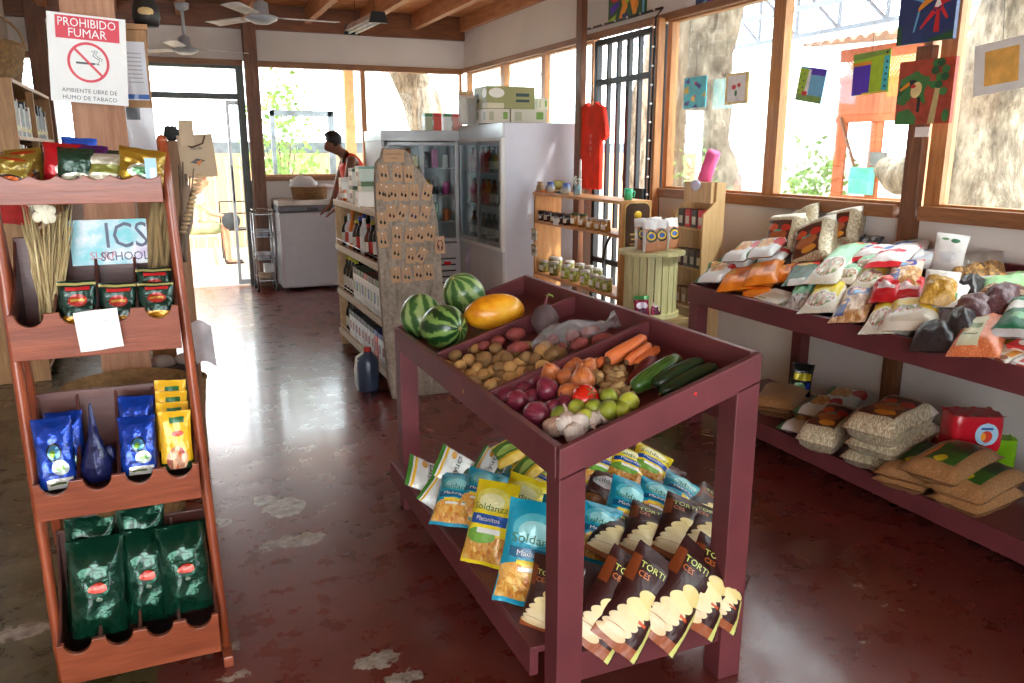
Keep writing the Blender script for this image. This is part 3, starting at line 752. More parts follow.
for (px, py, r, l, up, tl) in ((505,398,.031,'red onion at the left end of the near bin',.03,(.9,.3,1)),(517,401,.034,'red onion with pale root end facing out',.045,(1.2,0,.2)),(531,380,.031,'dark red onion against the divider',.035,(.5,.8,0)),(548,390,.035,'flaky red onion in the middle of the red onions',.045,(-.6,.5,1)),(536,415,.04,'largest glossy dark red onion nearest the aisle',.035,(1.4,-.6,.5)),(553,409,.028,'red onion below the brown onions',.03,(.5,.2,0)),(566,405,.026,'small red onion with a pointed tip beside the tomato',.035,(-.7,0,.3)),(530,399,.028,'red onion tucked under the flaky one',.025,(.3,.5,0)),(522,390,.028,'red onion behind the pale rooted one',.028,(.2,.9,1))):
    onion('r', px, py, r, l, up, tl)
for (px, py, r, l, up, tl) in ((551,374,.033,'brown onion nearest the divider',.04,(.4,-.5,0)),(566,378,.03,'brown onion beside the flaky red onion',.035,(.8,.2,0)),(583,381,.037,'largest brown onion above the tomato',.05,(-.5,.4,.3)),(587,370,.035,'brown onion touching the ginger heap',.04,(-.3,.9,0)),(571,371,.028,'brown onion behind the largest one',.03,(.2,.1,0)),(568,394,.033,'brown onion left of the tomato',.035,(.9,.5,.5)),(575,368,.03,'brown onion farthest back beside the divider',.025,(.1,.6,1))):
    onion('b', px, py, r, l, up, tl)
cx = MB()
for a in range(5): cx.add([(0, 0, .034), (.012, .003, .037), (.02, 0, .032), (.012, -.003, .037)], [(0, 1, 2, 3)], 0, Matrix.Rotation(a*1.256, 4, 'Z'))
blob('tomato', 'single bright red tomato between onions and limes', 'tomato', tp(586, 398, .045), (.041, .041, .034), mat('tomato_skin', (214, 38, 22), .2, vary=.08, coat=.3), am=.03, parts=[('calyx', cx, mat('calyx_green', (70, 100, 40), .6))], nu=20, nv=14, rot=(.8, .2, 0))
LIM = mat('lime_skin', (112, 124, 36), .35, vary=.25, vs=12, bump=.1, c2=(170, 176, 60)); LIM2 = mat('lime_green', (66, 88, 30), .35, vary=.25, vs=12, bump=.1, c2=(140, 150, 50))
for i, (px, py, r, l) in enumerate(((560,415,.026,'lime nearest the red onions'),(577,408,.026,'greenish lime under the tomato'),(594,408,.026,'yellow green lime right of the tomato'),(585,418,.025,'dull lime beside the garlic'),(609,398,.027,'lime below the ginger'),(629,402,.028,'scarred brownish lime beside the cucumber'),(609,410,.027,'green lime in the front row'),(622,409,.023,'yellow lime at the tray edge'))):
    nb = MB(); nb.ell((0, 0, r*.98), (.004, .004, .003), 6, 4)
    blob('lime', l, 'lime', tp(px, py, r+.012), (r, r, r*1.05), LIM if i % 2 else LIM2, rot=(.9*i, .5, i), am=.04, seed=i, parts=[('stem_button', nb, mat('stem_brown', (176, 150, 96), .8))])
for i, (px, py, r, l) in enumerate(((553,428,.028,'purplish garlic bulb with its stalk at the tray corner'),(568,425,.032,'white garlic bulb near the tray corner'),(580,424,.03,'white garlic bulb in the middle of the garlic'),(592,420,.024,'small garlic bulb beside the limes'),(604,415,.024,'white garlic bulb farthest along the edge'),(574,433,.027,'white garlic bulb touching the end board'))):
    st = MB(); st.tube([(0, 0, r*.9), (.003, 0, r*1.6), (.008, .004, r*2.2)], [r*.25, r*.15, r*.1], 6)
    blob('garlic_bulb', l, 'garlic', tp(px, py, r*.9+.005), (r, r, r*.85), GAR if i else papery('garlic_purple', (150, 110, 100), (206, 176, 150), .6), rot=(.6*i, .7, i*2), am=.05, seed=i, nu=24, nv=12,
         shp=lambda d: (1+.1*abs(math.sin(math.atan2(d.y, d.x)*4)))*bulbshape(d), parts=[('stalk', st, GAR)])
GIN = mat('ginger_skin', (170, 140, 92), .75, vary=.2, vs=20, bump=.3)
rnd = random.Random(4)
for i, (px, py) in enumerate(((606,372),(614,377),(603,382),(611,388),(620,384),(598,377),(626,392),(607,394),(618,372))):
    mb = MB(); r = .013
    for q in range(5):
        a = rnd.uniform(0, 6); l = rnd.uniform(.018, .038)
        mb.tube([(0, 0, 0), (math.cos(a)*l*.5, math.sin(a)*l*.5, rnd.uniform(-.004, .01)), (math.cos(a)*l, math.sin(a)*l, rnd.uniform(-.01, .02))], [r, r*1.05, r*.7], 8)
    o = mb.build('ginger_root', GIN, loc=tp(px, py, .022+.012*(i % 2)))
    tag(o, 'knobbly piece of ginger root in the small heap behind the limes', 'ginger', 'ginger roots')
# carrots
CAR = papery('carrot_skin', (206, 96, 44), (236, 134, 74), .5)
def rootveg(name, label, cat, p0, p1, r0, r1, up, m, prof=None, cap=None, grp=None):
    A, B = tp(*p0, up), tp(*p1, up); T = frame(A, B, NT_); L = (B-A).length; mb = MB()
    pr = prof or [(0, -.004), (r0*.6, 0), (r0, .01), (r0*1.02, L*.3), ((r0+r1)/2, L*.65), (r1, L*.93), (r1*.5, L), (0, L+.004)]
    mb.lathe(pr, 18); 
    for i, v in enumerate(mb.v):
        q = Vector(v); k = 1+.05*noise.noise(q*40+Vector((p0[0], 0, 0))); mb.v[i] = (q.x*k, q.y*k, q.z)
    o = mb.build(name, m); o.matrix_world = T; tag(o, label, cat, grp)
    if cap:
        c = MB(); c.lathe([(0, -.008), (r0*.42, -.007), (r0*.55, 0), (r0*.5, .002)], 12); c.build('stem_end', cap, o)
    return o
CAPM = mat('carrot_end', (92, 62, 34), .9)
rootveg('carrot', 'thickest carrot lying along the divider', 'carrot', (608, 360), (645, 338), .024, .02, .05, CAR, cap=CAPM)
rootveg('carrot', 'slim carrot beneath the thickest carrot', 'carrot', (627, 362), (650, 345), .016, .014, .045, CAR, cap=CAPM)
rootveg('carrot', 'carrot nearest the dark red pepper', 'carrot', (637, 366), (658, 348), .018, .013, .03, CAR, cap=CAPM)
rootveg('carrot', 'pointed carrot tip poking from the brown onions', 'carrot', (606, 360), (588, 370), .017, .006, .03, CAR)
A = tp(626, 384, .03); B = tp(655, 358, .03)
L = (B-A).length
rootveg('dried_pepper', 'wrinkled dark red pepper between ginger and cucumber', 'pepper', (626, 384), (652, 361), .01, .02, .03, mat('dark_red_skin', (104, 26, 22), .4, vary=.25, vs=20, bump=.5), prof=[(0, 0), (.007, .005), (.014, L*.3), (.022, L*.65), (.02, L*.85), (.008, L), (0, L)])
def cuc(nm): 
    t = NT(nm); t.setup(.3, 0, .5, .2)
    tc = t.n('ShaderNodeTexCoord'); mp = t.n('ShaderNodeMapping'); mp.inputs['Scale'].default_value = (14, 3, 1); t.l(tc.outputs['UV'], mp.inputs[0])
    nz = t.noise(mp.outputs[0], 2, 5, .6); return t, nz
t, nz = cuc('cucumber_mid'); t.l(t.ramp(nz.outputs[0], [(.35, lin((30, 66, 22))), (.68, lin((84, 122, 48)))]), t.b.inputs['Base Color']); CU1 = t.m
t, nz = cuc('cucumber_dark'); t.l(t.ramp(nz.outputs[0], [(.35, lin((18, 40, 24))), (.7, lin((42, 72, 40)))]), t.b.inputs['Base Color']); CU2 = t.m
def cucumber(label, p0, p1, r, up, m):
    A, B = tp(*p0, up), tp(*p1, up); L = (B-A).length
    nb = MB(); nb.ell((0, 0, -.002), (.006, .006, .004), 8, 5)
    o = rootveg('cucumber', label, 'cucumber', p0, p1, r, r, up, m, prof=[(0, 0), (r*.5, .004), (r*.85, .018), (r, L*.25), (r*1.03, L*.5), (r, L*.75), (r*.8, L*.92), (r*.4, L*.99), (0, L)])
    nb.build('blossom_end', CAPM, o)
cucumber('light green cucumber nearest the ginger', (632, 389), (680, 358), .028, .033, CU1)
cucumber('dark green cucumber in the middle of three', (654, 386), (703, 361), .026, .03, CU2)
cucumber('dark green cucumber against the end board', (660, 394), (716, 366), .024, .026, CU2)

# ---- snack bags on the lower shelf ---------------------------
SN = [(205, 140, 50), (226, 172, 80), (190, 110, 40), (236, 200, 120), 18]
BLU = pmat('teal_snack', (24, 150, 178), [('r', .02, 0, .98, .34, SN), ('e', .4, .3, .42, .12, [(226, 160, 60), (240, 196, 110), (210, 130, 50), 12]), ('r', .0, 0, 1, .05, (28, 150, 180)), ('e', .5, .74, .4, .15, (84, 182, 196)), ('e', .5, .72, .3, .1, (150, 212, 212)), ('r', .1, .46, .92, .56, (14, 92, 128)), ('r', .25, .39, .9, .44, (236, 206, 60)), ('r', .3, .33, .85, .37, (236, 236, 226))], .25, .1, .3, .5, 22)
YEL = pmat('yellow_snack', (238, 214, 30), [('r', .03, .04, .97, .34, SN), ('e', .4, .33, .36, .09, (120, 176, 70)), ('e', .5, .76, .4, .15, (240, 228, 110)), ('e', .5, .74, .3, .1, (242, 238, 180)), ('r', .08, .46, .94, .58, (34, 84, 160)), ('r', .3, .36, .85, .42, (236, 236, 226))], .25, .1, .3, .5, 22)
WHT = pmat('white_snack', (222, 222, 216), [('r', 0, 0, 1, .07, (226, 180, 30)), ('r', 0, .93, 1, 1, (70, 130, 50)), ('e', .3, .3, .3, .1, (50, 80, 44)), ('r', .0, .86, 1, .9, (232, 184, 30)), ('e', .75, .72, .14, .06, (210, 150, 60))], .25, .1, .3, .5, 22)
BRN = pmat('brown_snack', (52, 20, 18), [('r', .0, 0, .9, .1, (150, 78, 40)), ('e', .3, .1, .3, .05, (222, 196, 150)), ('e', .34, .165, .3, .055, (228, 206, 164)), ('e', .3, .17, .2, .003, (150, 70, 40)), ('e', .38, .24, .3, .06, (232, 214, 170)), ('e', .44, .325, .3, .065, (232, 212, 160)), ('e', .52, .42, .29, .075, (236, 216, 156)), ('e', .64, .53, .26, .075, (230, 208, 136)), ('r', .88, 0, .97, .5, (206, 206, 120)), ('r', .0, .6, .16, .86, (120, 56, 24)), ('r', .62, .3, .8, .33, (200, 80, 30)), ('r', .78, .88, .92, .89, (220, 220, 150))], .36, 0, .1, .3, 20)
BRW = pmat('brown_white_snack', (70, 40, 38), [('e', .5, .6, .42, .16, (196, 192, 196)), ('r', .0, .0, 1, .2, (150, 96, 50))], .3, .1, .25, .6, 20)
GRN = pmat('green_snack', (84, 128, 50), [('r', 0, .0, 1, .3, (236, 196, 60)), ('e', .5, .5, .4, .12, (170, 196, 100)), ('r', 0, .8, 1, .9, (230, 200, 60))], .3, .1, .3, .5, 20)
TXW = mat('print_green', (40, 96, 44), .4); TXY = mat('print_lime', (196, 206, 110), .4); TXK = mat('print_black', (34, 34, 36), .4); TXL = mat('print_white', (238, 238, 232), .4); TXO = mat('print_orange', (206, 110, 40), .4); TXR = mat('print_red', (206, 30, 40), .4); TXB = mat('print_blue', (40, 60, 140), .4)
def park(o): o.location = (0, 0, -50); return o
PRO = {}
def proto(key, name, w, h, t, mats, **kw):
    o = bagmesh(w, h, t, mats, name, **kw); PRO[key] = [o, h, False, w]; return o
def place(key, P0, P1, n, label, cat, group=None, ws=1, roll=0):
    o, h, usedf, w = PRO[key]
    if usedf: o = dup(o)
    PRO[key][2] = True
    T = frame(P0, P1, n); L = (P1-P0).length/h
    T = T @ Matrix.Rotation(roll, 4, 'Z') @ Matrix.Diagonal((ws*1.0, ws if ws != 1 else 1, L, 1))
    o.matrix_world = T; tag(o, label, cat, group)
    if not group and 'group' in o: del o['group']
    return o
WH_ = .17
proto('blu', 'plantain_chip_bag', .15, .29, .06, [BLU, None], seed=1, texts=[('Soldanza', .036, .52, .645, 1, 1.0), ('Maduritos', .022, .52, .51, 2, 1)])
[PRO['blu'][0].data.materials.append(m) for m in (TXW, TXL)]
proto('yel', 'plantain_chip_bag', .15, .30, .06, [YEL, None], seed=2, texts=[('Soldanza', .036, .52, .66, 1, 1.0), ('Platanitos', .022, .52, .52, 2, 1)])
[PRO['yel'][0].data.materials.append(m) for m in (TXW, TXL)]
def retext(key, ms):
    [PRO[key][0].data.materials.append(m) for m in ms[1:]]
proto('wht', 'yuca_chip_bag', .15, .26, .055, [WHT, None], seed=3, texts=[('yuca', .05, .5, .6, 1, 1)]); retext('wht', [WHT, TXK])
proto('brn', 'potato_chip_bag', .155, .29, .06, [BRN, None], seed=4, texts=[('TORTI', .026, .42, .79, 1, 1.1), ('CES', .024, .3, .7, 2, 1)]); retext('brn', [BRN, TXY, TXO])
proto('brw', 'plantain_chip_bag', .15, .27, .055, [BRW, None], seed=5, texts=[('Soldanza', .034, .5, .6, 1, 1)]); retext('brw', [BRW, TXW])
proto('grn', 'plantain_chip_bag', .15, .27, .055, [GRN, None], seed=6)
# the brown bags carry their name across the upper part, turned with the bag
SH = .207
def sbag(key, b, t, label, zb=0, dy=0, top=None, n=(-.45, -.75, .35), grp='snack bags under the produce stand', ws=1):
    """b: pixel of the lower end resting at height zb above the shelf; t: pixel of the upper end, dy further back"""
    P0 = at(*b, 'z', SH+.012+zb); P1 = at(*t, 'y', P0.y+dy) if top is None else at(*t, 'z', top)
    place(key, P0, P1, Vector(n), label, 'snack bag', grp, ws)
sbag('blu', (522, 606), (541, 502), 'blue plantain chip bag standing nearest the corner post', 0, .07, n=(-.35, -.85, .3), ws=1.2)
sbag('blu', (545, 588), (566, 498), 'blue chip bag half hidden behind the corner post', 0, .1, n=(-.6, -.5, .3))
sbag('yel', (481, 565), (500, 482), 'yellow plantain chip bag standing at the shelf edge', 0, .1, n=(-.6, -.6, .3))
sbag('yel', (506, 545), (532, 478), 'yellow chip bag behind the standing blue one', 0, .1, n=(-.5, -.7, .3))
sbag('yel', (528, 500), (548, 466), 'yellow chip bag just behind the corner post top', .05, .12, n=(-.5, -.7, .3))
sbag('blu', (449, 526), (463, 474), 'small leaning blue chip bag behind the first yellow bag', .02, .14, n=(-.5, -.7, .5))
sbag('blu', (470, 520), (490, 472), 'blue chip bag between the two front yellow bags', .04, .12, n=(-.4, -.7, .5))
sbag('blu', (492, 502), (516, 468), 'blue chip bag in the second row', .05, .12, n=(-.4, -.7, .5))
sbag('wht', (452, 490), (408, 468), 'white yuca chip bag lying at the far corner', .03, .02, n=(-.1, -.5, 1))
sbag('wht', (476, 482), (438, 458), 'white yuca chip bag lying across the heap', .08, .04, n=(-.1, -.6, 1))
sbag('wht', (455, 507), (428, 482), 'white yuca chip bag under the others at the left edge', .0, .03, n=(-.3, -.6, 1))
sbag('wht', (508, 476), (478, 458), 'white yuca chip bag on top towards the middle', .1, .06, n=(-.1, -.6, 1))
sbag('grn', (516, 462), (505, 441), 'green chip bag peeking out under the tray', .16, .1, n=(-.4, -.7, .6))
sbag('grn', (540, 474), (524, 458), 'green chip bag beside the yellow tops', .14, .1, n=(-.4, -.7, .6))
sbag('brn', (545, 632), (560, 560), 'brown chip bag peeking out left of the corner post', 0, .03, n=(-.7, -.6, .2))
BN = (-.25, -.75, .55)
for b, t_, lab, zb in (((590, 646), (672, 520), 'brown chip bag first in the front row right of the corner post', 0), ((607, 640), (640, 530), 'x', 0)):
    pass
for b, t_, lab, zb, dy in (((586, 648), (636, 560), 'front row brown chip bag beside the corner post', 0, .1), ((612, 648), (662, 556), 'second brown chip bag of the front row', 0, .1), ((652, 640), (706, 552), 'third brown chip bag of the front row', 0, .1),
                       ((690, 628), (722, 545), 'fourth brown chip bag of the front row', 0, .11), ((712, 622), (730, 562), 'last brown chip bag against the right post', 0, .1)):
    sbag('brn', b, t_, lab, zb, dy, n=(-.15, -.85, .35), ws=1.0)
for b, t_, lab in (((640, 560), (655, 508), 'brown chip bag lying in the second row beside the blue bags'), ((672, 560), (690, 500), 'brown chip bag in the middle of the second row'), ((700, 560), (712, 508), 'brown chip bag in the second row near the right post'),
                   ((690, 535), (722, 494), 'brown chip bag topmost near the right post'), ((606, 560), (625, 515), 'brown chip bag behind the front row left end')):
    sbag('brn', b, t_, lab, .06, .16, n=(-.1, -.6, .8))
sbag('blu', (592, 562), (602, 505), 'blue chip bag right of the corner post', .02, .1, n=(-.1, -.8, .5))
sbag('blu', (618, 540), (634, 482), 'blue chip bag standing above the brown ones', .05, .12, n=(-.2, -.7, .5))
sbag('blu', (650, 528), (662, 484), 'blue chip bag in the middle of the far row', .08, .12, n=(-.2, -.7, .6))
sbag('blu', (672, 515), (686, 480), 'blue chip bag at the right of the far row', .08, .12, n=(-.2, -.7, .6))
sbag('brw', (600, 510), (612, 474), 'dark chip bag with pale print right of the post', .08, .12, n=(-.2, -.7, .6))
sbag('brw', (655, 498), (668, 464), 'dark chip bag with pale print at the back of the heap', .08, .12, n=(-.2, -.7, .6))
sbag('yel', (596, 486), (606, 450), 'yellow chip bag right under the tray edge', .12, .12, n=(-.2, -.7, .6))
sbag('yel', (622, 486), (632, 450), 'yellow chip bag at the back beside the other yellow tops', .12, .12, n=(-.2, -.7, .6))
sbag('yel', (642, 484), (656, 450), 'yellow chip bag at the back nearest the right post', .12, .12, n=(-.2, -.7, .6))

# ================================================================ LEFT RACK
MAHO = wood('mahogany', (112, 50, 30), (172, 92, 60), 'x', .35, 3, 12, .25)
MAHZ = wood('mahogany_z', (122, 52, 28), (178, 92, 56), 'z', .3, 3, 12, .35)
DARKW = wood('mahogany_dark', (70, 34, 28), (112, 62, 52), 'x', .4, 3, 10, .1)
rack = empty('display_rack', 'reddish mahogany rack with four notched bins of coffee bags', 'rack', (-.16, 2.35, 0))
RO = Vector((-.16, 2.35, 0))
def rb(mb, nm, m=MAHO, bev=.002, parent=None):
    mb.v = [tuple(Vector(v)-RO) for v in mb.v]; return mb.build(nm, m, parent or rack, bev=bev)
def railx(s, z): return (-.382-.012*z) if s < 0 else (.058-.03*z)
def raily(z): return 2.37+.045*z
for s in (-1, 1):
    mb = MB(); pts = []
    for i in range(13): z = .02+i*(1.53-.02)/12; pts.append((railx(s, z), raily(z), z))
    mb.v = []
    vs, fs = [], []; w, d = .014, .022
    for (x, y, z) in pts:
        for a in range(8):
            t_ = 2*PI*a/8+PI/8; vs.append((x+w*math.cos(t_)*1.08, y+d*math.sin(t_)*1.08, z))
    for i in range(12):
        for a in range(8): b = (a+1) % 8; fs.append((i*8+a, i*8+b, i*8+8+b, i*8+8+a))
    fs += [tuple(reversed(range(8))), tuple(range(96, 104))]
    mb.add(vs, fs, 0, None, True); mb.ell((railx(s, 1.53), raily(1.53), 1.53), (.0145, .0225, .016), 10, 6)
    rb(mb, 'side_rail', MAHZ, 0)
    mb = MB(); x = railx(s, 0); mb.prism([(x-.014, 0), (x+.014, 0), (x+.014, .035), (x-.014, .035)], 2.75, 2.29); rb(mb, 'foot', MAHO, .004)
    mb = MB(); mb.bar((x, 2.72, .03), (railx(s, 1.3), raily(1.3)+.02, 1.3), .024, .03); rb(mb, 'back_leg', MAHZ, .002)
def notched(x0, x1, z0, z1, cx, r, wave=False):
    pts = [(x0, z0), (x1, z0), (x1, z1)]
    if wave:
        n = 84
        for i in range(1, n): t_ = i/n; pts.append((x1+(x0-x1)*t_, z1-.013*abs(math.sin(t_*PI*6.5))**.8))
    else:
        for c in sorted(cx, reverse=True):
            for i in range(13):
                a = PI*i/12; pts.append((c+r*math.cos(a), z1-r*1.05*math.sin(a)))
    pts.append((x0, z1)); return pts
ROWS = [(.075, .205, 2.265, .43, .034), (.553, .66, 2.285, .84, .034), (.985, 1.105, 2.30, 1.275, .032), (1.372, 1.445, 2.33, 1.5, 0)]
for k_, (z0, z1, yf, zb, r) in enumerate(ROWS):
    zm = (z0+z1)/2; x0, x1 = railx(-1, zm)+.012, railx(1, zm)-.014
    yb = raily(zm)+.13; cs = [x0+(x1-x0)*(i+.5)/4 for i in range(4)]
    mb = MB(); P = notched(x0, x1, z0, z1, cs, r, k_ == 3); n = len(P)
    # panel leans forward a little
    mb.prism(P, yf+.016, yf)
    mb.v = [(x, y-(z-z0)*.12, z) for x, y, z in mb.v]
    rb(mb, 'front_panel', MAHO, .0015)
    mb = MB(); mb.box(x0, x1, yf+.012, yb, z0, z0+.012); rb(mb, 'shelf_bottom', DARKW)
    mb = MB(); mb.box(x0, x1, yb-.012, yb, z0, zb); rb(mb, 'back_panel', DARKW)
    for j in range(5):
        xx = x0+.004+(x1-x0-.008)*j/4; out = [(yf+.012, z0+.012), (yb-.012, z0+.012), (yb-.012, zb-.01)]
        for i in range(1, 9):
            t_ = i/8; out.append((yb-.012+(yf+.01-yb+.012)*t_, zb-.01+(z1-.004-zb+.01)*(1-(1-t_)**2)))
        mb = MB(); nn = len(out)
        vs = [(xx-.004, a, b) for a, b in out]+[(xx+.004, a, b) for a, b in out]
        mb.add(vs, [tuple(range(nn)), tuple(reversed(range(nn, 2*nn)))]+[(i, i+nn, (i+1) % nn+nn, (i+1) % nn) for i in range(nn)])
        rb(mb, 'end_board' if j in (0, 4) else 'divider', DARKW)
# packages in the rack
FGR = pmat('green_foil', (14, 66, 48), [], .22, .55, .5, .6, 13)
FGRL = pmat('green_foil_label', (14, 66, 48), [('e', .5, .52, .17, .05, (214, 58, 36)), ('e', .52, .4, .06, .02, (150, 170, 150))], .22, .55, .5, .6, 13)
FBL = pmat('blue_foil', (26, 70, 180), [('e', .5, .52, .2, .13, (34, 40, 44)), ('e', .5, .52, .16, .1, (70, 130, 170)), ('e', .46, .5, .08, .05, (120, 170, 60)), ('e', .62, .3, .22, .11, (214, 232, 226)), ('e', .62, .3, .14, .05, (130, 180, 110)), ('r', .22, 0, .9, .15, (226, 224, 214)), ('r', .3, .06, .7, .09, (90, 110, 60))], .22, .5, .5, .5, 14)
FYL = pmat('yellow_pack', (236, 180, 24), [('r', .32, .8, .78, .9, (30, 100, 52)), ('e', .55, .62, .2, .05, (206, 60, 34)), ('r', 0, 0, 1, .12, (40, 66, 40)), ('e', .5, .18, .34, .22, [(206, 90, 40), (236, 200, 160), (150, 40, 30), 9])], .3, .15, .4, .2, 14)
FDG = pmat('dark_green_pack', (16, 54, 42), [('r', 0, .0, 1, .2, (206, 140, 26)), ('r', 0, .9, 1, .96, (206, 190, 120)), ('r', .2, .78, .85, .86, (200, 40, 44)), ('e', .5, .55, .26, .14, (170, 40, 30)), ('r', .3, .52, .7, .58, (200, 160, 70))], .25, .35, .5, .35, 16)
FGO = pmat('gold_foil', (176, 140, 44), [('e', .5, .3, .3, .22, (226, 232, 214)), ('e', .5, .3, .2, .12, (120, 180, 130))], .28, .6, .4, .5, 16)
FGO2 = pmat('gold_coffee_foil', (150, 128, 52), [('e', .45, .22, .36, .14, (40, 30, 26)), ('e', .45, .22, .24, .08, (206, 100, 40)), ('e', .5, .85, .35, .05, (180, 60, 30))], .3, .5, .4, .4, 16)
FRD = pmat('red_foil', (190, 24, 36), [('e', .6, .28, .28, .15, (220, 210, 196))], .3, .3, .4, .4, 16)
FDK = pmat('bottle_green_foil', (22, 58, 42), [('e', .5, .18, .4, .14, (226, 222, 200)), ('e', .5, .18, .28, .08, (190, 190, 160))], .3, .35, .4, .4, 16)
FTN = pmat('tan_green_foil', (160, 150, 110), [('e', .5, .22, .4, .16, (226, 222, 200)), ('r', 0, .6, 1, 1, (176, 170, 150)), ('r', 0, .3, 1, .6, (128, 130, 60))], .35, .3, .4, .4, 16)
FPU = pmat('purple_foil', (84, 30, 110), [], .3, .3, .4, .4, 16)
FB2 = pmat('bright_blue_foil', (40, 90, 200), [], .3, .3, .4, .4, 16)
FBK = pmat('brown_black_foil', (66, 44, 22), [('r', .2, .2, .8, .7, (150, 110, 40))], .3, .3, .4, .4, 16)
proto('fgr', 'coffee_bag', .13, .28, .075, [FGRL, FGR], seed=21, wr=.012, foot=True, ex=3, texts=())
proto('fgr2', 'coffee_bag', .13, .28, .075, [FGR], seed=25, wr=.012, foot=True, ex=3)
proto('fbl', 'coffee_bag', .095, .2, .06, [FBL], seed=22, wr=.008, foot=True, ex=4)
proto('fyl', 'coffee_bag', .085, .19, .03, [FYL], seed=23, wr=.004, foot=True, ex=5)
proto('fdg', 'coffee_bag', .09, .16, .04, [FDG], seed=24, wr=.005, foot=True, ex=5)
for kk, m in (('fgo', FGO), ('fgo2', FGO2), ('frd', FRD), ('fdk', FDK), ('ftn', FTN), ('fpu', FPU), ('fb2', FB2), ('fbk', FBK)): proto(kk, 'coffee_bag', .085, .15, .045, [m], seed=len(kk)*7+ord(kk[1]), wr=.006, foot=True, ex=4)
def rk(key, b, t, yb, yt, label, ws=1, grp='coffee bags in the mahogany rack', n=(.06, -1, .15)):
    return place(key, at(*b, 'y', yb), at(*t, 'y', yt), Vector(n), label, 'coffee bag', grp, ws)
GY = 2.37
rk('fgr2', (92, 628), (90, 516), 2.43, 2.47, 'green foil coffee bag at the back left of the lowest bin')
rk('fgr2', (142, 612), (140, 504), 2.43, 2.47, 'green foil coffee bag at the back right of the lowest bin')
rk('fgr', (102, 634), (94, 538), 2.33, 2.39, 'largest green foil coffee bag with red oval at the left', 1.12)
rk('fgr', (150, 620), (144, 528), 2.36, 2.42, 'green foil coffee bag in the middle with an orange label')
rk('fgr', (190, 610), (180, 524), 2.33, 2.39, 'green foil coffee bag at the right end of the lowest bin', 1.05)
rk('fbl', (70, 482), (62, 412), 2.42, 2.46, 'blue foil coffee bag behind the leftmost blue bag')
rk('fbl', (60, 488), (50, 418), 2.33, 2.37, 'leftmost blue foil coffee bag with round emblem')
rk('fbl', (138, 466), (136, 396), 2.42, 2.45, 'blue foil coffee bag at the back with a folded top')
rk('fbl', (140, 474), (136, 416), 2.33, 2.37, 'blue foil coffee bag in the third notch with white sticker')
for i, (b, t_, y) in enumerate((((171, 440), (170, 380), 2.46), ((172, 448), (171, 391), 2.43), ((174, 456), (172, 402), 2.40), ((178, 468), (174, 411), 2.34))):
    rk('fyl', b, t_, y, y+.02, 'yellow coffee pack, %s from the front of its row of four' % ['fourth', 'third', 'second', 'first'][i], 1)
# dark blue tied bag in the second notch
mb = MB(); mb.lathe([(0, 0), (.032, .0), (.041, .02), (.039, .05), (.026, .085), (.013, .12), (.009, .16), (.004, .21), (0, .215)], 18)
for i, v in enumerate(mb.v): q = Vector(v); kx = 1+.12*noise.noise(q*25); mb.v[i] = (q.x*kx, q.y*kx, q.z)
NV = pmat('navy_foil', (24, 28, 74), [('r', .4, .1, .62, .28, (170, 60, 90))], .3, .4, .4, .5, 16)
o = mb.build('tied_coffee_bag', NV, loc=at(99, 478, 'y', 2.34)); tag(o, 'dark navy coffee bag twisted to a thin neck, second notch', 'coffee bag')
kb = MB(); kb.ell((.03, .01, .06), (.018, .014, .03), 10, 7); kb.build('folded_corner', NV, o)
rk('fdg', (80, 325), (76, 281), 2.345, 2.37, 'dark green coffee pack behind the white paper', 1)
rk('fdg', (120, 324), (117, 283), 2.345, 2.37, 'dark green coffee pack in the third notch', 1)
rk('fdg', (156, 306), (153, 268), 2.40, 2.43, 'dark green coffee pack standing behind the rightmost one', 1)
rk('fdg', (158, 318), (155, 282), 2.345, 2.37, 'rightmost dark green coffee pack with gold stripes', 1)
for key, b, t_, y, lab in (('fgo2', (30, 184), (22, 149), 2.44, 'gold coffee bag behind the leftmost one on the top bin'), ('fgo2', (12, 188), (14, 156), 2.36, 'leftmost gold coffee bag with black and orange badge'), ('frd', (62, 182), (62, 143), 2.42, 'red foil coffee bag on the top bin'), ('fb2', (80, 176), (79, 138), 2.47, 'bright blue bag behind the dark green one'),
                       ('fpu', (90, 180), (90, 145), 2.44, 'purple bag between dark green and tan bags'), ('fdk', (76, 186), (76, 148), 2.36, 'bottle green coffee bag with cream oval'), ('ftn', (104, 184), (103, 154), 2.36, 'tan and olive coffee bag with cream oval'), ('fbk', (120, 182), (120, 155), 2.41, 'dark brown coffee bag beside the gold bag'), ('fdk', (110, 176), (110, 150), 2.46, 'dark green bag behind the tan one'), ('fgo', (140, 184), (143, 149), 2.37, 'shiny gold coffee bag at the right of the top bin')):
    rk(key, b, t_, y, y+.02, lab, 1.35 if key == 'fgo' else 1.0)
P = at(151, 170, 'y', 2.335); mb = MB(); mb.box(-.014, .014, -.001, .001, -.03, .03); o = mb.build('card', pmat('light_blue_card', (160, 200, 214), [('r', .4, .1, .9, .6, (220, 226, 230))], .5, 0, 0, 0), loc=P); tag(o, 'light blue card propped before the gold bag', 'card')
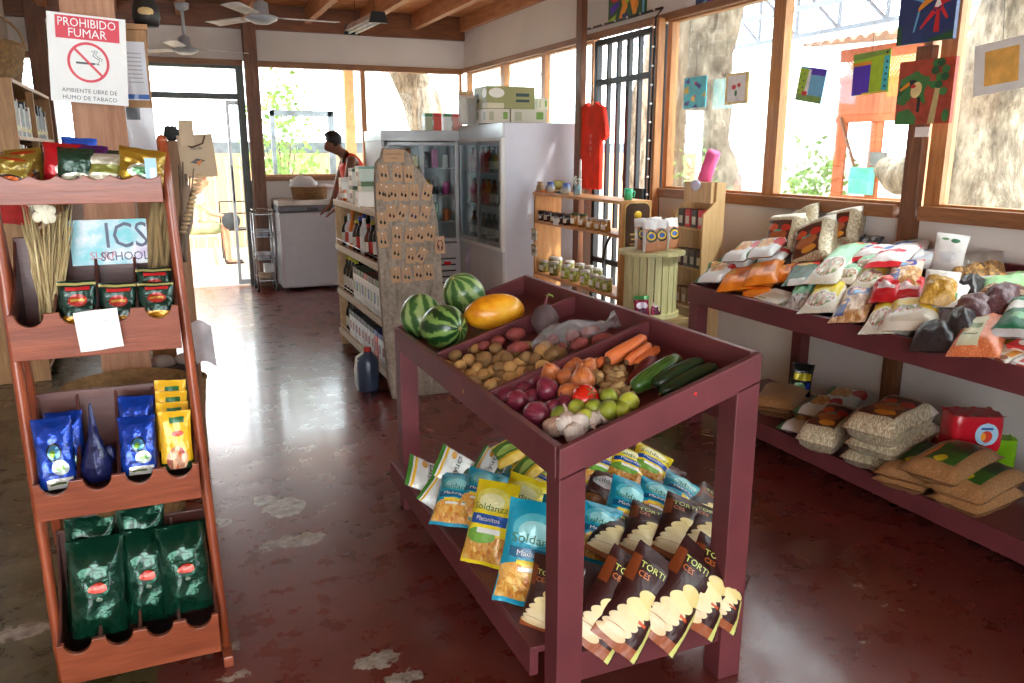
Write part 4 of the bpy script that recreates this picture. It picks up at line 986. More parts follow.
# paper note on the second bin
T0 = [at(73, 313, 'y', 2.275), at(117, 307, 'y', 2.275), at(124, 346, 'y', 2.27), at(81, 352, 'y', 2.27)]
mb = MB(); mb.grid(lambda u, v: (T0[3].lerp(T0[2], u)).lerp(T0[0].lerp(T0[1], u), v)+Vector((0, -.004-.004*math.sin(u*5+v*3), 0)), 10, 10)
for i in range(5): mb.grid(lambda u, v: (T0[3].lerp(T0[2], .25+.5*u*(1-.2*(i % 2)))).lerp(T0[0].lerp(T0[1], .25+.5*u*(1-.2*(i % 2))), .3+i*.1+.012*v)+Vector((0, -.0055-.004*math.sin((.25+.5*u)*5+(.3+i*.1)*3), 0)), 4, 1, 1)
o = mb.build('paper_note', [mat('white_paper', (236, 234, 228), .6, vary=.02), mat('faint_ink', (176, 180, 196), .6)]); tag(o, 'white printed note taped over the notched second bin', 'note')
# painted school sign standing behind the second bin
y = 2.5; A = at(73, 266, 'y', y); B = at(146, 222, 'y', y); w = B.x-A.x; h = B.z-A.z+.01
mb = MB(); mb.box(0, w, -.004, .004, 0, h, 0)
mb.text('ICS', .1, lambda x, z: Vector((x, -.006, z)), 1, w*.72, h*.62, .8); mb.text('SURF', .03, lambda x, z: Vector((x, -.006, z)), 2, w*.4, h*.2); mb.text('SCHOOL', .034, lambda x, z: Vector((x, -.006, z)), 1, w*.68, h*.17, .9)
t = NT('seascape'); t.setup(.4); nz = t.noise(t.coord('Object'), 9, 5, .6); t.l(t.ramp(nz.outputs[0], [(.35, lin((60, 190, 196))), (.5, lin((150, 200, 210))), (.6, lin((226, 226, 230))), (.75, lin((190, 170, 206)))]), t.b.inputs['Base Color'])
o = mb.build('painted_sign', [t.m, mat('navy_letter', (30, 50, 84), .4), mat('pink_letter', (190, 110, 130), .4)], loc=(A.x, y, A.z)); tag(o, 'turquoise painted board with large letters leaning behind the second bin', 'sign')
# dried straw and bark
STRAW = wood('straw', (150, 124, 78), (222, 204, 158), 'z', .8, 6)
BARKS = wood('dry_bark', (110, 88, 56), (176, 150, 104), 'z', .85, 5)
def straw(name, label, base, tips, n, r, m, seed=0, w=.03):
    rnd = random.Random(seed); mb = MB(); base = Vector(base)
    for i in range(n):
        a = Vector(tips[0]).lerp(Vector(tips[1]), rnd.random())+Vector((0, rnd.uniform(-.03, .03), rnd.uniform(-.07, .03)))
        b = base+Vector((rnd.uniform(-w, w), rnd.uniform(-.02, .02), rnd.uniform(0, .02))); mid = b.lerp(a, .5)+Vector((rnd.uniform(-.01, .01), rnd.uniform(-.01, .01), 0))
        rr = r*rnd.uniform(.5, 1.3); mb.tube([b, mid, a], [rr*.7, rr, rr*.4], 5)
    o = mb.build(name, m); tag(o, label, 'dried plants'); return o
straw('dried_straw', 'fan of pale dried straw standing in the empty first notch', at(50, 326, 'y', 2.42), (at(20, 215, 'y', 2.42), at(75, 212, 'y', 2.46)), 70, .004, STRAW, 1, .02)
mb = MB(); rnd = random.Random(2)
for i in range(16): mb.ell(at(36+rnd.uniform(-8, 16), 205+rnd.uniform(-5, 14), 'y', 2.41), (.012, .006, .014), 7, 5)
o = mb.build('dried_flowers', mat('dry_flower', (232, 222, 196), .8)); tag(o, 'cream dried flower heads on top of the straw fan', 'dried flowers')
straw('dried_bark', 'upright bundle of brown dried bark strips behind the third notch', at(158, 292, 'y', 2.47), (at(150, 176, 'y', 2.5), at(172, 176, 'y', 2.5)), 26, .009, BARKS, 3, .025)
straw('dried_bark', 'grey brown bundle of dried bark leaning right of the rack', at(182, 262, 'y', 2.62), (at(178, 160, 'y', 2.65), at(196, 176, 'y', 2.65)), 18, .008, mat('grey_bark', (120, 104, 88), .9, vary=.25), 4, .01)
mb = MB()
for i in range(14): P = at(183+i*1.3, 232-i*4.3, 'y', 2.6); mb.ell(P, (.012, .008, .006), 8, 5)
o = mb.build('seed_pod_string', mat('pod', (170, 146, 110), .8)); tag(o, 'twisted pale seed pod string right of the rack rail', 'seed pods')

# ================================================================ PILLAR, SIGN, SHELF BEHIND THE RACK
PY = 3.9
PIL = wood('pillar_wood', (150, 100, 70), (206, 160, 128), 'z', .6, 2, 10)
PIL.name = 'pillar_wood'
x0, x1 = at(72, 115, 'y', PY).x-.0, at(125, 115, 'y', PY).x
mb = MB(); mb.grid(lambda u, v: Vector((x0+(x1-x0)*u+.006*noise.noise(Vector((u*3, v*9, 1))), PY+.012*noise.noise(Vector((u*4, v*14, 0))), 3.05*v)), 8, 40)
mb.box(x0+.002, x1-.002, PY+.008, PY+.16, 0, 3.05)
o = mb.build('wooden_pillar', PIL); tag(o, 'light rough wooden pillar carrying the no-smoking sign', 'pillar')
A, B = at(48, 12, 'y', PY-.05), at(126, 20, 'y', PY-.05); sw = .345; sh_ = .375
ctr = at(88.5, 60.5, 'y', PY-.05)
s = empty('no_smoking_sign', 'white no-smoking sign with red header on the wooden pillar', 'sign', ctr); s.rotation_euler = (0, math.radians(3.5), 0); s.scale = (.82, .86, .84)
mb = MB(); mb.box(-sw/2, sw/2, -.002, .002, -sh_/2-.012, sh_/2+.018); mb.build('board', mat('sign_white', (236, 238, 236), .35, vary=.01), s)
mb = MB(); mb.box(-sw/2+.035, sw/2-.03, -.004, -.002, sh_/2-.095, sh_/2+.008, 0)
mb.text('PROHIBIDO', .056, lambda x, z: Vector((x, -.0055, z)), 1, 0, sh_/2-.022, .87, 1, 0); mb.text('FUMAR', .056, lambda x, z: Vector((x, -.0055, z)), 1, 0, sh_/2-.068, .95, 1, 0)
mb.build('header', [mat('sign_red', (214, 30, 60), .4, vary=.02), mat('letter_white', (245, 245, 245), .4, vary=0)], s)
mb = MB(); R0 = .093; czz = -.01
mb.grid(lambda u, v: Vector((math.sin(u*2*PI)*(R0-.012*v), -.004, czz+math.cos(u*2*PI)*(R0-.012*v))), 48, 1)
mb.bar((-.062, -.0045, czz+.062), (.062, -.0045, czz-.062), .011, .0012, 0, Vector((0, 1, 0)))
mb.box(-.055, .03, -.0036, -.0026, czz-.009, czz, 1); mb.box(.034, .048, -.0036, -.0026, czz-.009, czz, 2)
pts = [(.045, .0), (.05, .012), (.035, .018), (.02, .03), (.03, .045), (.015, .05)]
mb.tube([(x, -.003, czz+z+.004) for x, z in pts], .0018, 5, 1); mb.tube([(x+.012, -.003, czz+z+.008) for x, z in pts], .0014, 5, 1)
mb.build('symbol', [MATS['sign_red'], mat('print_dark', (40, 48, 52), .4), mat('print_grey', (150, 150, 150), .4)], s)
mb = MB(); mb.text('AMBIENTE LIBRE DE', .027, lambda x, z: Vector((x, -.0035, z)), 0, 0, -.145, .98, 1.05, 0); mb.text('HUMO DE TABACO', .027, lambda x, z: Vector((x, -.0035, z)), 0, 0, -.178, .98, 1.05, 0)
mb.build('caption', mat('caption_ink', (70, 74, 80), .5), s)
# tall shelf cabinet right of the pillar
CW = wood('cabinet_wood', (150, 106, 62), (206, 160, 106), 'z', .5)
cx0, cx1, cy0, cy1 = at(124, 80, 'y', 4.25).x, at(150, 80, 'y', 4.25).x, 4.25, 4.95
ztop = at(140, 30, 'y', 4.25).z
c = empty('tall_shelf', 'tall light wooden shelf behind the pillar with papers on its side', 'shelf', (cx0, cy0, 0))
def cb(mb, nm, m=CW, bev=.003): mb.v = [tuple(Vector(v)-Vector((cx0, cy0, 0))) for v in mb.v]; return mb.build(nm, m, c, bev=bev)
mb = MB(); mb.box(cx0, cx1, cy0, cy0+.02, 0, ztop); cb(mb, 'side_board')
mb = MB(); mb.box(cx0, cx1, cy1, cy1+.02, 0, ztop); cb(mb, 'side_board')
mb = MB(); mb.box(cx0, cx0+.015, cy0+.02, cy1, 0, ztop); cb(mb, 'back_board')
mb = MB(); mb.box(cx0-.01, cx1+.01, cy0-.01, cy1+.03, ztop, ztop+.025); cb(mb, 'top_board')
SZ = [.35, .7, 1.05, 1.38, 1.62, 1.9]
for z in SZ: mb = MB(); mb.box(cx0+.015, cx1, cy0+.02, cy1, z, z+.018); cb(mb, 'shelf_board')
JC = mat('jar_lid_white', (226, 222, 212), .4); JG = glassmat('jar_glass', (235, 240, 235), .08)
ji = 0
for z, cols in ((1.38, [(196, 60, 50), (60, 60, 56), (214, 206, 190)]), (1.62, [(220, 216, 200), (90, 110, 60), (206, 180, 120)]), (1.9, [(210, 200, 170), (150, 60, 40), (90, 70, 50)])):
    for i, cc in enumerate(cols):
        r = .03; L = MB(); L.lathe([(0, .1), (r*.9, .1), (r*.9, .125), (0, .125)], 14)
        mb = MB(); mb.lathe([(0, 0), (r, 0), (r, .085), (r*.8, .1), (0, .1)], 14)
        o = mb.build('jar', mat('jar_fill_%d' % ji, cc, .35, vary=.2), loc=(cx1-.04, cy0+.14+i*.2, z+.019)); ji += 1
        tag(o, '%s jar on the %s shelf of the tall cabinet' % (['nearest', 'middle', 'farthest'][i], {1.38: 'lowest visible', 1.62: 'middle', 1.9: 'upper'}[z]), 'jar', 'jars on the tall shelf'); L.build('lid', JC, o)
# papers pinned on the near side
for (px0, py0, px1, py1, lab, nm) in ((128, 42, 144, 100, 'white printed sheet with blue footer pinned beside the pillar', 1), (124, 108, 153, 156, 'clear plastic sleeve of white papers hanging below the printed sheet', 2)):
    A, B = at(px0, py1, 'y', cy0-.008-.004*nm), at(px1, py0, 'y', cy0-.008-.004*nm)
    mb = MB(); mb.grid(lambda u, v: Vector((A.x+(B.x-A.x)*u, A.y-.004*math.sin(u*4+v*2), A.z+(B.z-A.z)*v)), 8, 8)
    o = mb.build('pinned_paper', pmat('sheet_%d' % nm, (224, 228, 236), [('r', 0, .02, 1, .1, (60, 110, 190))]+[('r', .15, .3+i*.07, .8, .32+i*.07, (176, 180, 190)) for i in range(8)] if nm == 1 else [('r', .2, .75, .6, 1, (40, 44, 50)), ('r', 0, .7, .2, .72, (190, 196, 206))], .25, 0, .2, .1), None); tag(o, lab, 'paper')
# bird carving on top
bl = at(147, 26, 'y', 4.32); bt = empty('bird_carving', 'dark carved bird with a cream breast on the tall shelf', 'ornament', (bl.x, 4.33, ztop+.025))
mb = MB(); mb.lathe([(0, 0), (.05, 0), (.062, .04), (.058, .09), (.035, .14), (.026, .17), (.03, .2), (.018, .225), (0, .23)], 18); mb.build('body', mat('carving_black', (30, 26, 24), .5), bt)
mb = MB(); mb.ell((0, -.045, .06), (.036, .02, .026), 12, 8); mb.build('breast', mat('carving_cream', (206, 176, 120), .6), bt)
mb = MB(); mb.tube([(.0, -.02, .2), (.0, -.05, .195), (0, -.065, .18)], [.01, .007, .002], 6); mb.build('beak', mat('beak', (196, 130, 40), .5), bt)
# plank and shopping bag right of the rail
A0 = at(166, 180, 'y', 4.1); A1 = at(187, 180, 'y', 4.1)
mb = MB(); mb.box(0, .065, 0, .35, 0, 1.55); o = mb.build('upright_plank', wood('brown_plank', (120, 84, 54), (160, 122, 86), 'z', .6), loc=(.035, 4.1, 0), bev=.004); tag(o, 'brown upright wooden board right of the rack', 'board')
pb_ = at(199, 155, 'y', 4.0); s = empty('paper_bag', 'kraft paper shopping bag with a small bird print hanging on the board', 'bag', (pb_.x, 4.02, pb_.z-.1)); s.rotation_euler = (0, math.radians(-4), 0)
mb = MB(); mb.box(-.075, .075, -.02, .02, 0, .19)
mb.add([(-.035, -.022, .07), (-.005, -.022, .085), (.03, -.022, .075), (.0, -.022, .06)], [(0, 3, 2, 1)], 1); mb.add([(-.01, -.023, .072), (.02, -.023, .078), (.0, -.023, .05)], [(0, 2, 1)], 2); mb.text('tienda', .02, lambda x, z: Vector((x, -.022, z)), 1, 0, .13)
mb.build('sack', [mat('kraft_paper', (190, 168, 138), .7, vary=.05), mat('print_black', (34, 34, 36)), mat('bird_orange', (206, 130, 60), .6)], s, bev=.002)
mb = MB(); mb.tube([(-.045, -.024, .185), (-.04, -.03, .15), (-.02, -.03, .135), (0, -.03, .14), (.03, -.03, .15), (.045, -.024, .185)], .0035, 6); mb.build('handle', mat('cord_brown', (96, 70, 50), .7), s)
pb_ = at(186, 132, 'y', 4.0); s2 = empty('gift_tag', 'small kraft card hanging above the shopping bag', 'tag', (pb_.x, 3.98, pb_.z)); mb = MB(); mb.box(-.03, .03, -.002, .002, -.06, .05); mb.build('card', MATS['kraft_paper'], s2)
mb = MB(); mb.tube([(0, -.003, .045), (.0, -.006, .08), (.004, .0, .1)], .0018, 5); mb.build('string', MATS['cord_brown'], s2)
mb = MB(); q = Vector((.066, 4.2, 1.582)); mb.ell((0, 0, 0), (.035, .035, .035), 14, 9, 0, None, lambda d: 1+.5*noise.noise(d*3)); o = mb.build('dark_cloth_bag', mat('charcoal_cloth', (44, 46, 46), .8), loc=q); tag(o, 'crumpled dark cloth bundle on top of the upright brown board', 'cloth')
# red cloth and board at the far left
A = at(3, 222, 'y', 6.03); B = at(28, 205, 'y', 6.03)
mb = MB(); mb.grid(lambda u, v: Vector((A.x-.05+(B.x-A.x+.05)*u, 6.03-.012*math.sin(u*9), A.z+(B.z-A.z+.05)*v-.03*u)), 12, 6); o = mb.build('red_cloth', mat('red_cloth', (200, 44, 40), .7)); tag(o, 'corner of a red cloth hanging on the bookcase side', 'cloth')
# baskets at the pillar foot
WICK = wood('wicker', (104, 74, 42), (170, 132, 84), 'x', .8, 12, 3, 0, .6)
def basket(label, loc_, r0, r1, h, hand=False, m=WICK, sq=1):
    b = empty('wicker_basket', label, 'basket', loc_); mb = MB(); n = 40; rows = 12
    def f(u, v):
        a = u*2*PI; r = r0+(r1-r0)*v+.004*(1 if (int(round(u*n))+int(round(v*rows))) % 2 else -1); return Vector((math.cos(a)*r, math.sin(a)*r*sq, h*v))
    mb.grid(f, n, rows, sm=False); mb.grid(lambda u, v: f(u, v)*.0+Vector((math.cos(u*2*PI)*(r0+(r1-r0)*v-.01), math.sin(u*2*PI)*(r0+(r1-r0)*v-.01)*sq, .005+h*v)), n, 2, flip=True)
    mb.lathe([(0, .003), (r0, .003)], 24); mb.build('woven_body', m, b)
    mb = MB(); mb.tube([(math.cos(a*PI/16)*r1, math.sin(a*PI/16)*r1*sq, h) for a in range(33)], .009, 7); mb.build('rim', m, b)
    if hand: mb = MB(); mb.tube([(r1*math.cos(a*PI/12), 0, h+abs(r1)*.9*math.sin(a*PI/12)) for a in range(13)], .008, 7); mb.build('handle', m, b)
    return b
p = at(150, 430, 'z', 0); 
basket('wide wicker basket on the floor around the pillar foot', (-.2, 3.58, 0), .17, .25, .56)
basket('deeper brown wicker basket right of the rack rail', (-.03, 4.22, 0), .11, .15, .4)
mb = MB(); mb.box(-.14, .1, -.05, .05, 0, .12); mb.ell((-.05, 0, .13), (.06, .05, .04), 12, 8, 1); mb.ell((.05, .02, .13), (.05, .05, .035), 12, 8, 1)
o = mb.build('dark_crate', [mat('dark_crate', (52, 40, 36), .7), mat('grey_stone', (150, 140, 132), .7)], loc=(-.02, 4.0, .41), bev=.006); tag(o, 'dark crate of grey stones resting on the basket right of the rack', 'crate')
p = at(203, 342, 'y', 3.9); mb = MB(); mb.grid(lambda u, v: Vector((p.x-.045+.085*u+.01*v, 3.9-.03*math.sin(u*3)-.02*v, p.z+.09-.19*v+.02*math.sin(u*4))), 12, 12); o = mb.build('white_cloth', mat('white_cloth', (206, 200, 204), .7)); tag(o, 'pale cloth draped over the dark crate', 'cloth')
# bookcase and basket, far left
bx, by0, by1, bz = -.8, 6.05, 8.0, 1.95
b = empty('bookcase', 'light wooden bookcase of small books against the left wall', 'bookcase', (bx-.35, by0, 0))
BO = Vector((bx-.35, by0, 0))
def bb(mb, nm, m=CW): mb.v = [tuple(Vector(v)-BO) for v in mb.v]; return mb.build(nm, m, b, bev=.003)
mb = MB(); mb.box(bx-.35, bx, by0, by0+.025, 0, bz); bb(mb, 'side_panel')
mb = MB(); mb.box(bx-.35, bx, by1, by1+.025, 0, bz); bb(mb, 'side_panel')
mb = MB(); mb.box(bx-.35, bx-.34, by0+.025, by1, 0, bz); bb(mb, 'back_panel')
mb = MB(); mb.box(bx-.05, bx, 7.0, 7.025, 0, bz); bb(mb, 'upright')
for z in (.1, .55, 1.0, 1.3, 1.6, 1.95): mb = MB(); mb.box(bx-.34, bx+.002, by0+.025, by1, z-.025, z); bb(mb, 'shelf_board')
rnd = random.Random(9); bcols = [(40, 44, 50), (226, 222, 214), (60, 70, 90), (214, 210, 200), (120, 40, 36), (236, 234, 228), (90, 100, 70)]
nb_ = 0
for z in (1.3, 1.6):
    y = by0+.06
    while y < by1-.1:
        w = rnd.uniform(.05, .085); h = rnd.uniform(.17, .25)
        if abs(y+w/2-7.01) < w/2+.02: y = 7.04; continue
        ccx = rnd.choice(bcols); mb = MB(); mb.box(-.13, 0, 0, w-.006, 0, h, 0); mb.box(-.128, .0005, .004, w-.01, h*.15, h*.3, 1)
        o = mb.build('book', [mat('book_%d' % bcols.index(ccx), ccx, .5), mat('book_band', (200, 180, 120), .5)], loc=(bx-.03, y, z+.001))
        tag(o, 'spine-out book on the %s shelf of the bookcase' % ('upper' if z == 1.6 else 'second'), 'book', 'books on the %s bookcase shelf' % ('upper' if z == 1.6 else 'second')); y += w
for i, y in enumerate([6.15, 6.35, 6.5, 6.75, 6.9, 7.2, 7.4, 7.6]):
    mb = MB(); mb.lathe([(0, 0), (.03, 0), (.03, .12), (.012, .16), (.012, .2), (0, .2)], 12); o = mb.build('small_bottle', mat('small_bottle_%d' % (i % 3), [(196, 160, 90), (90, 60, 40), (214, 206, 190)][i % 3], .3), loc=(bx-.06, y, 1.001))
    tag(o, 'small bottle on the lowest visible bookcase shelf', 'bottle', 'bottles on the bookcase')
basket('brown wicker basket lying on top of the bookcase', (bx-.18, 6.55, 1.951), .17, .22, .24, True, sq=1.8)
for pxx, yy, lab, h in ((197, 20, '', 0),): pass

# ================================================================ GONDOLA SHELF AND JEWELLERY BOARD
GX, GY0, GY1 = 1.21, 4.79, 6.33
GW = wood('gondola_wood', (176, 138, 92), (214, 182, 136), 'y', .5)
LIP = wood('shelf_lip', (196, 182, 152), (226, 214, 190), 'y', .5)
g = empty('gondola_shelf', 'wooden aisle shelf with pale lips holding bottles and cartons', 'shelf', (GX, GY0, 0))
GO = Vector((GX, GY0, 0))
def gb(mb, nm, m=GW, bev=.003): mb.v = [tuple(Vector(v)-GO) for v in mb.v]; return mb.build(nm, m, g, bev=bev)
GZ = [1.14, .80, .45, .13]
mb = MB(); mb.box(GX+.01, GX+.31, GY1, GY1+.025, 0, GZ[0]-.0); gb(mb, 'end_panel')
mb = MB(); mb.box(GX+.01, GX+.31, GY0, GY0+.02, 0, GZ[0]); gb(mb, 'end_panel')
mb = MB(); mb.box(GX+.29, GX+.305, GY0+.02, GY1, 0, GZ[0]); gb(mb, 'back_panel')
for z in GZ:
    mb = MB(); mb.box(GX+.02, GX+.29, GY0+.02, GY1, z-.02, z-.002); gb(mb, 'shelf_board')
    mb = MB(); mb.box(GX-.002, GX+.02, GY0, GY1+.02, z-.035, z+.008); gb(mb, 'shelf_lip', LIP)
for z in GZ[1:]:
    mb = MB(); mb.tube([(GX+.002, GY0+.02, z+.05), (GX+.002, GY1, z+.05)], .0025, 5); gb(mb, 'wire_rail', mat('steel_wire', (190, 190, 190), .3, .8), 0)
def carton(name, label, P, w, d, h, cols, grp, cat='carton', top=None, m=None):
    mb = MB(); mb.box(-d/2, d/2, -w/2, w/2, 0, h, 0); mb.box(-d/2-.0006, d/2+.0006, -w/2-.0006, w/2+.0006, h*.82, h+.0006, 1)
    mb.box(-d/2-.001, -d/2, -w*.3, w*.3, h*.3, h*.6, 2)
    o = mb.build(name, [mat('carton_%d_%d_%d' % c, c, .4, vary=.04) for c in cols], loc=P); tag(o, label, cat, grp); return o
def bottle(name, label, P, r, h, body, capc, grp, lab=None, cat='bottle'):
    mb = MB(); mb.lathe([(0, 0), (r, 0), (r, h*.55), (r*.85, h*.64), (r*.36, h*.78), (r*.34, h*.92), (0, h*.92)], 12, 0)
    o = mb.build(name, mat('bottle_%d_%d_%d' % body, body, .15, vary=.04), loc=P); tag(o, label, cat, grp)
    L = MB(); L.lathe([(r*1.01, h*.15), (r*1.01, h*.45)], 12); L.build('label', mat('blabel_%d_%d_%d' % (lab or (220, 216, 204)), lab or (220, 216, 204), .5, vary=.05), o)
    c = MB(); c.lathe([(r*.4, h*.9), (r*.42, h), (0, h)], 10); c.build('cap', mat('bcap_%d_%d_%d' % capc, capc, .4, vary=0), o); return o
rnd = random.Random(21)
bot = [((30, 34, 30), (40, 70, 40)), ((226, 226, 220), (240, 240, 240)), ((206, 110, 30), (230, 120, 20)), ((60, 40, 26), (220, 200, 40)), ((40, 30, 24), (40, 60, 150)), ((230, 230, 226), (40, 60, 130)), ((90, 34, 22), (200, 30, 30)), ((34, 34, 36), (206, 190, 40)), ((30, 26, 24), (200, 40, 30)), ((206, 200, 190), (230, 120, 30)), ((44, 30, 22), (220, 40, 40)), ((40, 50, 40), (230, 210, 60))]
n = 12
for i in range(n):
    y = GY1-.07-i*(GY1-GY0-.16)/(n-1); b_, c_ = bot[i]
    bottle('glass_bottle', '%s bottle from the far end, front row of the second shelf' % ORD[i], (GX+.07, y, GZ[1]), .034, .22+.03*(i % 3), b_, c_, 'bottles on the second shelf', [(226, 222, 210), (196, 60, 50), (240, 240, 236)][i % 3])
for i in range(n):
    y = GY1-.12-i*(GY1-GY0-.2)/(n-1); b_, c_ = bot[(i*5+2) % 12]
    bottle('glass_bottle', '%s bottle from the far end, back row of the second shelf' % ORD[i], (GX+.18, y, GZ[1]), .034, .27, b_, c_, 'bottles on the second shelf')
for i in range(4):
    for r_ in (0, 1):
        bottle('glass_bottle', 'dark bottle with yellow top, %s from the far end, %s row of the third shelf' % (ORD[i], ['front', 'back'][r_]), (GX+.07+.1*r_, GY1-.07-i*.105, GZ[2]), .036, .27, (36, 34, 26), (196, 190, 60), 'dark bottles on the third shelf')
for i in range(12):
    y = GY1-.5-i*.088
    cols = [((226, 228, 224), [(60, 66, 60), (150, 40, 40), (50, 110, 60)][i % 3], (150, 180, 150)), ((230, 230, 226), [(200, 36, 40), (70, 72, 70)][i % 2], (90, 130, 160))][i % 2]
    carton('juice_carton', '%s tall white carton from the far end, third shelf' % ORD[i], (GX+.07, y, GZ[2]), .07, .09, .235, cols, 'cartons on the third shelf')
    carton('juice_carton', '%s white carton from the far end in the back row, third shelf' % ORD[i], (GX+.19, y, GZ[2]), .07, .09, .235, cols, 'cartons on the third shelf')
for i in range(12):
    y = GY1-.28-i*.1
    cols = ((224, 226, 226) if i < 8 else (226, 70, 60) if i == 8 else (222, 226, 230), [(50, 54, 60), (60, 64, 66), (40, 60, 140)][i//4], (150, 60, 60))
    carton('juice_carton', '%s boxed carton from the far end on the lowest shelf' % ORD[i], (GX+.08, y, GZ[3]), .08, .1, .2, cols, 'cartons on the lowest shelf')
for i in range(3): bottle('glass_bottle', 'dark bottle, %s from the far end, lowest shelf' % ORD[i], (GX+.07, GY1-.06-.09*i, GZ[3]), .03, .25, (28, 34, 28), (30, 30, 30), 'bottles on the lowest shelf')
# things on top of the gondola, at the far half
for (px, py, w, h, cols, lab) in ((349, 205, .1, .17, ((226, 224, 216), (206, 200, 190), (170, 60, 60)), 'white box with a red window on top of the aisle shelf'), (360, 207, .12, .12, ((206, 206, 190), (60, 90, 60), (40, 50, 44)), 'green and white tea box on top of the aisle shelf'), (369, 209, .12, .16, ((190, 196, 176), (80, 110, 70), (40, 50, 44)), 'grey green tea box nearest the jewellery board'),
                                  (366, 208, .1, .1, ((236, 234, 226), (236, 234, 226), (206, 206, 200)), 'small white box in front of the tea boxes')):
    P = at(px, py, 'x', GX+.1 if h != .1 else GX+.05); P.z = GZ[0]+.0; carton('tea_box', lab, P, w, .12, h, cols, 'boxes on top of the aisle shelf', 'box')
for (px, zz, w, h, cols, lab) in ((360, .125, .13, .12, ((214, 216, 206), (70, 96, 70), (40, 50, 44)), 'tea box stacked on the green and white tea box'), (367, .165, .12, .1, ((196, 210, 196), (120, 160, 140), (60, 70, 64)), 'pale green box topmost on the aisle shelf')):
    P = at(px, 207, 'x', GX+.1); P.z = GZ[0]+zz; carton('tea_box', lab, P, w, .12, h, cols, 'boxes on top of the aisle shelf', 'box')
bottle('glass_bottle', 'small orange bottle at the far end on top of the aisle shelf', (GX+.06, GY1-.1, GZ[0]), .03, .13, (206, 100, 30), (200, 60, 30), None)
# blue-grey jug on the floor
jp = at(369, 390, 'z', 0); j = empty('plastic_jug', 'dark blue grey jug with red cap standing at the aisle shelf foot', 'jug', (jp.x, jp.y, 0))
mb = MB(); mb.lathe([(0, 0), (.06, 0), (.068, .01), (.068, .19), (.06, .215), (.03, .25), (.022, .262), (0, .262)], 22); mb.build('body', mat('jug_blue', (64, 76, 96), .3, vary=.06), j)
mb = MB(); mb.lathe([(.024, .258), (.024, .285), (0, .285)], 14); mb.build('cap', mat('cap_red', (190, 40, 40), .4), j)
mb = MB(); mb.tube([(-.03, -.01, .255), (-.075, -.01, .23), (-.085, -.01, .15), (-.08, -.01, .05), (-.07, -.01, .01)], .009, 8); mb.tube([(-.03, -.01, .225), (-.06, -.01, .2), (-.075, -.01, .21)], .006, 6); mb.build('handle', mat('handle_white', (216, 222, 216), .4), j)
# jewellery board
JY = 4.72
out = [(452, 403), (446, 330), (443, 280), (440, 240), (437, 215), (433, 195), (427, 182), (422, 173), (414, 164), (411, 154), (403, 148), (383, 148), (381, 157), (376, 163), (375, 185), (377, 230), (380, 280), (384, 335), (389, 385), (393, 402), (420, 405)]
pts = [at(a, b, 'y', JY) for a, b in out]; pts = [(p.x, max(0, p.z)) for p in pts]
jb = MB(); jb.prism(pts[::-1], JY+.045, JY)
t = NT('driftwood'); t.setup(.85, 0, .2); v = t.coord('Object', (6, 6, 1)); nz = t.noise(v, 4, 8, .7); n2 = t.noise(t.coord('Object'), 40, 4, .6)
f = t.math('ADD', t.math('MULTIPLY', nz.outputs[0], .6), t.math('MULTIPLY', n2.outputs[0], .4)); t.l(t.ramp(f, [(.32, lin((104, 92, 80))), (.5, lin((142, 128, 114))), (.68, lin((172, 158, 142)))]), t.b.inputs['Base Color']); t.bump(f, .4, .02)
o = jb.build('jewellery_board', t.m, bev=.008); tag(o, 'grey weathered wooden slab pinned with small earring cards', 'display board')
KR = mat('kraft_card', (170, 132, 98), .7, vary=.05); PIN = mat('pin_white', (236, 232, 226), .4)
ecs = [(40, 36, 40), (60, 56, 60), (90, 60, 50), (30, 34, 60), (150, 110, 50), (90, 80, 40), (40, 40, 44), (170, 40, 60), (70, 66, 70), (60, 80, 60), (170, 50, 50), (90, 60, 60), (60, 60, 160), (206, 206, 210), (60, 110, 100), (50, 90, 60), (120, 50, 30), (90, 80, 60), (70, 80, 70), (70, 110, 70), (150, 80, 40), (60, 110, 160), (80, 110, 80), (60, 170, 170)]
rowsJ = [[(57, 140, 8), (118, 142, 0), (165, 145, 4)], [(48, 218, 0), (72, 226, 4), (100, 222, -3), (143, 224, 0), (188, 222, 2), (243, 222, -12)], [(53, 342, 6), (92, 313, 4), (137, 308, -20), (187, 315, -6), (235, 313, -18)],
         [(55, 425, 8), (115, 402, 2), (170, 407, -6), (216, 402, -14), (256, 397, -10)], [(113, 475, -4), (174, 492, -3), (219, 492, -28)], [(110, 575, 3), (157, 575, 5), (207, 567, 2), (250, 563, 2)]]
ei = 0
mb0 = MB(); mb0.box(-.029, .029, -.0015, 0, -.048, .048); card0 = mb0.build('earring_card', KR)
pin0 = MB(); pin0.ell((0, -.003, .036), (.005, .003, .005), 8, 5); pin0 = pin0.build('pin', PIN, card0)
for ri, row in enumerate(rowsJ):
    for ci, (zx, zy, rot) in enumerate(row):
        P = at(370+zx/4.267, 140+zy/4.267, 'y', JY-.004-.0018*(ci % 2))
        o = card0 if ei == 0 else dup(card0)
        o.location = P; o.rotation_euler = (0, math.radians(-rot), 0); tag(o, 'kraft earring card, %s from the left in row %s from the top' % (ORD[ci], ['one', 'two', 'three', 'four', 'five', 'six'][ri]), 'earring card', 'earring cards on the grey board')
        cc = ecs[ei % len(ecs)]
        for s in (-1, 1):
            e = MB(); e.ell((s*.011, -.004, -.014-.003*s), (.0065, .003, .011), 8, 6); e.tube([(s*.011, -.003, -.002), (s*.011, -.003, .008)], .001, 4); e.build('earring', mat('bead_%d_%d_%d' % cc, cc, .2, .2, 0), o)
        ei += 1
P = at(393.5, 156, 'y', JY-.004); mb = MB(); mb.box(-.062, .062, -.002, 0, -.035, .035, 0)
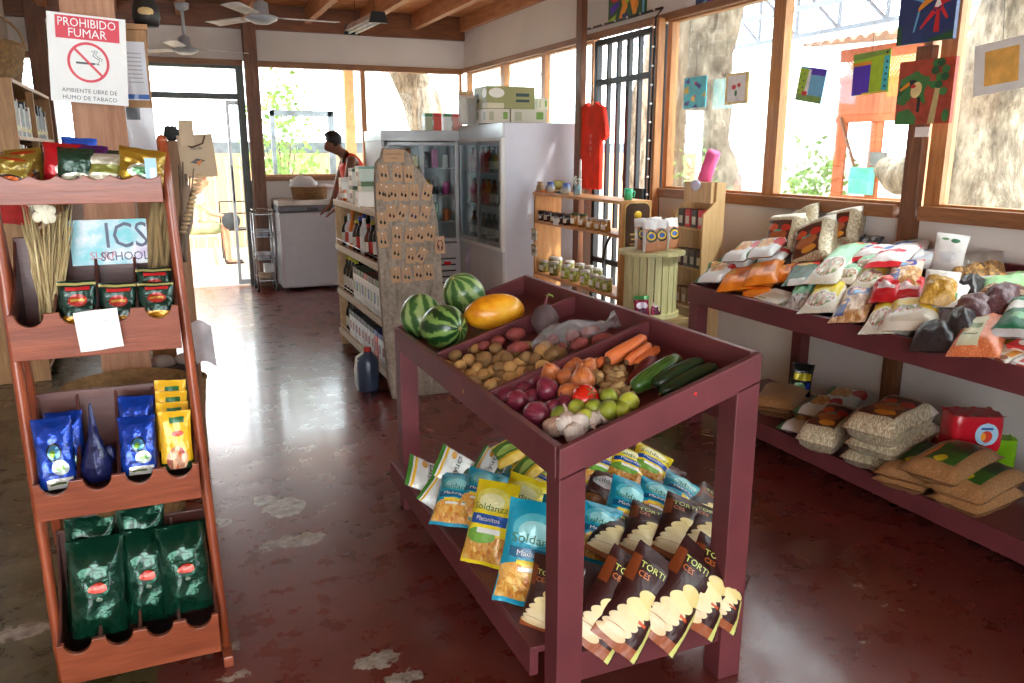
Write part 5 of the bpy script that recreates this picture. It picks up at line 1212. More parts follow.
for i, s_ in enumerate(('aretes hechos', 'a mano')): mb.text(s_, .018, lambda x, z: Vector((x, -.003, z)), 1, 0, .012-.024*i)
o = mb.build('header_card', [KR, mat('ink_brown', (90, 64, 46), .6)], loc=P); tag(o, 'wide kraft title card at the top of the grey board', 'card')
P = at(440, 245, 'y', JY-.006); o = dup(card0); o.location = P; o.rotation_euler = (0, math.radians(-3), 0); tag(o, 'card with a dark red bead necklace at the right edge of the board', 'earring card'); o.scale = (1.05, 1, 1.1)
if 'group' in o: del o['group']
mb = MB(); mb.tube([(.016*math.cos(a*PI/8), -.005, .0+.028*math.sin(a*PI/8)) for a in range(17)], .003, 6); mb.build('necklace', mat('bead_wine', (110, 24, 40), .3), o)

# ================================================================ BACK OF THE SHOP
# chest freezer
fx0, fx1, fy0, fy1 = 1.14, 1.86, 9.1, 9.58
f = empty('chest_freezer', 'white chest freezer with grey lid under the back window', 'freezer', (fx0, fy0, 0))
def fbx(mb, nm, m, bev=.01): mb.v = [tuple(Vector(v)-Vector((fx0, fy0, 0))) for v in mb.v]; return mb.build(nm, m, f, bev=bev)
FW_ = mat('freezer_white', (206, 208, 212), .35, vary=.02)
mb = MB(); mb.box(fx0, fx1, fy0, fy1, .03, .86); fbx(mb, 'cabinet', FW_, .02)
mb = MB(); mb.box(fx0-.01, fx1+.01, fy0-.015, fy1, .865, .93); fbx(mb, 'lid', mat('lid_grey', (110, 114, 122), .4), .012)
mb = MB(); mb.box(fx0, fx1, fy0+.05, fy1, .93, .985); fbx(mb, 'lid_frame', mat('lid_frame_cream', (214, 210, 200), .5), .004)
mb = MB(); mb.box(fx0+.3, fx0+.42, fy0-.035, fy0-.015, .88, .91); fbx(mb, 'handle', mat('handle_grey', (70, 72, 76), .4), .004)
for x in (fx0+.04, fx1-.06):
    for y in (fy0+.03, fy1-.06): mb = MB(); mb.box(x, x+.03, y, y+.03, 0, .035); fbx(mb, 'foot', BLACK, .002)
bk = basket('brown wicker basket of bread bags on the chest freezer', (1.52, 9.34, .986), .18, .2, .13, sq=.8)
mb = MB(); mb.ell((0, 0, 0), (.15, .1, .09), 18, 12, 0, None, lambda d: 1+.3*noise.noise(d*2.4)); o = mb.build('plastic_bread_bag', filmmat('milky_film', (240, 240, 240), .3, .6), loc=(1.46, 9.33, 1.15)); tag(o, 'milky plastic bag of bread lying in the basket', 'plastic bag')
for i in range(4):
    mb = MB(); mb.ell((0, 0, 0), (.06, .035, .03), 12, 8); o = mb.build('bread_roll', mat('bread_crust', (196, 140, 84), .7), loc=(1.42+.07*i, 9.32+.03*(i % 2), 1.11)); tag(o, 'small bread roll in the basket on the freezer', 'bread', 'bread rolls in the basket')
mb = MB(); mb.ell((0, 0, 0), (.12, .07, .035), 14, 8, 0, None, lambda d: 1+.2*noise.noise(d*2.4)); o = mb.build('white_bag', mat('white_cloth', (206, 200, 204)), loc=(1.68, 9.33, 1.12)); tag(o, 'flat white bag at the right of the bread basket', 'bag')
mb = MB(); mb.box(-.025, .025, -.004, 0, -.05, .05); mb.box(-.008, .008, -.01, -.004, -.015, .015); P = at(295, 190, 'y', YB); o = mb.build('light_switch', mat('switch_white', (226, 224, 220), .4), loc=(P.x, YB-.001, P.z)); tag(o, 'white switch on the back wall above the freezer', 'switch')
# trolley
c0 = Vector((.98, 9.28, 0)); tr = empty('trolley', 'small four tier metal trolley between doorway and freezer', 'trolley', c0)
CH_ = mat('chrome', (196, 200, 204), .25, .8, .03)
for sx in (-.1, .1):
    for sy in (-.14, .14): 
        mb = MB(); mb.tube([(sx, sy, .05), (sx, sy, .86)], .009, 8); mb.build('post', CH_, tr)
        mb = MB(); mb.lathe([(0, -.012), (.025, -.012), (.025, .012), (0, .012)], 12, 0, Matrix.Translation((sx, sy, .026)) @ Matrix.Rotation(PI/2, 4, 'Y')); mb.build('wheel', BLACK, tr)
for z in (.12, .35, .6, .84):
    mb = MB(); mb.box(-.1, .1, -.14, .14, z, z+.008)
    for sx in (-.1, .1): mb.tube([(sx, -.14, z+.05), (sx, .14, z+.05)], .004, 6)
    for sy in (-.14, .14): mb.tube([(-.1, sy, z+.05), (.1, sy, z+.05)], .004, 6)
    mb.build('tray', CH_, tr)
for i, (z, cc, lab) in enumerate(((.128, (176, 150, 120), 'tan container on the lowest trolley tray'), (.358, (206, 206, 210), 'grey bowl on the second trolley tray'), (.608, (190, 196, 206), 'pale tub on the third trolley tray'))):
    mb = MB(); mb.lathe([(0, 0), (.06, 0), (.08, .07), (.075, .07), (.055, .005), (0, .005)], 16); o = mb.build('tub', mat('tub_%d' % i, cc, .5), loc=(.97, 9.25, z)); tag(o, lab, 'container')
mb = MB(); mb.box(-.05, .05, -.06, .06, 0, .09); o = mb.build('white_box', mat('box_white', (232, 232, 230), .5), loc=(1.02, 9.3, .201)); tag(o, 'white box resting in the tan container of the trolley', 'box')
# display cooler
kx0, kx1, ky0, ky1 = 1.93, 2.69, 7.62, 8.3
k_ = empty('display_cooler', 'low white display cooler with sliding glass doors behind the jewellery board', 'cooler', (kx0, ky0, 0))
def kb_(mb, nm, m, bev=.004): mb.v = [tuple(Vector(v)-Vector((kx0, ky0, 0))) for v in mb.v]; return mb.build(nm, m, k_, bev=bev)
SIL = mat('cooler_silver', (180, 184, 186), .35, .4, .03); 
mb = MB(); mb.box(kx0, kx1, ky0, ky1, .05, .62); kb_(mb, 'base', FW_)
mb = MB(); mb.box(kx0, kx0+.03, ky0+.02, ky1, .62, 1.6); mb.box(kx1-.03, kx1, ky0+.02, ky1, .62, 1.6); mb.box(kx0, kx1, ky1-.03, ky1, .62, 1.6); kb_(mb, 'body', FW_)
mb = MB(); mb.box(kx0-.01, kx1, ky0-.01, ky1, 1.6, 1.7); kb_(mb, 'top_housing', SIL)
for z in (.82, 1.08, 1.34): mb = MB(); mb.box(kx0+.03, kx1-.03, ky0+.06, ky1-.03, z, z+.012); kb_(mb, 'glass_shelf', FW_)
for i, xx in enumerate((kx0+.03, (kx0+kx1)/2-.01)):
    mb = MB(); w = (kx1-kx0)/2-.03; yy = ky0+.012*i
    mb.box(xx, xx+.025, yy, yy+.012, .64, 1.59); mb.box(xx+w, xx+w+.025, yy, yy+.012, .64, 1.59); mb.box(xx, xx+w, yy, yy+.012, .64, .67); mb.box(xx, xx+w, yy, yy+.012, 1.56, 1.59)
    d = kb_(mb, 'sliding_door', SIL, .002); q = MB(); q.box(xx+.025, xx+w, yy+.004, yy+.008, .67, 1.56); q.v = [tuple(Vector(v)-Vector((kx0, ky0, 0))) for v in q.v]; q.build('glass', GLASS, d)
for i in range(5): mb = MB(); mb.box(kx0+.45, kx1-.05, ky0-.004, ky0, .22+i*.06, .235+i*.06); kb_(mb, 'vent_slot', BLACK, 0)
p = at(448, 263, 'y', ky0); mb = MB(); mb.box(p.x-.04, p.x+.03, ky0-.01, ky0, p.z-.015, p.z+.015); kb_(mb, 'red_switch', mat('red_led', (230, 20, 40), .3), .003)
rnd = random.Random(31)
ccs = [(206, 70, 150), (226, 190, 60), (60, 130, 70), (230, 230, 226), (60, 60, 60), (190, 110, 60), (150, 200, 190)]
for z in (.832, 1.092, 1.352):
    for i in range(7):
        cc = ccs[(i*3+int(z*10)) % 7]; mb = MB(); r = .035; h = .1+.03*(i % 3)
        mb.lathe([(0, 0), (r, 0), (r, h), (r*.7, h+.02), (0, h+.02)], 12); o = mb.build('food_tub', mat('tub_c%d' % ccs.index(cc), cc, .4), loc=(kx0+.08+i*.097, ky0+.13+.04*(i % 2), z)); tag(o, '%s tub from the left on the %s cooler shelf' % (ORD[i], {.832: 'bottom', 1.092: 'middle', 1.352: 'top'}[z]), 'container', 'tubs in the display cooler')
for i, (px, cc) in enumerate(((428, (176, 186, 160)), (437, (214, 90, 80)), (447, (226, 230, 226)), (456, (206, 150, 140)))):
    P = at(px, 126, 'y', ky0+.1); w = .075; carton('drink_carton', '%s carton from the left on the display cooler' % ORD[i], (P.x, ky0+.12, 1.701), .1, w, .16, (cc, [(70, 130, 80), (200, 60, 60)][i % 2], (226, 226, 220)), 'cartons on the display cooler')
# big fridge
rx0, rx1, ry0, ry1 = 2.715, 3.42, 6.57, 7.78; RH = 1.745
r = empty('upright_fridge', 'tall white fridge with two sliding glass doors by the gate', 'fridge', (rx0, ry0, 0))
def rr_(mb, nm, m, bev=.004, parent=None): mb.v = [tuple(Vector(v)-Vector((rx0, ry0, 0))) for v in mb.v]; return mb.build(nm, m, parent or r, bev=bev)
FWB = mat('fridge_white', (214, 220, 232), .35, vary=.01)
mb = MB(); mb.box(rx0+.02, rx1, ry0, ry0+.03, .04, RH); rr_(mb, 'side_panel', FWB)
mb = MB(); mb.box(rx0+.02, rx1, ry1-.03, ry1, .04, RH); rr_(mb, 'side_panel', FWB)
mb = MB(); mb.box(rx1-.03, rx1, ry0+.03, ry1-.03, .04, RH); rr_(mb, 'back_panel', FWB)
mb = MB(); mb.box(rx0, rx1-.01, ry0+.004, ry1-.004, RH-.14, RH+.003); rr_(mb, 'top_housing', SIL)
mb = MB(); mb.box(rx0, rx1-.04, ry0+.004, ry1-.004, .2, .66); rr_(mb, 'lower_panel', mat('fridge_grey', (196, 198, 200), .4, vary=.02), .006)
mb = MB(); mb.box(rx0-.005, rx1-.04, ry0+.004, ry1-.004, .045, .19); 
for i in range(4): mb.box(rx0-.008, rx0-.004, ry0+.35, ry1-.1, .06+.033*i, .072+.033*i, 1)
rr_(mb, 'grille', [SIL, BLACK])
for z in (.68, 1.0, 1.3): mb = MB(); mb.box(rx0+.06, rx1-.03, ry0+.03, ry1-.03, z, z+.01); rr_(mb, 'shelf', FW_)
zz0, zz1 = .67, RH-.15; ym_ = (ry0+ry1)/2
WF = mat('door_white', (226, 230, 230), .35, vary=.02)
mb = MB(); mb.box(rx0-.012, rx0+.02, ry0, ry1, zz0-.03, zz0); mb.box(rx0-.012, rx0+.02, ry0, ry1, zz1, zz1+.025); mb.box(rx0-.012, rx0+.02, ry0, ry0+.035, zz0, zz1); mb.box(rx0-.012, rx0+.02, ry1-.035, ry1, zz0, zz1); rr_(mb, 'door_frame', WF)
for i, (a, b) in enumerate(((ry0+.04, ym_+.02), (ym_-.02, ry1-.04))):
    X = rx0-.004+.014*i; mb = MB(); s_ = .045
    for (p, q_) in ((a, a+s_), (b-s_, b)): mb.box(X, X+.012, p, q_, zz0, zz1)
    mb.box(X, X+.012, a+s_, b-s_, zz0, zz0+.03); mb.box(X, X+.012, a+s_, b-s_, zz1-.03, zz1)
    d = rr_(mb, 'sliding_door', mat('door_grey', (120, 126, 130), .4) if i == 0 else SIL, .002); q_ = MB(); q_.box(X+.004, X+.008, a+s_, b-s_, zz0+.03, zz1-.03); rr_(q_, 'glass', GLASS, 0, d)
    h = MB(); h.box(X-.008, X, a+s_*.3, a+s_*.7, 1.05, 1.25); rr_(h, 'pull', BLACK, .002, d)
mb = MB(); mb.box(rx0-.003, rx0, ry1-.4, ry1-.25, .3, .6); rr_(mb, 'taped_notice', mat('notice_lilac', (206, 200, 222), .6), 0)
rnd = random.Random(5)
for z, nm_ in ((.69, 'bottom'), (1.01, 'middle'), (1.31, 'top')):
    for i in range(8):
        red = i > 3 and z > .7; cc = (196, 44, 34) if red else [(60, 66, 60), (90, 80, 60), (40, 46, 50), (140, 120, 90)][(i+int(z*10)) % 4]
        bottle('drink_bottle', '%s %s bottle from the near end on the %s fridge shelf' % (ORD[i], 'red' if red else 'dark', nm_), (rx0+.13, ry0+.12+i*.135, z+.001), .045, .24, cc, (40, 40, 44), 'bottles in the fridge', (200, 60, 50) if red else None)
# cartons and vase on the fridge
OL = pmat('olive_label', (150, 150, 96), [('e', .2, .7, .16, .22, (236, 236, 226)), ('r', .6, .3, .88, .42, (40, 70, 70)), ('r', .6, .55, .88, .7, (40, 70, 70)), ('r', 0, 0, .35, .25, (206, 200, 170))], .5, 0, 0, 0)
WBX = pmat('pale_box', (206, 200, 180), [('r', .1, .2, .3, .8, (170, 170, 140)), ('r', .7, .3, .9, .8, (110, 150, 60))], .5, 0, 0, 0)
def boxon(label, px0, px1, py0, py1, y, z, d, m, rz=0):
    A, B = at(px0, py1, 'y', y), at(px1, py0, 'y', y); w = B.x-A.x; h = B.z-A.z
    mb = MB(); mb.box(-w/2, w/2, 0, d, 0, h); o = mb.build('cardboard_box', m, loc=((A.x+B.x)/2, y, z), bev=.003, rot=(0, 0, rz)); tag(o, label, 'box'); return h
h1 = boxon('low pale box under the long olive box, left side', 487, 510, 109, 123, 6.8, RH+.001, .3, WBX)
boxon('low pale box under the long olive box, right side', 511, 547, 109, 123, 6.82, RH+.001, .3, WBX)
boxon('long olive box with a white oval on top of the fridge', 487, 535, 88, 109, 6.8, RH+h1+.004, .32, OL)
boxon('small pale box sticking out right on the fridge', 538, 548, 97, 109, 6.95, RH+h1+.004, .2, WBX)
P = at(474, 124, 'y', 7.1); v_ = empty('glass_vase', 'ribbed clear glass jar on the fridge beside the boxes', 'jar', (P.x, 7.1, RH+.001)); mb = MB(); mb.lathe([(0, 0), (.05, 0), (.055, .02), (.07, .22), (.066, .22), (.05, .02), (0, .012)], 20); mb.build('bowl', filmmat('vase_glass', (226, 232, 232), .08, .3), v_)
P = at(466, 124, 'y', 7.3); mb = MB(); mb.grid(lambda u, v: Vector((.16*(u-.5), .03*math.sin(u*3), .26*v)), 8, 6); o = mb.build('paper_sheet', mat('white_paper', (236, 234, 228)), loc=(P.x, 7.25, RH+.001)); tag(o, 'white papers standing at the left end of the fridge top', 'paper'); mm = o.modifiers.new('s', 'SOLIDIFY'); mm.thickness = .01
mb = MB(); mb.box(-.07, .07, -.01, .01, 0, .3); o = mb.build('wooden_tablet', GW, loc=(P.x+.02, 7.34, RH+.001)); tag(o, 'small wooden board leaning behind the papers on the fridge', 'board')

# T-shirt
TY0, TY1 = 6.0, 6.5; tx = 3.40
c_ = Vector((tx, 6.24, 1.93)); ts = empty('orange_shirt', 'orange red T-shirt hanging on a hanger by the gate', 'T-shirt', c_)
def sh(name, outline, thick, m):
    mb = MB(); mb.prism(outline, thick, -thick); o = mb.build(name, m, ts, bev=.02); o.rotation_euler = (0, 0, -PI/2); return o
TS = mat('shirt_orange', (232, 52, 22), .75, vary=.1, vs=6, bump=.3, bs=7)
ol = [(-.075, -.02), (-.2, -.07), (-.275, -.3), (-.19, -.345), (-.165, -.26), (-.17, -.74), (.17, -.74), (.165, -.26), (.19, -.345), (.275, -.3), (.2, -.07), (.075, -.02), (.04, -.055), (-.04, -.055)]
sh('cloth', ol[::-1], .022, TS)
mb = MB(); mb.text('O', .05, lambda x, z: Vector((-.024, -x, z)), 0, .02, -.3); mb.text('B', .05, lambda x, z: Vector((-.024, -x, z)), 0, .02, -.35); mb.text('O', .05, lambda x, z: Vector((-.024, -x, z)), 0, .02, -.4); mb.text('I', .05, lambda x, z: Vector((-.024, -x, z)), 0, .02, -.45); mb.build('print', mat('shirt_print', (236, 190, 180), .6), ts)
mb = MB(); mb.tube([(0, 0, .12), (0, .02, .14), (0, .03, .12), (0, .0, .09), (0, 0, .0), (0, -.16, -.05), (0, .16, -.05), (0, 0, 0)], .004, 6); mb.build('hanger', BLACK, ts)

# ================================================================ JAR SHELF BY THE GATE
q0 = Vector((2.95, 4.985, 0)); q1 = Vector((2.95, 6.42, 0)); SD = .255
JW = wood('pine_shelf', (178, 122, 70), (220, 168, 110), 'z', .5)
js = empty('jar_shelf', 'open pine shelf of preserve jars in front of the barred gate', 'shelf', q0)
def jj(mb, nm, m=JW, bev=.003): mb.v = [tuple(Vector(v)-q0) for v in mb.v]; return mb.build(nm, m, js, bev=bev)
ZT, ZM, ZL = 1.165, .925, .48
for y in (q0.y, q1.y): mb = MB(); mb.box(q0.x, q0.x+SD, y-.012, y+.012, 0, ZT-.022); jj(mb, 'side_panel')
mb = MB(); mb.box(q0.x-.01, q0.x+SD, q0.y-.014, q1.y+.02, ZT-.022, ZT); jj(mb, 'top_board', wood('pine_top', (178, 122, 70), (220, 168, 110), 'y', .5))
for z in (ZM, ZL, .08): mb = MB(); mb.box(q0.x, q0.x+SD, q0.y+.012, q1.y-.012, z-.022, z); jj(mb, 'shelf_board', MATS['pine_top'])
def jarset(proto_, name, label, P, r, h, fill, lid, grp, lc=(224, 220, 206)):
    key = 'jar%s' % str(fill)+str(lid)+str(r)
    if key not in PRO:
        a = MB(); a.lathe([(0, 0), (r, 0), (r, h*.8), (r*.9, h*.86), (0, h*.86)], 14); o = a.build(name, mat('fill_%d_%d_%d' % fill, fill, .12, vary=.25, vs=60, coat=.4))
        l_ = MB(); l_.lathe([(r*.95, h*.86), (r*.97, h), (0, h)], 14); l_.build('lid', mat('lid_%d_%d_%d' % lid, lid, .35, .3, 0), o)
        w_ = MB(); w_.grid(lambda u, v: Vector((-r*1.015*math.cos((u-.5)*1.7), -r*1.015*math.sin((u-.5)*1.7), h*(.18+.42*v))), 8, 1); w_.build('label', mat('jarlabel', lc, .6, vary=.03), o)
        PRO[key] = [o]
        first_ = True
    else: o = dup(PRO[key][0]); first_ = False
    o.location = P; tag(o, label, 'jar', grp); return o
for i, px in enumerate((534, 541, 548, 555, 561, 567.5)):
    P = at(px, 218, 'x', q0.x+.05); jarset(None, 'jam_jar', 'dark jam jar, %s from the left on the middle shelf' % ORD[i], (P.x, min(P.y, 6.37), ZM+.001), .037, .085, (46, 24, 28), (60, 54, 54), 'dark jam jars')
for i, px in enumerate((575, 583)):
    P = at(px, 220, 'x', q0.x+.07); jarset(None, 'sauce_jar', 'amber jar with green lid, %s of two on the middle shelf' % ['left', 'right'][i], (P.x, min(P.y, 6.37), ZM+.001), .036, .1, (150, 110, 50), (50, 90, 60), 'green lidded jars')
for i, px in enumerate((591, 599, 606)):
    P = at(px, 221, 'x', q0.x+.05); jarset(None, 'honey_jar', 'golden brown jar, %s from the left beside the green lids' % ORD[i], (P.x, min(P.y, 6.37), ZM+.001), .037, .085, (160, 116, 56), (160, 156, 150), 'golden brown jars')
low = [(536.5, 0), (544.5, 0), (554.5, 1), (566, 1), (574.5, 0), (585.5, 1), (594, 0), (601, 0), (608, 0)]
for i, (px, big) in enumerate(low):
    P = at(px, 262, 'x', q0.x+.06); jarset(None, 'pickle_jar', 'jar of green preserve, %s from the left in the front row below' % ORD[i], (P.x, min(P.y, 6.36-.0*i), ZL+.001), .042 if big else .037, .115 if big else .1, (110, 112, 60) if i < 3 else (146, 156, 70), (196, 196, 190), 'preserve jars on the lower shelf')
for i, px in enumerate((541, 549, 558, 570, 580, 589, 598)):
    P = at(px, 259, 'x', q0.x+.17); jarset(None, 'pickle_jar', 'jar of preserve, %s from the left in the back row below' % ORD[i], (P.x, min(P.y, 6.37), ZL+.001), .041, .125, (130, 130, 70), (206, 206, 200), 'preserve jars on the lower shelf')
P = at(556, 222, 'x', q0.x-.004); mb = MB(); mb.box(-.002, 0, -.05, .05, -.025, .03); o = mb.build('price_card', mat('white_paper', (236, 234, 228)), loc=P); tag(o, 'torn white price card on the middle shelf edge', 'card')
for i, (py) in enumerate((242, 258)):
    P = at(528.5, py, 'x', q0.x-.01); key = 'saset'; mb = MB(); mb.box(-.006, .006, -.05, .05, -.05, .05); o = mb.build('seasoning_sachet', pmat('sachet', (206, 206, 190), [('r', 0, .88, 1, 1, (150, 130, 50)), ('r', .2, .3, .8, .6, (120, 120, 110))], .4, 0, 0, .2), loc=(q0.x-.01, q1.y-.02, ZM-.12-.14*i), bev=.004); tag(o, '%s pale sachet of the strip hanging at the left shelf edge' % ['upper', 'lower'][i], 'sachet')
mb = MB(); mb.tube([(q0.x+.35, q0.y+.55+.28*math.cos(a*PI/10), .62+.28*math.sin(a*PI/10)) for a in range(11)], .012, 8); mb.tube([(q0.x+.35, q0.y+.27, .0), (q0.x+.35, q0.y+.27, .62)], .012, 8); mb.tube([(q0.x+.35, q0.y+.83, .0), (q0.x+.35, q0.y+.83, .62)], .012, 8)
o = mb.build('black_hoop_stand', BLACK); tag(o, 'black arched metal hoop standing behind the jar shelf', 'stand')
# brown oval sign on the near end
P = at(637, 232, 'y', q0.y-.02); s = empty('menu_board', 'dark brown rounded sign with a gold rim on the jar shelf end', 'sign', (P.x, q0.y-.018, P.z))
def rr(w, h, rad, n=5):
    L_ = []
    for cx_, cz_, a0 in ((w/2-rad, h/2-rad, 0), (-w/2+rad, h/2-rad, 90), (-w/2+rad, -h/2+rad, 180), (w/2-rad, -h/2+rad, 270)):
        for i in range(n+1): a = math.radians(a0+90*i/n); L_.append((cx_+rad*math.cos(a), cz_+rad*math.sin(a)))
    return L_
w_, h_ = .21, .42
mb = MB(); mb.prism(rr(w_, h_, .05), .004, -.004); mb.build('rim', mat('gold_rim', (206, 176, 110), .4), s)
mb = MB(); mb.prism(rr(w_-.016, h_-.016, .045), 0, -.007); mb.build('panel', mat('sign_brown', (74, 52, 38), .5), s)
mb = MB(); mb.lathe([(0, 0), (.03, 0), (.03, .002), (0, .002)], 20, 0, Matrix.Translation((0, -.007, .12)) @ Matrix.Rotation(PI/2, 4, 'X')); mb.build('emblem', mat('emblem_yellow', (226, 186, 50), .4), s)
mb = MB()
for i in range(5): mb.box(-.06+.01*(i % 2), .06-.01*(i % 3), -.0085, -.007, -.02-.035*i, -.01-.035*i)
mb.build('menu_lines', MATS['gold_rim'], s)
# things on the jar shelf top
def onT(px, py, dx=.1): P = at(px, py, 'z', ZT+.001); return (min(max(P.x, q0.x+.04), q0.x+SD-.03), P.y, ZT+.001)
def pot(name, label, P, prof, m, lid=None, n=18):
    mb = MB(); mb.lathe(prof, n); o = mb.build(name, m, loc=P); tag(o, label, 'pot'); return o
def topP(px, dx): P = at(px, 190, 'x', q0.x+dx); return (P.x, P.y, ZT+.001)
CB = NT('glaze'); CB.setup(.25, 0, .5, .3); sp = CB.n('ShaderNodeSeparateXYZ'); CB.l(CB.coord('Object'), sp.inputs[0]); CB.l(CB.ramp(CB.math('MULTIPLY', sp.outputs[2], 9), [(.1, lin((196, 190, 170))), (.45, lin((150, 160, 170))), (.7, lin((70, 110, 190)))]), CB.b.inputs['Base Color'])
vp = [(0, 0), (.03, 0), (.042, .025), (.04, .05), (.026, .072), (.03, .09), (.022, .09), (.02, .07), (0, .06)]
pot('ceramic_pot', 'small brown and cream pot at the left end of the jar shelf top', topP(540, .06), [(0, 0), (.026, 0), (.036, .03), (.03, .055), (.02, .065), (.026, .085), (0, .085)], mat('pot_brown', (150, 130, 100), .4, vary=.3, vs=30))
pot('ceramic_pot', 'left one of two blue glazed pots on the jar shelf', topP(550.5, .06), vp, CB.m); pot('ceramic_pot', 'right one of two blue glazed pots on the jar shelf', topP(566, .05), vp, CB.m)
P = topP(559, .16); mb = MB(); mb.ell((0, 0, .05), (.07, .06, .05), 14, 9, 0, None, lambda d: 1+.25*noise.noise(d*3)); o = mb.build('dried_gourd', mat('olive_gourd', (130, 124, 60), .7), loc=P); tag(o, 'olive green lumpy gourd behind the blue pots', 'gourd')
P = topP(577, .08); vv = empty('flower_glass', 'small glass with pale dried flowers on the jar shelf', 'vase', P); mb = MB(); mb.lathe([(0, 0), (.026, 0), (.034, .08), (.03, .08), (.022, .006), (0, .006)], 16); mb.build('glass', filmmat('blue_glass', (150, 196, 210), .1, .45), vv)
mb = MB(); rnd = random.Random(3)
for i in range(14):
    a = rnd.uniform(0, 6); d = Vector((math.cos(a)*.03, math.sin(a)*.03, rnd.uniform(.09, .15))); mb.tube([(0, 0, .03), d], .0015, 4); mb.ell(d, .009, 7, 5)
mb.build('dried_flower', mat('pale_flower', (206, 216, 206), .7), vv)
P = topP(580, .17); mb = MB(); mb.lathe([(0, 0), (.012, 0), (.012, .01), (.009, .27), (0, .28)], 10); o = mb.build('white_candle', mat('candle_wax', (236, 236, 226), .5), loc=P); tag(o, 'tall slim white candle on the jar shelf in front of the shirt', 'candle')
for i, (pa, pb2, r_, cc, lab) in enumerate((((553, 192), (566, 190), .008, (226, 130, 40), 'short orange painted stick on the left of the shelf top'), ((572, 192), (600, 191), .012, (80, 130, 150), 'long teal painted stick on the shelf top'), ((598, 192), (612, 189), .012, (226, 150, 60), 'orange painted tube on the shelf top'), ((604, 190), (620, 190), .006, (60, 80, 150), 'thin blue stick near the green mug'))):
    A = at(pa[0], pa[1], 'z', ZT+r_); B = at(pb2[0], pb2[1], 'z', ZT+r_); A.x = B.x = q0.x+.04+.03*i; mb = MB(); c0_ = (A+B)/2; mb.tube([A-c0_, B-c0_], r_, 10); o = mb.build('painted_stick', mat('stick_%d' % i, cc, .4), loc=c0_); tag(o, lab, 'stick')
P = topP(621, .12); gm = empty('green_mug', 'small green glass mug at the right of the jar shelf top', 'mug', (P[0], q0.y+.09, P[2])); GG = mat('green_glass', (60, 180, 130), .1, coat=.5); mb = MB(); mb.lathe([(0, 0), (.03, 0), (.034, .08), (.029, .08), (.026, .008), (0, .008)], 16); mb.build('cup', GG, gm); mb = MB(); mb.tube([(.03, 0, .065), (.055, 0, .055), (.05, 0, .025), (.028, 0, .015)], .005, 6); mb.build('handle', GG, gm)

# ================================================================ SLATTED BARREL AND SNACKS
bc = Vector((2.88, 4.45, 0)); cr = .46
mb = MB(); mb.box(-.2, .2, -.18, .2, 0, cr)
o = mb.build('low_crate', wood('crate_wood', (120, 96, 60), (176, 150, 104), 'x', .6), loc=(2.86, 4.43, 0), bev=.006); tag(o, 'low wooden crate carrying the slatted barrel', 'crate')
br = empty('slatted_barrel', 'pale green wooden slatted barrel table by the jar shelf', 'barrel', (bc.x, bc.y, cr+.001))
SLM = wood('barrel_slat', (178, 172, 120), (222, 214, 164), 'z', .6)
mb = MB(); n = 22; R_ = .158; bh = .4
for i in range(n): mb.box(-.0205, .0205, -.012, 0, .02, bh, 0, Matrix.Rotation(2*PI*i/n, 4, 'Z') @ Matrix.Translation((0, -R_, 0)))
mb.build('slats', SLM, br)
mb = MB(); mb.lathe([(0, 0), (.19, 0), (.19, .028), (0, .028)], 30, sm=False); mb.build('bottom_disc', SLM, br); mb = MB(); mb.lathe([(0, bh), (.215, bh), (.215, bh+.022), (0, bh+.022)], 32, sm=False); mb.build('top_disc', SLM, br)
NUT = pmat('nut_bag', (190, 130, 96), [('r', 0, .72, 1, 1, (226, 222, 220)), ('e', .5, .5, .4, .2, (46, 60, 46)), ('e', .5, .5, .3, .13, (226, 186, 50)), ('e', .5, .5, .18, .08, (50, 90, 160)), ('r', 0, .0, .12, .7, (226, 226, 220))], .25, 0, .5, .5, 20)
proto('nut', 'snack_nut_bag', .1, .2, .06, [NUT], seed=41, foot=True, ex=4, wr=.008)
zt_ = cr+.001+bh+.023
for i, (px, dy, lab) in enumerate(((642, .06, 'leftmost nut bag standing on the slatted barrel'), (650, -.1, 'second nut bag from the left on the slatted barrel'), (660, -.06, 'nut bag at the middle of the slatted barrel'), (672, .0, 'rightmost nut bag on the slatted barrel'), (656, .1, 'nut bag in the back of the slatted barrel'))):
    P = at(px, 240, 'y', bc.y+dy); P.z = zt_; place('nut', P, P+Vector((0, .01, .2)), Vector((-.3+.1*i, -1, 0)), lab, 'snack bag')
RP = pmat('red_purple_snack', (150, 30, 70), [('r', 0, .85, 1, 1, (60, 150, 80)), ('e', .5, .6, .4, .15, (226, 210, 226)), ('e', .5, .3, .35, .2, (90, 30, 60)), ('r', .0, .0, 1, .06, (60, 120, 60))], .25, .2, .4, .4, 20)
proto('rp', 'chip_bag', .1, .15, .04, [RP], seed=43, wr=.006)
for i, (px, lab) in enumerate(((622, 'pink and white snack bag, left of two by the barrel foot'), (639, 'red purple snack bag, right of two by the barrel foot'))):
    P = at(px, 307, 'y', 4.2); P = Vector((2.73+.11*i, 4.29, cr+.003)); place('rp', P, P+Vector((0, .03, .15)), Vector((-.3+.3*i, -1, .1)), lab, 'snack bag')
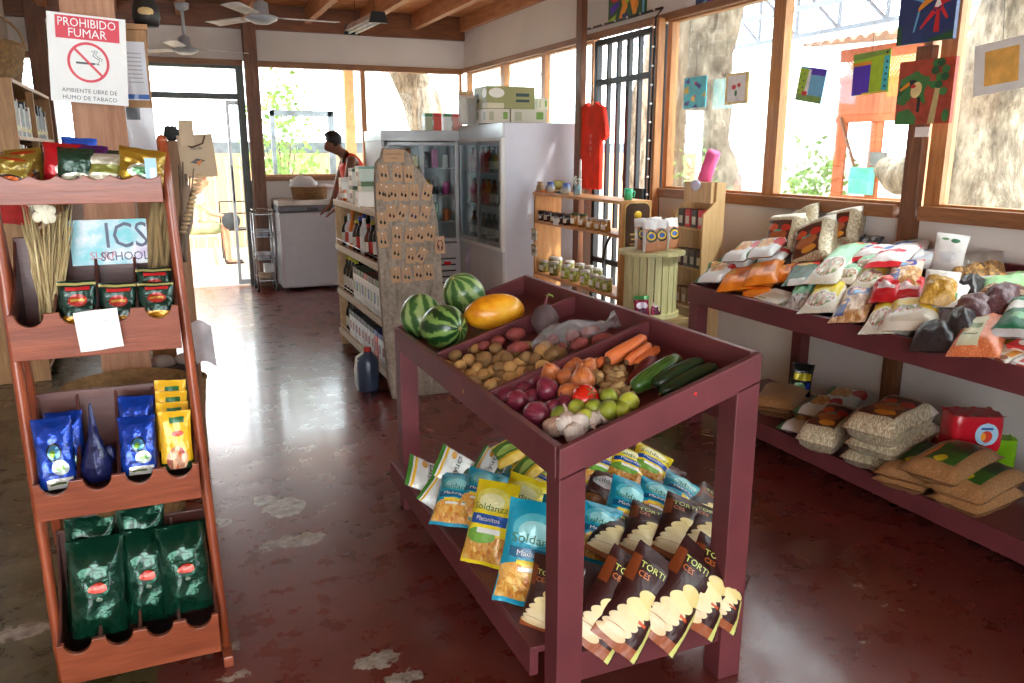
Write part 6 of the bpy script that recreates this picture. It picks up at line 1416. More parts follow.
# narrow soap rack
R0_ = Vector((3.14, 4.27, 0)); rh = 1.31
sr = empty('soap_rack', 'narrow pale wooden rack of small soap boxes by the market table', 'rack', R0_)
PW = wood('pale_pine', (196, 156, 104), (230, 196, 146), 'z', .5)
def ss(mb, nm, m=PW, bev=.002): return mb.build(nm, m, sr, bev=bev)
mb = MB(); mb.prism([(0.0, 0), (.16, 0), (.16, rh), (.09, rh), (.09, rh-.12), (.0, rh-.2)], .018, 0); ss(mb, 'side_panel')
mb = MB(); mb.prism([(0.0, 0), (.16, 0), (.16, rh), (.09, rh), (.09, rh-.12), (.0, rh-.2)], .33, .312); ss(mb, 'side_panel')
mb = MB(); mb.box(.15, .16, .018, .312, 0, rh); ss(mb, 'back_panel')
mb = MB(); mb.box(.06, .09, .018, .312, rh-.13, rh+.0); ss(mb, 'header_board')
SZZ = [.25, .5, .76, 1.02]
for z in SZZ: mb = MB(); mb.box(.0, .15, .018, .312, z-.012, z); ss(mb, 'shelf_board')
mb = MB(); mb.ell((.05, .17, rh-.02), (.012, .05, .035), 12, 8, 0, None, lambda d: 1+.3*noise.noise(d*3)); mb.build('lilac_label', mat('lilac', (206, 206, 230), .6), sr)
cols_ = [[(70, 66, 60), (196, 60, 60), (60, 54, 50), (200, 50, 60)], [(70, 50, 40), (110, 96, 80), (90, 84, 76), (70, 60, 50)], [(150, 110, 70), (160, 130, 90), (140, 110, 80), (120, 90, 60)], [(206, 206, 196), (150, 120, 80), (130, 110, 90), (150, 130, 90)]]
for r_, z in enumerate(SZZ[::-1]):
    for i in range(4):
        mb = MB(); mb.box(-.03, .03, -.028, .028, 0, .115, 0); mb.box(-.031, -.03, -.018, .018, .02, .07, 1)
        o = mb.build('soap_box', [mat('soap_%d_%d' % (r_, i), cols_[r_][i], .5), mat('soap_label', (206, 196, 176), .5)], loc=(R0_.x+.05, R0_.y+.275-.072*i, z+.001)); tag(o, 'small soap box, %s from the left on the %s shelf of the narrow rack' % (ORD[i], ['top', 'second', 'third', 'lowest'][r_]), 'box', 'soap boxes in the narrow rack')
A = at(697, 200, 'x', 3.36); B = at(714, 152, 'x', 3.36)
mb = MB(); mb.tube([(0, 0, 0), B-A], .045, 20); mb.tube([(B-A)*.0, (B-A)*.32], .0465, 20, 1); mb.tube([(B-A)*-.9, (B-A)*.0], .038, 16, 0)
o = mb.build('pink_tube', [mat('pink_card', (232, 90, 150), .5, vary=.06), mat('orange_card', (236, 90, 50), .5)], loc=A); tag(o, 'pink cardboard tube with orange band leaning behind the narrow rack', 'tube')
P = at(681, 320, 'x', 3.1); mb = MB(); mb.prism([(-.09, 0), (.09, 0), (.07, .2), (-.06, .22)], .1, -.0); mb.text('SAAI', .035, lambda x, z: Vector((x+.02, -.001, z)), 1, 0, .05)
o = mb.build('green_carton', [mat('bright_green', (20, 150, 70), .5), mat('letter_white', (245, 245, 245))], loc=(at(681, 330, 'y', 4.0).x, 4.0, 0.0), bev=.003); o.scale = (1, 1, 1.6); tag(o, 'bright green carton on the floor between barrel and market table', 'carton')

# ================================================================ PEOPLE
def skin(name, V, E_, R_, m, parent, root=0, sub=2):
    me = bpy.data.meshes.new(name); me.from_pydata([tuple(v) for v in V], E_, []); me.materials.append(m)
    o = bpy.data.objects.new(name, me); C.objects.link(o); o.parent = parent
    sk = o.modifiers.new('skin', 'SKIN'); sk.use_smooth_shade = True
    d = me.skin_vertices[0].data if me.skin_vertices else None
    if d is None: me.skin_vertices.new(); d = me.skin_vertices[0].data
    for i, r in enumerate(R_): d[i].radius = r if isinstance(r, tuple) else (r, r)
    for i in range(len(V)): d[i].use_root = (i == root)
    s_ = o.modifiers.new('sub', 'SUBSURF'); s_.levels = sub; s_.render_levels = sub
    return o
SKN = mat('brown_skin', (128, 82, 58), .5, vary=.05); SKP = mat('light_skin', (226, 160, 130), .5, vary=.05)
HAIR = mat('black_hair', (22, 18, 18), .6, vary=.2, bump=.4)
def figure(name, label, loc_, rz, J, skinm, top, short, hair, shoe, sleeves=False):
    """J: joints facing -X: pelvis, waist, chest, neck, head centre; per side shoulder, elbow, wrist, finger direction, hip, knee, ankle, toe"""
    t_ = empty(name, label, 'person', loc_, rz)
    V, E_, R_ = [], [], []
    def a(p, r, par=None):
        V.append(Vector(p)); R_.append(r)
        if par is not None: E_.append((par, len(V)-1))
        return len(V)-1
    pel = a(J['pelvis'], (.13, .12)); wa = a(J['waist'], (.115, .1), pel); ch = a(J['chest'], (.135, .11), wa); nb = a(J['neck'], .055, ch)
    h = Vector(J['head']); nk = a(Vector(J['neck']).lerp(h, .35), .05, nb); hd = a(h+Vector((0, 0, -.03)), (.075, .085), nk); ht = a(h+Vector((.015, 0, .055)), (.07, .08), hd)
    f = J['face']; a(h+Vector(f)*.085+Vector((0, 0, -.015)), .012, hd)
    for s in (-1, 1):
        S = lambda p: Vector((p[0], p[1]*s, p[2]))
        g = lambda k_: S(J[k_+('_l' if s < 0 and k_+'_l' in J else '')])
        sh_ = a(g('shoulder'), .052, ch); el = a(g('elbow'), .038, sh_); w_ = a(g('wrist'), .025, el)
        fd = g('hand').normalized(); side = fd.cross(Vector((0, s, 0))).normalized() if abs(fd.y) < .9 else Vector((1, 0, 0)); side = fd.cross(side).normalized()
        palm = a(g('wrist')+fd*.06, (.036, .02), w_)
        for k_, (off, ln) in enumerate(((-.027, .06), (-.009, .075), (.009, .07), (.027, .055))):
            b0 = a(V[palm]+side*off+fd*.035, .0095, palm); b1 = a(V[palm]+side*off*1.05+fd*(.035+ln*.55), .0085, b0); a(V[b1]+fd*ln*.4+Vector((-.008, 0, -.008)), .007, b1)
        th = a(V[w_]+fd*.03-side*.035, .011, w_); a(V[th]+fd*.035-side*.018, .009, th)
        hp = a(g('hip'), .085, pel); kn = a(g('knee'), .058, hp); an = a(g('ankle'), .036, kn); hl = a(g('ankle')+Vector((0, 0, -.045)), .035, an); a(g('toe'), (.035, .022), hl)
    skin('body', V, E_, R_, skinm, t_)
    P, W, Cc, N = [Vector(J[k_]) for k_ in ('pelvis', 'waist', 'chest', 'neck')]
    tv = [P+Vector((0, 0, .02)), W, Cc, Cc.lerp(N, .62)]; te = [(0, 1), (1, 2), (2, 3)]; tr_ = [(.155, .14), (.15, .14), (.185, .17), (.1, .13)]
    for s in (-1, 1):
        p = Vector(J['shoulder']); p.y *= s; tv.append(Cc.lerp(p, .78)+Vector((.02, 0, .02))); te.append((2, len(tv)-1)); tr_.append(.078)
        if sleeves:
            e = Vector(J['elbow']); e.y *= s; tv.append(p); te.append((len(tv)-2, len(tv)-1)); tr_.append(.065); tv.append(p.lerp(e, .5)); te.append((len(tv)-2, len(tv)-1)); tr_.append(.058)
    skin('shirt', tv, te, tr_, top, t_)
    sv, se, sr_ = [P+Vector((0, 0, .04)), P], [(0, 1)], [(.14, .125), (.148, .135)]
    for s in (-1, 1):
        hp = Vector(J['hip']); kn = Vector(J['knee']); hp.y *= s; kn.y *= s
        sv += [hp, hp.lerp(kn, .5), hp.lerp(kn, .92)]; b = len(sv)-3; se += [(1, b), (b, b+1), (b+1, b+2)]; sr_ += [.098, .088, .075]
    skin('shorts', sv, se, sr_, short, t_, 1)
    F = Vector(f); mb = MB()
    mb.ell(h-F*.018+Vector((0, 0, .045)), (.1, .092, .085), 20, 12, 0, None, lambda d: 1+.08*noise.noise(d*5)-(.3 if d.dot(F) > .45 and d.z < .35 else 0)); mb.build('hair', hair, t_)
    sd = Vector((0, 1, 0))
    for s in (-1, 1):
        mb = MB(); mb.ell(h+F*.078+sd*.03*s+Vector((0, 0, .012)), (.008, .011, .006), 8, 6); mb.build('eye', BLACK, t_)
        mb = MB(); mb.ell(h+sd*.082*s-Vector((0, 0, .01)), (.018, .008, .026), 8, 6); mb.build('ear', skinm, t_)
    mb = MB(); mb.ell(h+F*.078+Vector((0, 0, -.045)), (.008, .022, .006), 8, 5); mb.build('mouth', mat('lip', (140, 70, 60), .5), t_)
    for s in (-1, 1):
        k_ = 'toe'; an = Vector(J['ankle']); to = Vector(J['toe']); an.y *= s; to.y *= s
        mb = MB(); d = (to-an); d.z = 0; d.normalize(); A = Vector((an.x, an.y, .012))-d*.05; mb.bar(A, A+d*.24, .085, .022); mb.build('shoe', shoe, t_, bev=.006)
    return t_
figure('person', 'person with short black hair in an orange tank top bending over the counter', (1.83, 8.62, 0), 0,
       dict(pelvis=(.1, 0, .94), waist=(.1, 0, 1.12), chest=(.05, 0, 1.33), neck=(-.06, 0, 1.475), head=(-.18, 0, 1.575), face=(-.9, 0, -.45), shoulder=(-.01, .18, 1.43), elbow=(-.09, .225, 1.17), wrist=(-.17, .17, .96), hand=(-.6, 0, -.5),
            hip=(.05, .09, .88), knee=(.0, .1, .48), ankle=(.03, .1, .08), toe=(-.12, .11, .025)), SKN, mat('tank_orange', (232, 62, 26), .7), mat('shorts_dark', (50, 54, 70), .8), HAIR, mat('shoe_dark', (50, 40, 36), .6))
pb_ = at(190, 233, 'y', 12.0)
bn = empty('patio_bench', 'pale low bench under the seated person beyond the doorway', 'bench', (pb_.x+.05, 12.0, 0))
mb = MB(); mb.box(-.5, .3, -.18, .18, .36, .4); mb.build('seat', FENCE, bn, bev=.004)
for x in (-.46, .24):
    for y in (-.15, .12): mb = MB(); mb.box(x, x+.04, y, y+.04, -.02, .36); mb.build('leg', FENCE, bn)
figure('person', 'light clothed person seated outside beyond the back doorway, one leg visible', (pb_.x, 12.0, -.02), PI,
       dict(pelvis=(0, 0, .52), waist=(-.03, 0, .64), chest=(-.1, 0, .84), neck=(-.15, 0, 1.0), head=(-.22, 0, 1.13), face=(-.9, 0, -.3), shoulder=(-.12, .17, .94), elbow=(-.25, .2, .72), wrist=(-.42, .12, .66), hand=(-1, 0, -.2),
            hip=(-.06, .1, .5), knee=(-.46, .12, .5), ankle=(-.48, .12, .08), toe=(-.6, .12, .025)), SKP, mat('shirt_cream', (240, 226, 196), .7), mat('shorts_khaki', (150, 160, 120), .8), mat('hair_brown', (150, 110, 80), .6), mat('sandal', (60, 50, 44), .6), True)
P = at(231, 221, 'y', 11.75); mb = MB(); mb.lathe([(0, -.02), (.12, -.015), (.12, .015), (0, .02)], 24, 0, Matrix.Rotation(PI/2, 4, 'X')); o = mb.build('round_hat', mat('dark_hat', (56, 62, 64), .8), loc=P); tag(o, 'dark round hat resting on the seated person\'s knee', 'hat')
mb = MB(); p = at(243, 232, 'y', 12.3)
cz = empty('wire_chair', 'thin dark metal chair outside the doorway', 'chair', (p.x-.1, 12.35, -.02))
for x in (-.18, .18):
    for y in (-.18, .18): mb = MB(); mb.tube([(x, y, 0), (x, y, .44 if y < 0 else .82)], .01, 6); mb.build('leg', BLACK, cz)
mb = MB(); mb.box(-.2, .2, -.2, .2, .43, .45); mb.build('seat', BLACK, cz); mb = MB(); mb.tube([(-.18, .18, .82), (.18, .18, .82)], .01, 6); mb.tube([(-.18, .18, .65), (.18, .18, .65)], .01, 6); mb.build('backrest', BLACK, cz)

# ================================================================ CEILING FANS AND LAMP
FANG = mat('fan_grey', (176, 182, 190), .35, .2, .04)
def fan(label, P, rz):
    t_ = empty('ceiling_fan', label, 'fan', (P[0], P[1], ZC+.04), rz); dz = P[2]-(ZC+.04)
    mb = MB(); mb.lathe([(0, 0), (.07, 0), (.06, -.05), (.02, -.07), (0, -.07)][::-1], 20); mb.build('mount', FANG, t_)
    mb = MB(); mb.tube([(0, 0, -.05), (0, 0, dz+.1)], .016, 10); mb.build('rod', FANG, t_)
    mb = MB(); mb.lathe([(0, dz-.035), (.06, dz-.03), (.12, dz), (.125, dz+.02), (.06, dz+.04), (.055, dz+.12), (.02, dz+.14), (0, dz+.14)], 24); mb.build('motor', FANG, t_)
    for a in range(3):
        T = Matrix.Rotation(a*2*PI/3, 4, 'Z') @ Matrix.Translation((0, 0, dz+.02)) @ Matrix.Rotation(.12, 4, 'X')
        mb = MB(); mb.box(.1, .2, -.02, .02, -.003, .003, 0, T); mb.build('blade_arm', FANG, t_)
        mb = MB(); mb.grid(lambda u, v: Vector((.18+.42*u, (-.055+.11*v)*(1+.25*u), .004*math.sin(v*PI))), 6, 4, 0, T); b = mb.build('blade', mat('fan_blade', (214, 214, 214), .45), t_); sm = b.modifiers.new('s', 'SOLIDIFY'); sm.thickness = .005
fan('farther grey ceiling fan seen above the doorway', (.33, 8.8, 2.45), .25)
fan('nearer grey ceiling fan in the middle of the ceiling', (.83, 6.9, 2.5), .05)
L0, L1 = at(352, 34, 'z', 2.66), at(378, 17, 'z', 2.7)
d = (L1-L0); ln = d.length; lt = empty('hanging_lamp', 'long hanging fluorescent lamp with black end caps', 'lamp', (L0+L1)/2); lt.rotation_euler = (0, 0, math.atan2(d.y, d.x))
mb = MB(); mb.prism([(-.08, 0), (.08, 0), (.05, .06), (-.05, .06)], -ln/2, ln/2, 0, Matrix.Rotation(PI/2, 4, 'Z')); mb.build('housing', mat('lamp_housing', (196, 198, 200), .4, .3), lt)
for s in (-1, 1): mb = MB(); mb.prism([(-.085, -.03), (.085, -.03), (.06, .066), (-.06, .066)], s*ln/2-.02, s*ln/2+.02, 0, Matrix.Rotation(PI/2, 4, 'Z')); mb.build('end_cap', BLACK, lt)
for s in (-1, 1): mb = MB(); mb.tube([(-ln/2+.03, s*.035, -.012), (ln/2-.03, s*.035, -.012)], .013, 10); mb.build('tube', mat('lamp_tube', (240, 240, 240), .3), lt)
for s in (-1, 1): mb = MB(); mb.tube([(s*ln*.35, 0, .06), (s*ln*.35, 0, 3.03-L0.z)], .003, 5); mb.build('wire', BLACK, lt)

# ================================================================ ART IN THE WINDOWS
def art(name, label, cat, px0, px1, py0, py1, m, depth=.012, x=XR-.09, roll=0, frame_=None, extra=None):
    c_ = at((px0+px1)/2, (py0+py1)/2, 'x', x); w = abs(at(px0, (py0+py1)/2, 'x', x).y-at(px1, (py0+py1)/2, 'x', x).y); h = at((px0+px1)/2, py0, 'x', x).z-at((px0+px1)/2, py1, 'x', x).z
    mb = MB(); mb.box(-w/2, w/2, -depth/2, depth/2, -h/2, h/2)
    if extra: extra(mb, w, h, -depth/2-.001)
    ms = m if isinstance(m, list) else [m]
    o = mb.build(name, ms, loc=c_); o.rotation_euler = (0, roll, -PI/2); tag(o, label, cat)
    return o, w, h, c_
def cord(o, h, label=None):
    mb = MB(); mb.tube([(0, 0, h/2), (0, 0, h/2+.25)], .0012, 4); mb.build('cord', BLACK, o)
def shapes(lst):
    """flat painted shapes: (material index, [(u,v)...])"""
    def f(mb, w, h, y):
        for k_, (mi, pts) in enumerate(lst):
            mb.add([((u-.5)*w, y-.0004*k_, (v-.5)*h) for u, v in pts], [tuple(range(len(pts)))], mi)
    return f
def oval(cu, cv, ru, rv, n=14, rot=0): return [(cu+ru*math.cos(2*PI*i/n)*math.cos(rot)-rv*math.sin(2*PI*i/n)*math.sin(rot), cv+ru*math.cos(2*PI*i/n)*math.sin(rot)+rv*math.sin(2*PI*i/n)*math.cos(rot)) for i in range(n)]
def pc(nm, c): return mat('paint_'+nm, c, .4, vary=.08, vs=14)
PN = dict(cyan=(70, 200, 214), navy=(36, 40, 150), yellow=(236, 210, 90), red=(200, 40, 44), lime=(170, 206, 40), purple=(84, 44, 190), orange=(240, 150, 40), sky=(110, 180, 220), olive=(120, 160, 70), white=(240, 240, 236), green=(60, 120, 60), dgreen=(36, 86, 50), tan=(196, 176, 120), black=(30, 30, 32), cream=(236, 214, 150), blue=(40, 60, 110))
def ms(*n): return [pc(k_, PN[k_]) for k_ in n]
o, w, h, c_ = art('fused_glass_art', 'small turquoise glass panel with navy and yellow pieces in the first window', 'artwork', 684, 706, 77, 108, ms('cyan', 'navy', 'yellow', 'red', 'sky'), .006,
    extra=shapes([(1, [(.03, .85), (.25, 1), (.25, .8)]), (2, [(.0, .6), (.2, .75), (.24, .5), (.05, .45)]), (1, [(.55, .85), (.8, .7), (.72, .6), (.5, .75)]), (3, [(.48, .85), (.6, .8), (.5, .75)]), (1, [(.05, .2), (.3, .25), (.25, .1), (.05, .1)]), (2, [(.35, .35), (.5, .4), (.55, .2), (.4, .22)]), (1, [(.4, .02), (.6, .12), (.7, .0)]), (2, [(.85, .4), (1, .5), (1, .3)]), (3, [(.5, .42), (.6, .4), (.54, .32)])])); cord(o, h)
o, w, h, c_ = art('framed_print', 'small pale framed print hanging in the first right window', 'picture', 726, 748, 73, 104, ms('cream', 'white', 'red', 'green'), .012, extra=shapes([(1, [(.1, .08), (.9, .08), (.9, .92), (.1, .92)]), (2, oval(.4, .55, .1, .08)), (2, oval(.62, .6, .08, .07)), (3, oval(.5, .35, .06, .1))])); cord(o, h)
o, w, h, c_ = art('fused_glass_art', 'tilted glass panel with blue, purple and dotted lime in the middle window', 'artwork', 798, 824, 68, 102, ms('sky', 'purple', 'lime', 'olive', 'red', 'green', 'white'), .006, roll=.17,
    extra=shapes([(1, [(.35, .8), (1, .8), (1, 1), (.35, 1)]), (6, [(.25, .2), (.45, .2), (.45, .95), (.25, .95)]), (2, [(0, .2), (.3, .2), (.35, .95), (0, .95)]), (3, [(0, 0), (1, 0), (1, .2), (0, .2)]), (4, [(.22, .18), (.42, .18), (.42, .3), (.22, .3)])]+[(5, oval(.08+.14*(i % 2), .3+.1*i, .03, .03, 8)) for i in range(6)])); cord(o, h)
o, w, h, c_ = art('fused_glass_art', 'lime green and violet glass panel with a turquoise side strip in the middle window', 'artwork', 853, 889, 52, 94, ms('lime', 'purple', 'orange', 'cyan', 'yellow', 'black', 'olive'), .006, roll=-.03,
    extra=shapes([(1, [(0, .0), (.48, .02), (.5, .7), (.02, .7)]), (2, [(.02, .7), (.52, .7), (.52, .78), (.02, .78)]), (3, [(.82, .05), (.97, .05), (1, .85), (.86, .85)]), (4, [(.3, -.01), (.95, 0), (.95, .05), (.3, .04)]), (6, [(0, .84), (1, .9), (1, 1), (0, 1)]), (5, oval(.93, .93, .03, .03))]+[(5, oval(.91+.01*i, .15+.14*i, .025, .03, 8)) for i in range(5)])); cord(o, h)
o, w, h, c_ = art('painting', 'dark blue painting of a yellow hummingbird at a red flower', 'painting', 900, 956, -14, 42, ms('blue', 'red', 'orange', 'sky', 'dgreen', 'white'), .02, x=XR-.12,
    extra=shapes([(4, [(0, 0), (.1, 0), (.08, .3), (0, .4)]), (4, [(.6, .05), (1, .15), (1, 0), (.6, 0)]), (1, [(.62, .55), (.72, .9), (.86, 1), (.78, .6)]), (1, [(.68, .6), (1, .68), (1, .72), (.7, .68)]), (1, [(.6, .55), (.4, .25), (.44, .24), (.68, .5)]), (1, [(.68, .55), (.66, .15), (.76, .15), (.74, .55)]), (1, [(.74, .55), (.86, .35), (.9, .38), (.78, .6)]), (5, [(.64, .6), (.7, .78), (.76, .62), (.7, .58)]),
     (2, [(.36, .55), (.46, .62), (.64, .74), (.62, .8), (.46, .76), (.36, .62)]), (3, [(.2, .95), (.42, .78), (.46, .7), (.1, .86)]), (3, [(.36, .56), (.3, .2), (.33, .2), (.4, .56)])]))
o, w, h, c_ = art('painting', 'red brown painting of a toucan beside a papaya tree', 'painting', 898, 953, 60, 124, [mat('paint_rust', (168, 66, 44), .5, vary=.15, vs=20)]+ms('green', 'dgreen', 'black', 'cream', 'tan', 'orange', 'red'), .02, x=XR-.12,
    extra=shapes([(1, [(.0, .35), (.05, .72), (.2, .78), (.35, .84), (.45, .76), (.6, .72), (.5, .5), (.55, .3), (.3, .45), (.15, .3)]), (2, [(.0, .4), (.15, .55), (.05, .65)]), (1, [(.0, 0), (.05, .2), (.25, .25), (.4, .12), (.4, 0)]), (5, [(.62, 0), (.74, 0), (.8, .7), (.72, .7)]),
     (3, oval(.3, .63, .1, .07, 12, -.5)), (4, oval(.36, .54, .1, .13, 14, -.3)), (7, oval(.3, .6, .05, .03, 10)), (3, [(.4, .42), (.46, .42), (.46, .2), (.4, .18)]), (6, [(.05, .56), (.22, .68), (.24, .62), (.08, .53)])]+[(2 if i % 2 else 1, oval(.68+.09*(i % 3), .93-.11*(i//2), .07, .065, 10)) for i in range(9)]+[(1, oval(.62, .62, .05, .04)), (1, oval(.94, .12, .06, .1))]))
o, w, h, c_ = art('paper_artwork', 'white handmade paper square with an orange centre in the last window', 'artwork', 974, 1030, 40, 92, [mat('handmade_paper', (226, 228, 224), .8, vary=.04, bump=.3), mat('orange_wash', (226, 176, 90), .8, vary=.12, vs=12)], .006, x=XR-.1, roll=-.1, extra=shapes([(1, [(.2, .16), (.8, .16), (.8, .84), (.2, .84)])])); cord(o, h)
o, w, h, c_ = art('painting', 'colourful jungle painting on the wall above the barred gate', 'painting', 609, 645, -6, 19, ms('dgreen', 'orange', 'blue', 'red', 'lime', 'purple', 'sky'), .02, x=XR-.012,
    extra=shapes([(1, [(.3, 0), (.4, .6), (.35, 1), (.5, 1), (.55, .5), (.42, 0)]), (5, [(.1, .3), (.3, .6), (.3, .8), (.05, .6)]), (1, [(.7, .1), (.6, .8), (.75, 1), (.85, .5), (.78, .1)]), (3, oval(.2, .9, .12, .1)), (4, [(0, .1), (.25, .3), (.2, .0)]), (6, [(.95, 0), (1, 0), (1, 1), (.95, 1)]), (2, oval(.5, .15, .1, .1)), (4, oval(.55, .8, .06, .2))]))
o, w, h, c_ = art('painting', 'lower edge of a blue painting on the wall right of the gate', 'painting', 697, 720, -14, 5, ms('blue', 'sky', 'purple'), .02, x=XR-.012, extra=shapes([(1, [(.2, .1), (.6, .4), (.4, .05)]), (2, oval(.7, .3, .15, .2))]))
o, w, h, c_ = art('paper_note', 'white paper taped to the wooden post under the toucan painting', 'note', 915, 929, 127, 137, mat('white_paper', (236, 234, 228)), .002, x=XR-.09)
o, w, h, c_ = art('card', 'blank white card on the wall between painting and gate', 'card', 686, 697, 1, 7, mat('white_paper', (236, 234, 228)), .002, x=XR-.01)

# ================================================================ MARKET TABLE ALONG THE RIGHT WALL
TX0, TX1, TYA, TYB = 2.65, 3.44, -.6, 3.71
tz0, tz1 = .785, 1.02; TS_ = (tz1-tz0)/(TX1-TX0)
def trim_z(x): return tz0+(x-TX0)*TS_
mt = empty('market_table', 'long maroon painted table with tilted tray along the right wall', 'display stand', (TX0, TYB, 0)); MO = Vector((TX0, TYB, 0))
PD = PAINT
def mbd(mb, nm, m=PAINT, bev=.003): mb.v = [tuple(Vector(v)-MO) for v in mb.v]; return mb.build(nm, m, mt, bev=bev)
mb = MB(); mb.box(TX0, TX0+.03, TYA, TYB, tz0-.1, tz0); mbd(mb, 'front_board')
mb = MB(); mb.box(TX1-.03, TX1, TYA, TYB, tz1-.14, tz1); mbd(mb, 'back_board')
for y in (TYA+.001, TYB-.031): mb = MB(); mb.prism([(TX0+.03, tz0-.1), (TX1-.03, trim_z(TX1-.03)-.1), (TX1-.03, trim_z(TX1-.03)-.03), (TX0+.03, trim_z(TX0+.03)-.002)], y+.03, y); mbd(mb, 'end_board')
mb = MB(); mb.prism([(TX0+.03, trim_z(TX0+.03)-.09), (TX1-.03, trim_z(TX1-.03)-.09), (TX1-.03, trim_z(TX1-.03)-.07), (TX0+.03, trim_z(TX0+.03)-.07)], TYB-.031, TYA+.031); mbd(mb, 'tray_bottom')
for y in (TYB-.09, 1.2, TYA+.02):
    mb = MB(); mb.box(TX0+.001, TX0+.075, y, y+.075, 0, tz0-.1); mbd(mb, 'leg')
for y in (TYB-.16, 1.2, TYA+.02):
    mb = MB(); mb.box(TX1-.1, TX1-.031, y, y+.075, 0, trim_z(TX1-.06)-.1); mbd(mb, 'leg')
mb = MB(); mb.box(TX0-.001, TX0+.02, TYA, TYB-.02, .095, .18); mbd(mb, 'lower_rail')
mb = MB(); mb.box(TX0+.02, 3.25, TYA, TYB-.02, .155, .178); mbd(mb, 'lower_shelf')
mb = MB(); mb.box(3.225, 3.25, TYA, TYB-.02, .095, .155); mbd(mb, 'lower_rail')
NW = Vector((-TS_, 0, 1)).normalized(); FP = Vector((TX0, 0, tz0-.07))
def wp(px, py, up=0): return hit(px, py, FP+NW*up, NW)
# protos for goods
RC = [(226, 222, 206), (206, 196, 170), (240, 236, 226), 60]
MEAT = [(176, 60, 50), (226, 206, 190), (110, 130, 60), (236, 226, 216), 16]
def rice(nm, bandc, topc=(206, 40, 50)): return pmat(nm, RC, [('r', .08, .28, .92, .9, bandc), ('e', .5, .27, .42, .2, (226, 226, 216)), ('e', .5, .27, .37, .17, MEAT), ('r', 0, .9, 1, 1, topc), ('e', .5, .86, .3, .04, (220, 120, 60))], 0.38, 0, 0, 0.21, 20)
G = {}
G['mint'] = rice('rice_mint', (150, 206, 166)); G['yel'] = rice('rice_yellow', (222, 200, 30))
G['rain'] = pmat('pasta_rainbow', [(206, 160, 96), (170, 110, 60), (236, 206, 160), 14], [('r', .0, .6, 1, 1, (206, 190, 180)), ('e', .5, .72, .34, .13, (50, 60, 140)), ('e', .5, .7, .24, .07, (226, 170, 150)), ('e', .5, .68, .16, .05, (110, 170, 210)), ('r', .1, .1, .38, .5, (40, 50, 130)), ('e', .24, .4, .08, .05, (230, 150, 50)), ('r', 0, .93, 1, 1, (206, 50, 80))], 0.38, 0, 0, 0.30, 20)
G['sug'] = pmat('sugar_white', (232, 226, 226), [('r', 0, .0, 1, .1, (220, 50, 60)), ('r', 0, .9, 1, 1, (220, 90, 100)), ('r', .15, .4, .85, .55, (206, 60, 80)), ('e', .3, .7, .15, .08, (60, 110, 190))], 0.40, 0, 0, 0.24, 18)
G['sug2'] = pmat('sugar_blue', (226, 228, 230), [('r', .1, .55, .7, .68, (90, 130, 206)), ('r', .3, .75, .9, .82, (120, 190, 120)), ('e', .5, .3, .3, .1, (206, 214, 226))], 0.40, 0, 0, 0.24, 18)
G['red'] = pmat('red_clear', (200, 30, 40), [('r', .2, .3, .8, .5, (226, 206, 206)), ('e', .5, .7, .3, .1, (236, 120, 110))], 0.38, 0, 0, 0.36, 18)
G['pink'] = pmat('pink_pack', (226, 120, 130), [('r', .1, .2, .9, .5, (40, 50, 140)), ('e', .4, .7, .3, .14, (236, 210, 206))], 0.38, 0, 0, 0.30, 18)
G['flour'] = pmat('flour_bag', (222, 214, 196), [('r', .1, .45, .95, .8, (236, 206, 60)), ('e', .4, .4, .3, .13, MEAT), ('r', .5, .82, 1, .95, (206, 60, 60)), ('r', .2, .1, .8, .3, (206, 196, 176))], 0.40, 0, 0, 0.21, 18)
G['lent'] = pmat('red_lentils', [(226, 130, 80), (206, 100, 56), (240, 160, 110), 70], [('r', .14, .12, .56, .8, (206, 206, 170)), ('r', .2, .3, .5, .33, (110, 120, 80)), ('r', .2, .5, .5, .6, (120, 140, 90)), ('r', .0, .9, 1, 1, (226, 190, 170))], 0.38, 0, 0, 0.18, 18)
G['blk'] = pmat('black_beans', [(30, 28, 30), (56, 52, 54), (20, 18, 20), 60], [], 0.38, 0, 0, 0.36, 16)
G['pur'] = pmat('purple_beans', [(96, 60, 66), (70, 40, 46), (130, 96, 100), 60], [], 0.38, 0, 0, 0.36, 16)
G['gran'] = pmat('granola', [(170, 120, 60), (110, 80, 50), (220, 170, 90), (70, 56, 50), 18], [('r', 0, .55, 1, 1, (176, 172, 164)), ('r', .1, .0, .9, .06, (180, 176, 168))], 0.38, 0, 0, 0.36, 16)
G['nut'] = pmat('nut_mix_green', [(170, 120, 70), (120, 80, 50), (220, 190, 150), 18], [('r', 0, .5, 1, .9, (160, 214, 150)), ('r', 0, .9, 1, 1, (220, 220, 214))], 0.38, 0, 0, 0.30, 16)
G['pasta'] = pmat('gold_pasta', [(206, 160, 60), (176, 126, 40), (230, 190, 96), 26], [('r', 0, .68, 1, 1, (226, 222, 214))], 0.38, 0, 0, 0.36, 16)
G['whp'] = pmat('white_pouch', (224, 224, 222), [('r', .0, .86, 1, .92, (226, 232, 226)), ('e', .62, .84, .14, .05, (60, 110, 80)), ('e', .3, .86, .12, .03, (90, 140, 100)), ('e', .5, .45, .3, .14, (206, 208, 210))], 0.40, 0, 0, 0.24, 16)
G['wgr'] = pmat('white_green_pack', (226, 224, 220), [('r', .2, .2, .8, .4, (70, 140, 80)), ('r', .3, .5, .7, .6, (206, 60, 50)), ('r', 0, .85, 1, 1, (206, 206, 210))], 0.38, 0, 0, 0.30, 18)
G['grb'] = pmat('big_green_bag', (20, 110, 74), [('r', .0, .55, 1, .72, (226, 226, 222)), ('r', 0, 0, 1, .1, (206, 206, 206)), ('r', .3, .3, .6, .45, (110, 180, 120))], 0.38, 0, 0, 0.30, 18)
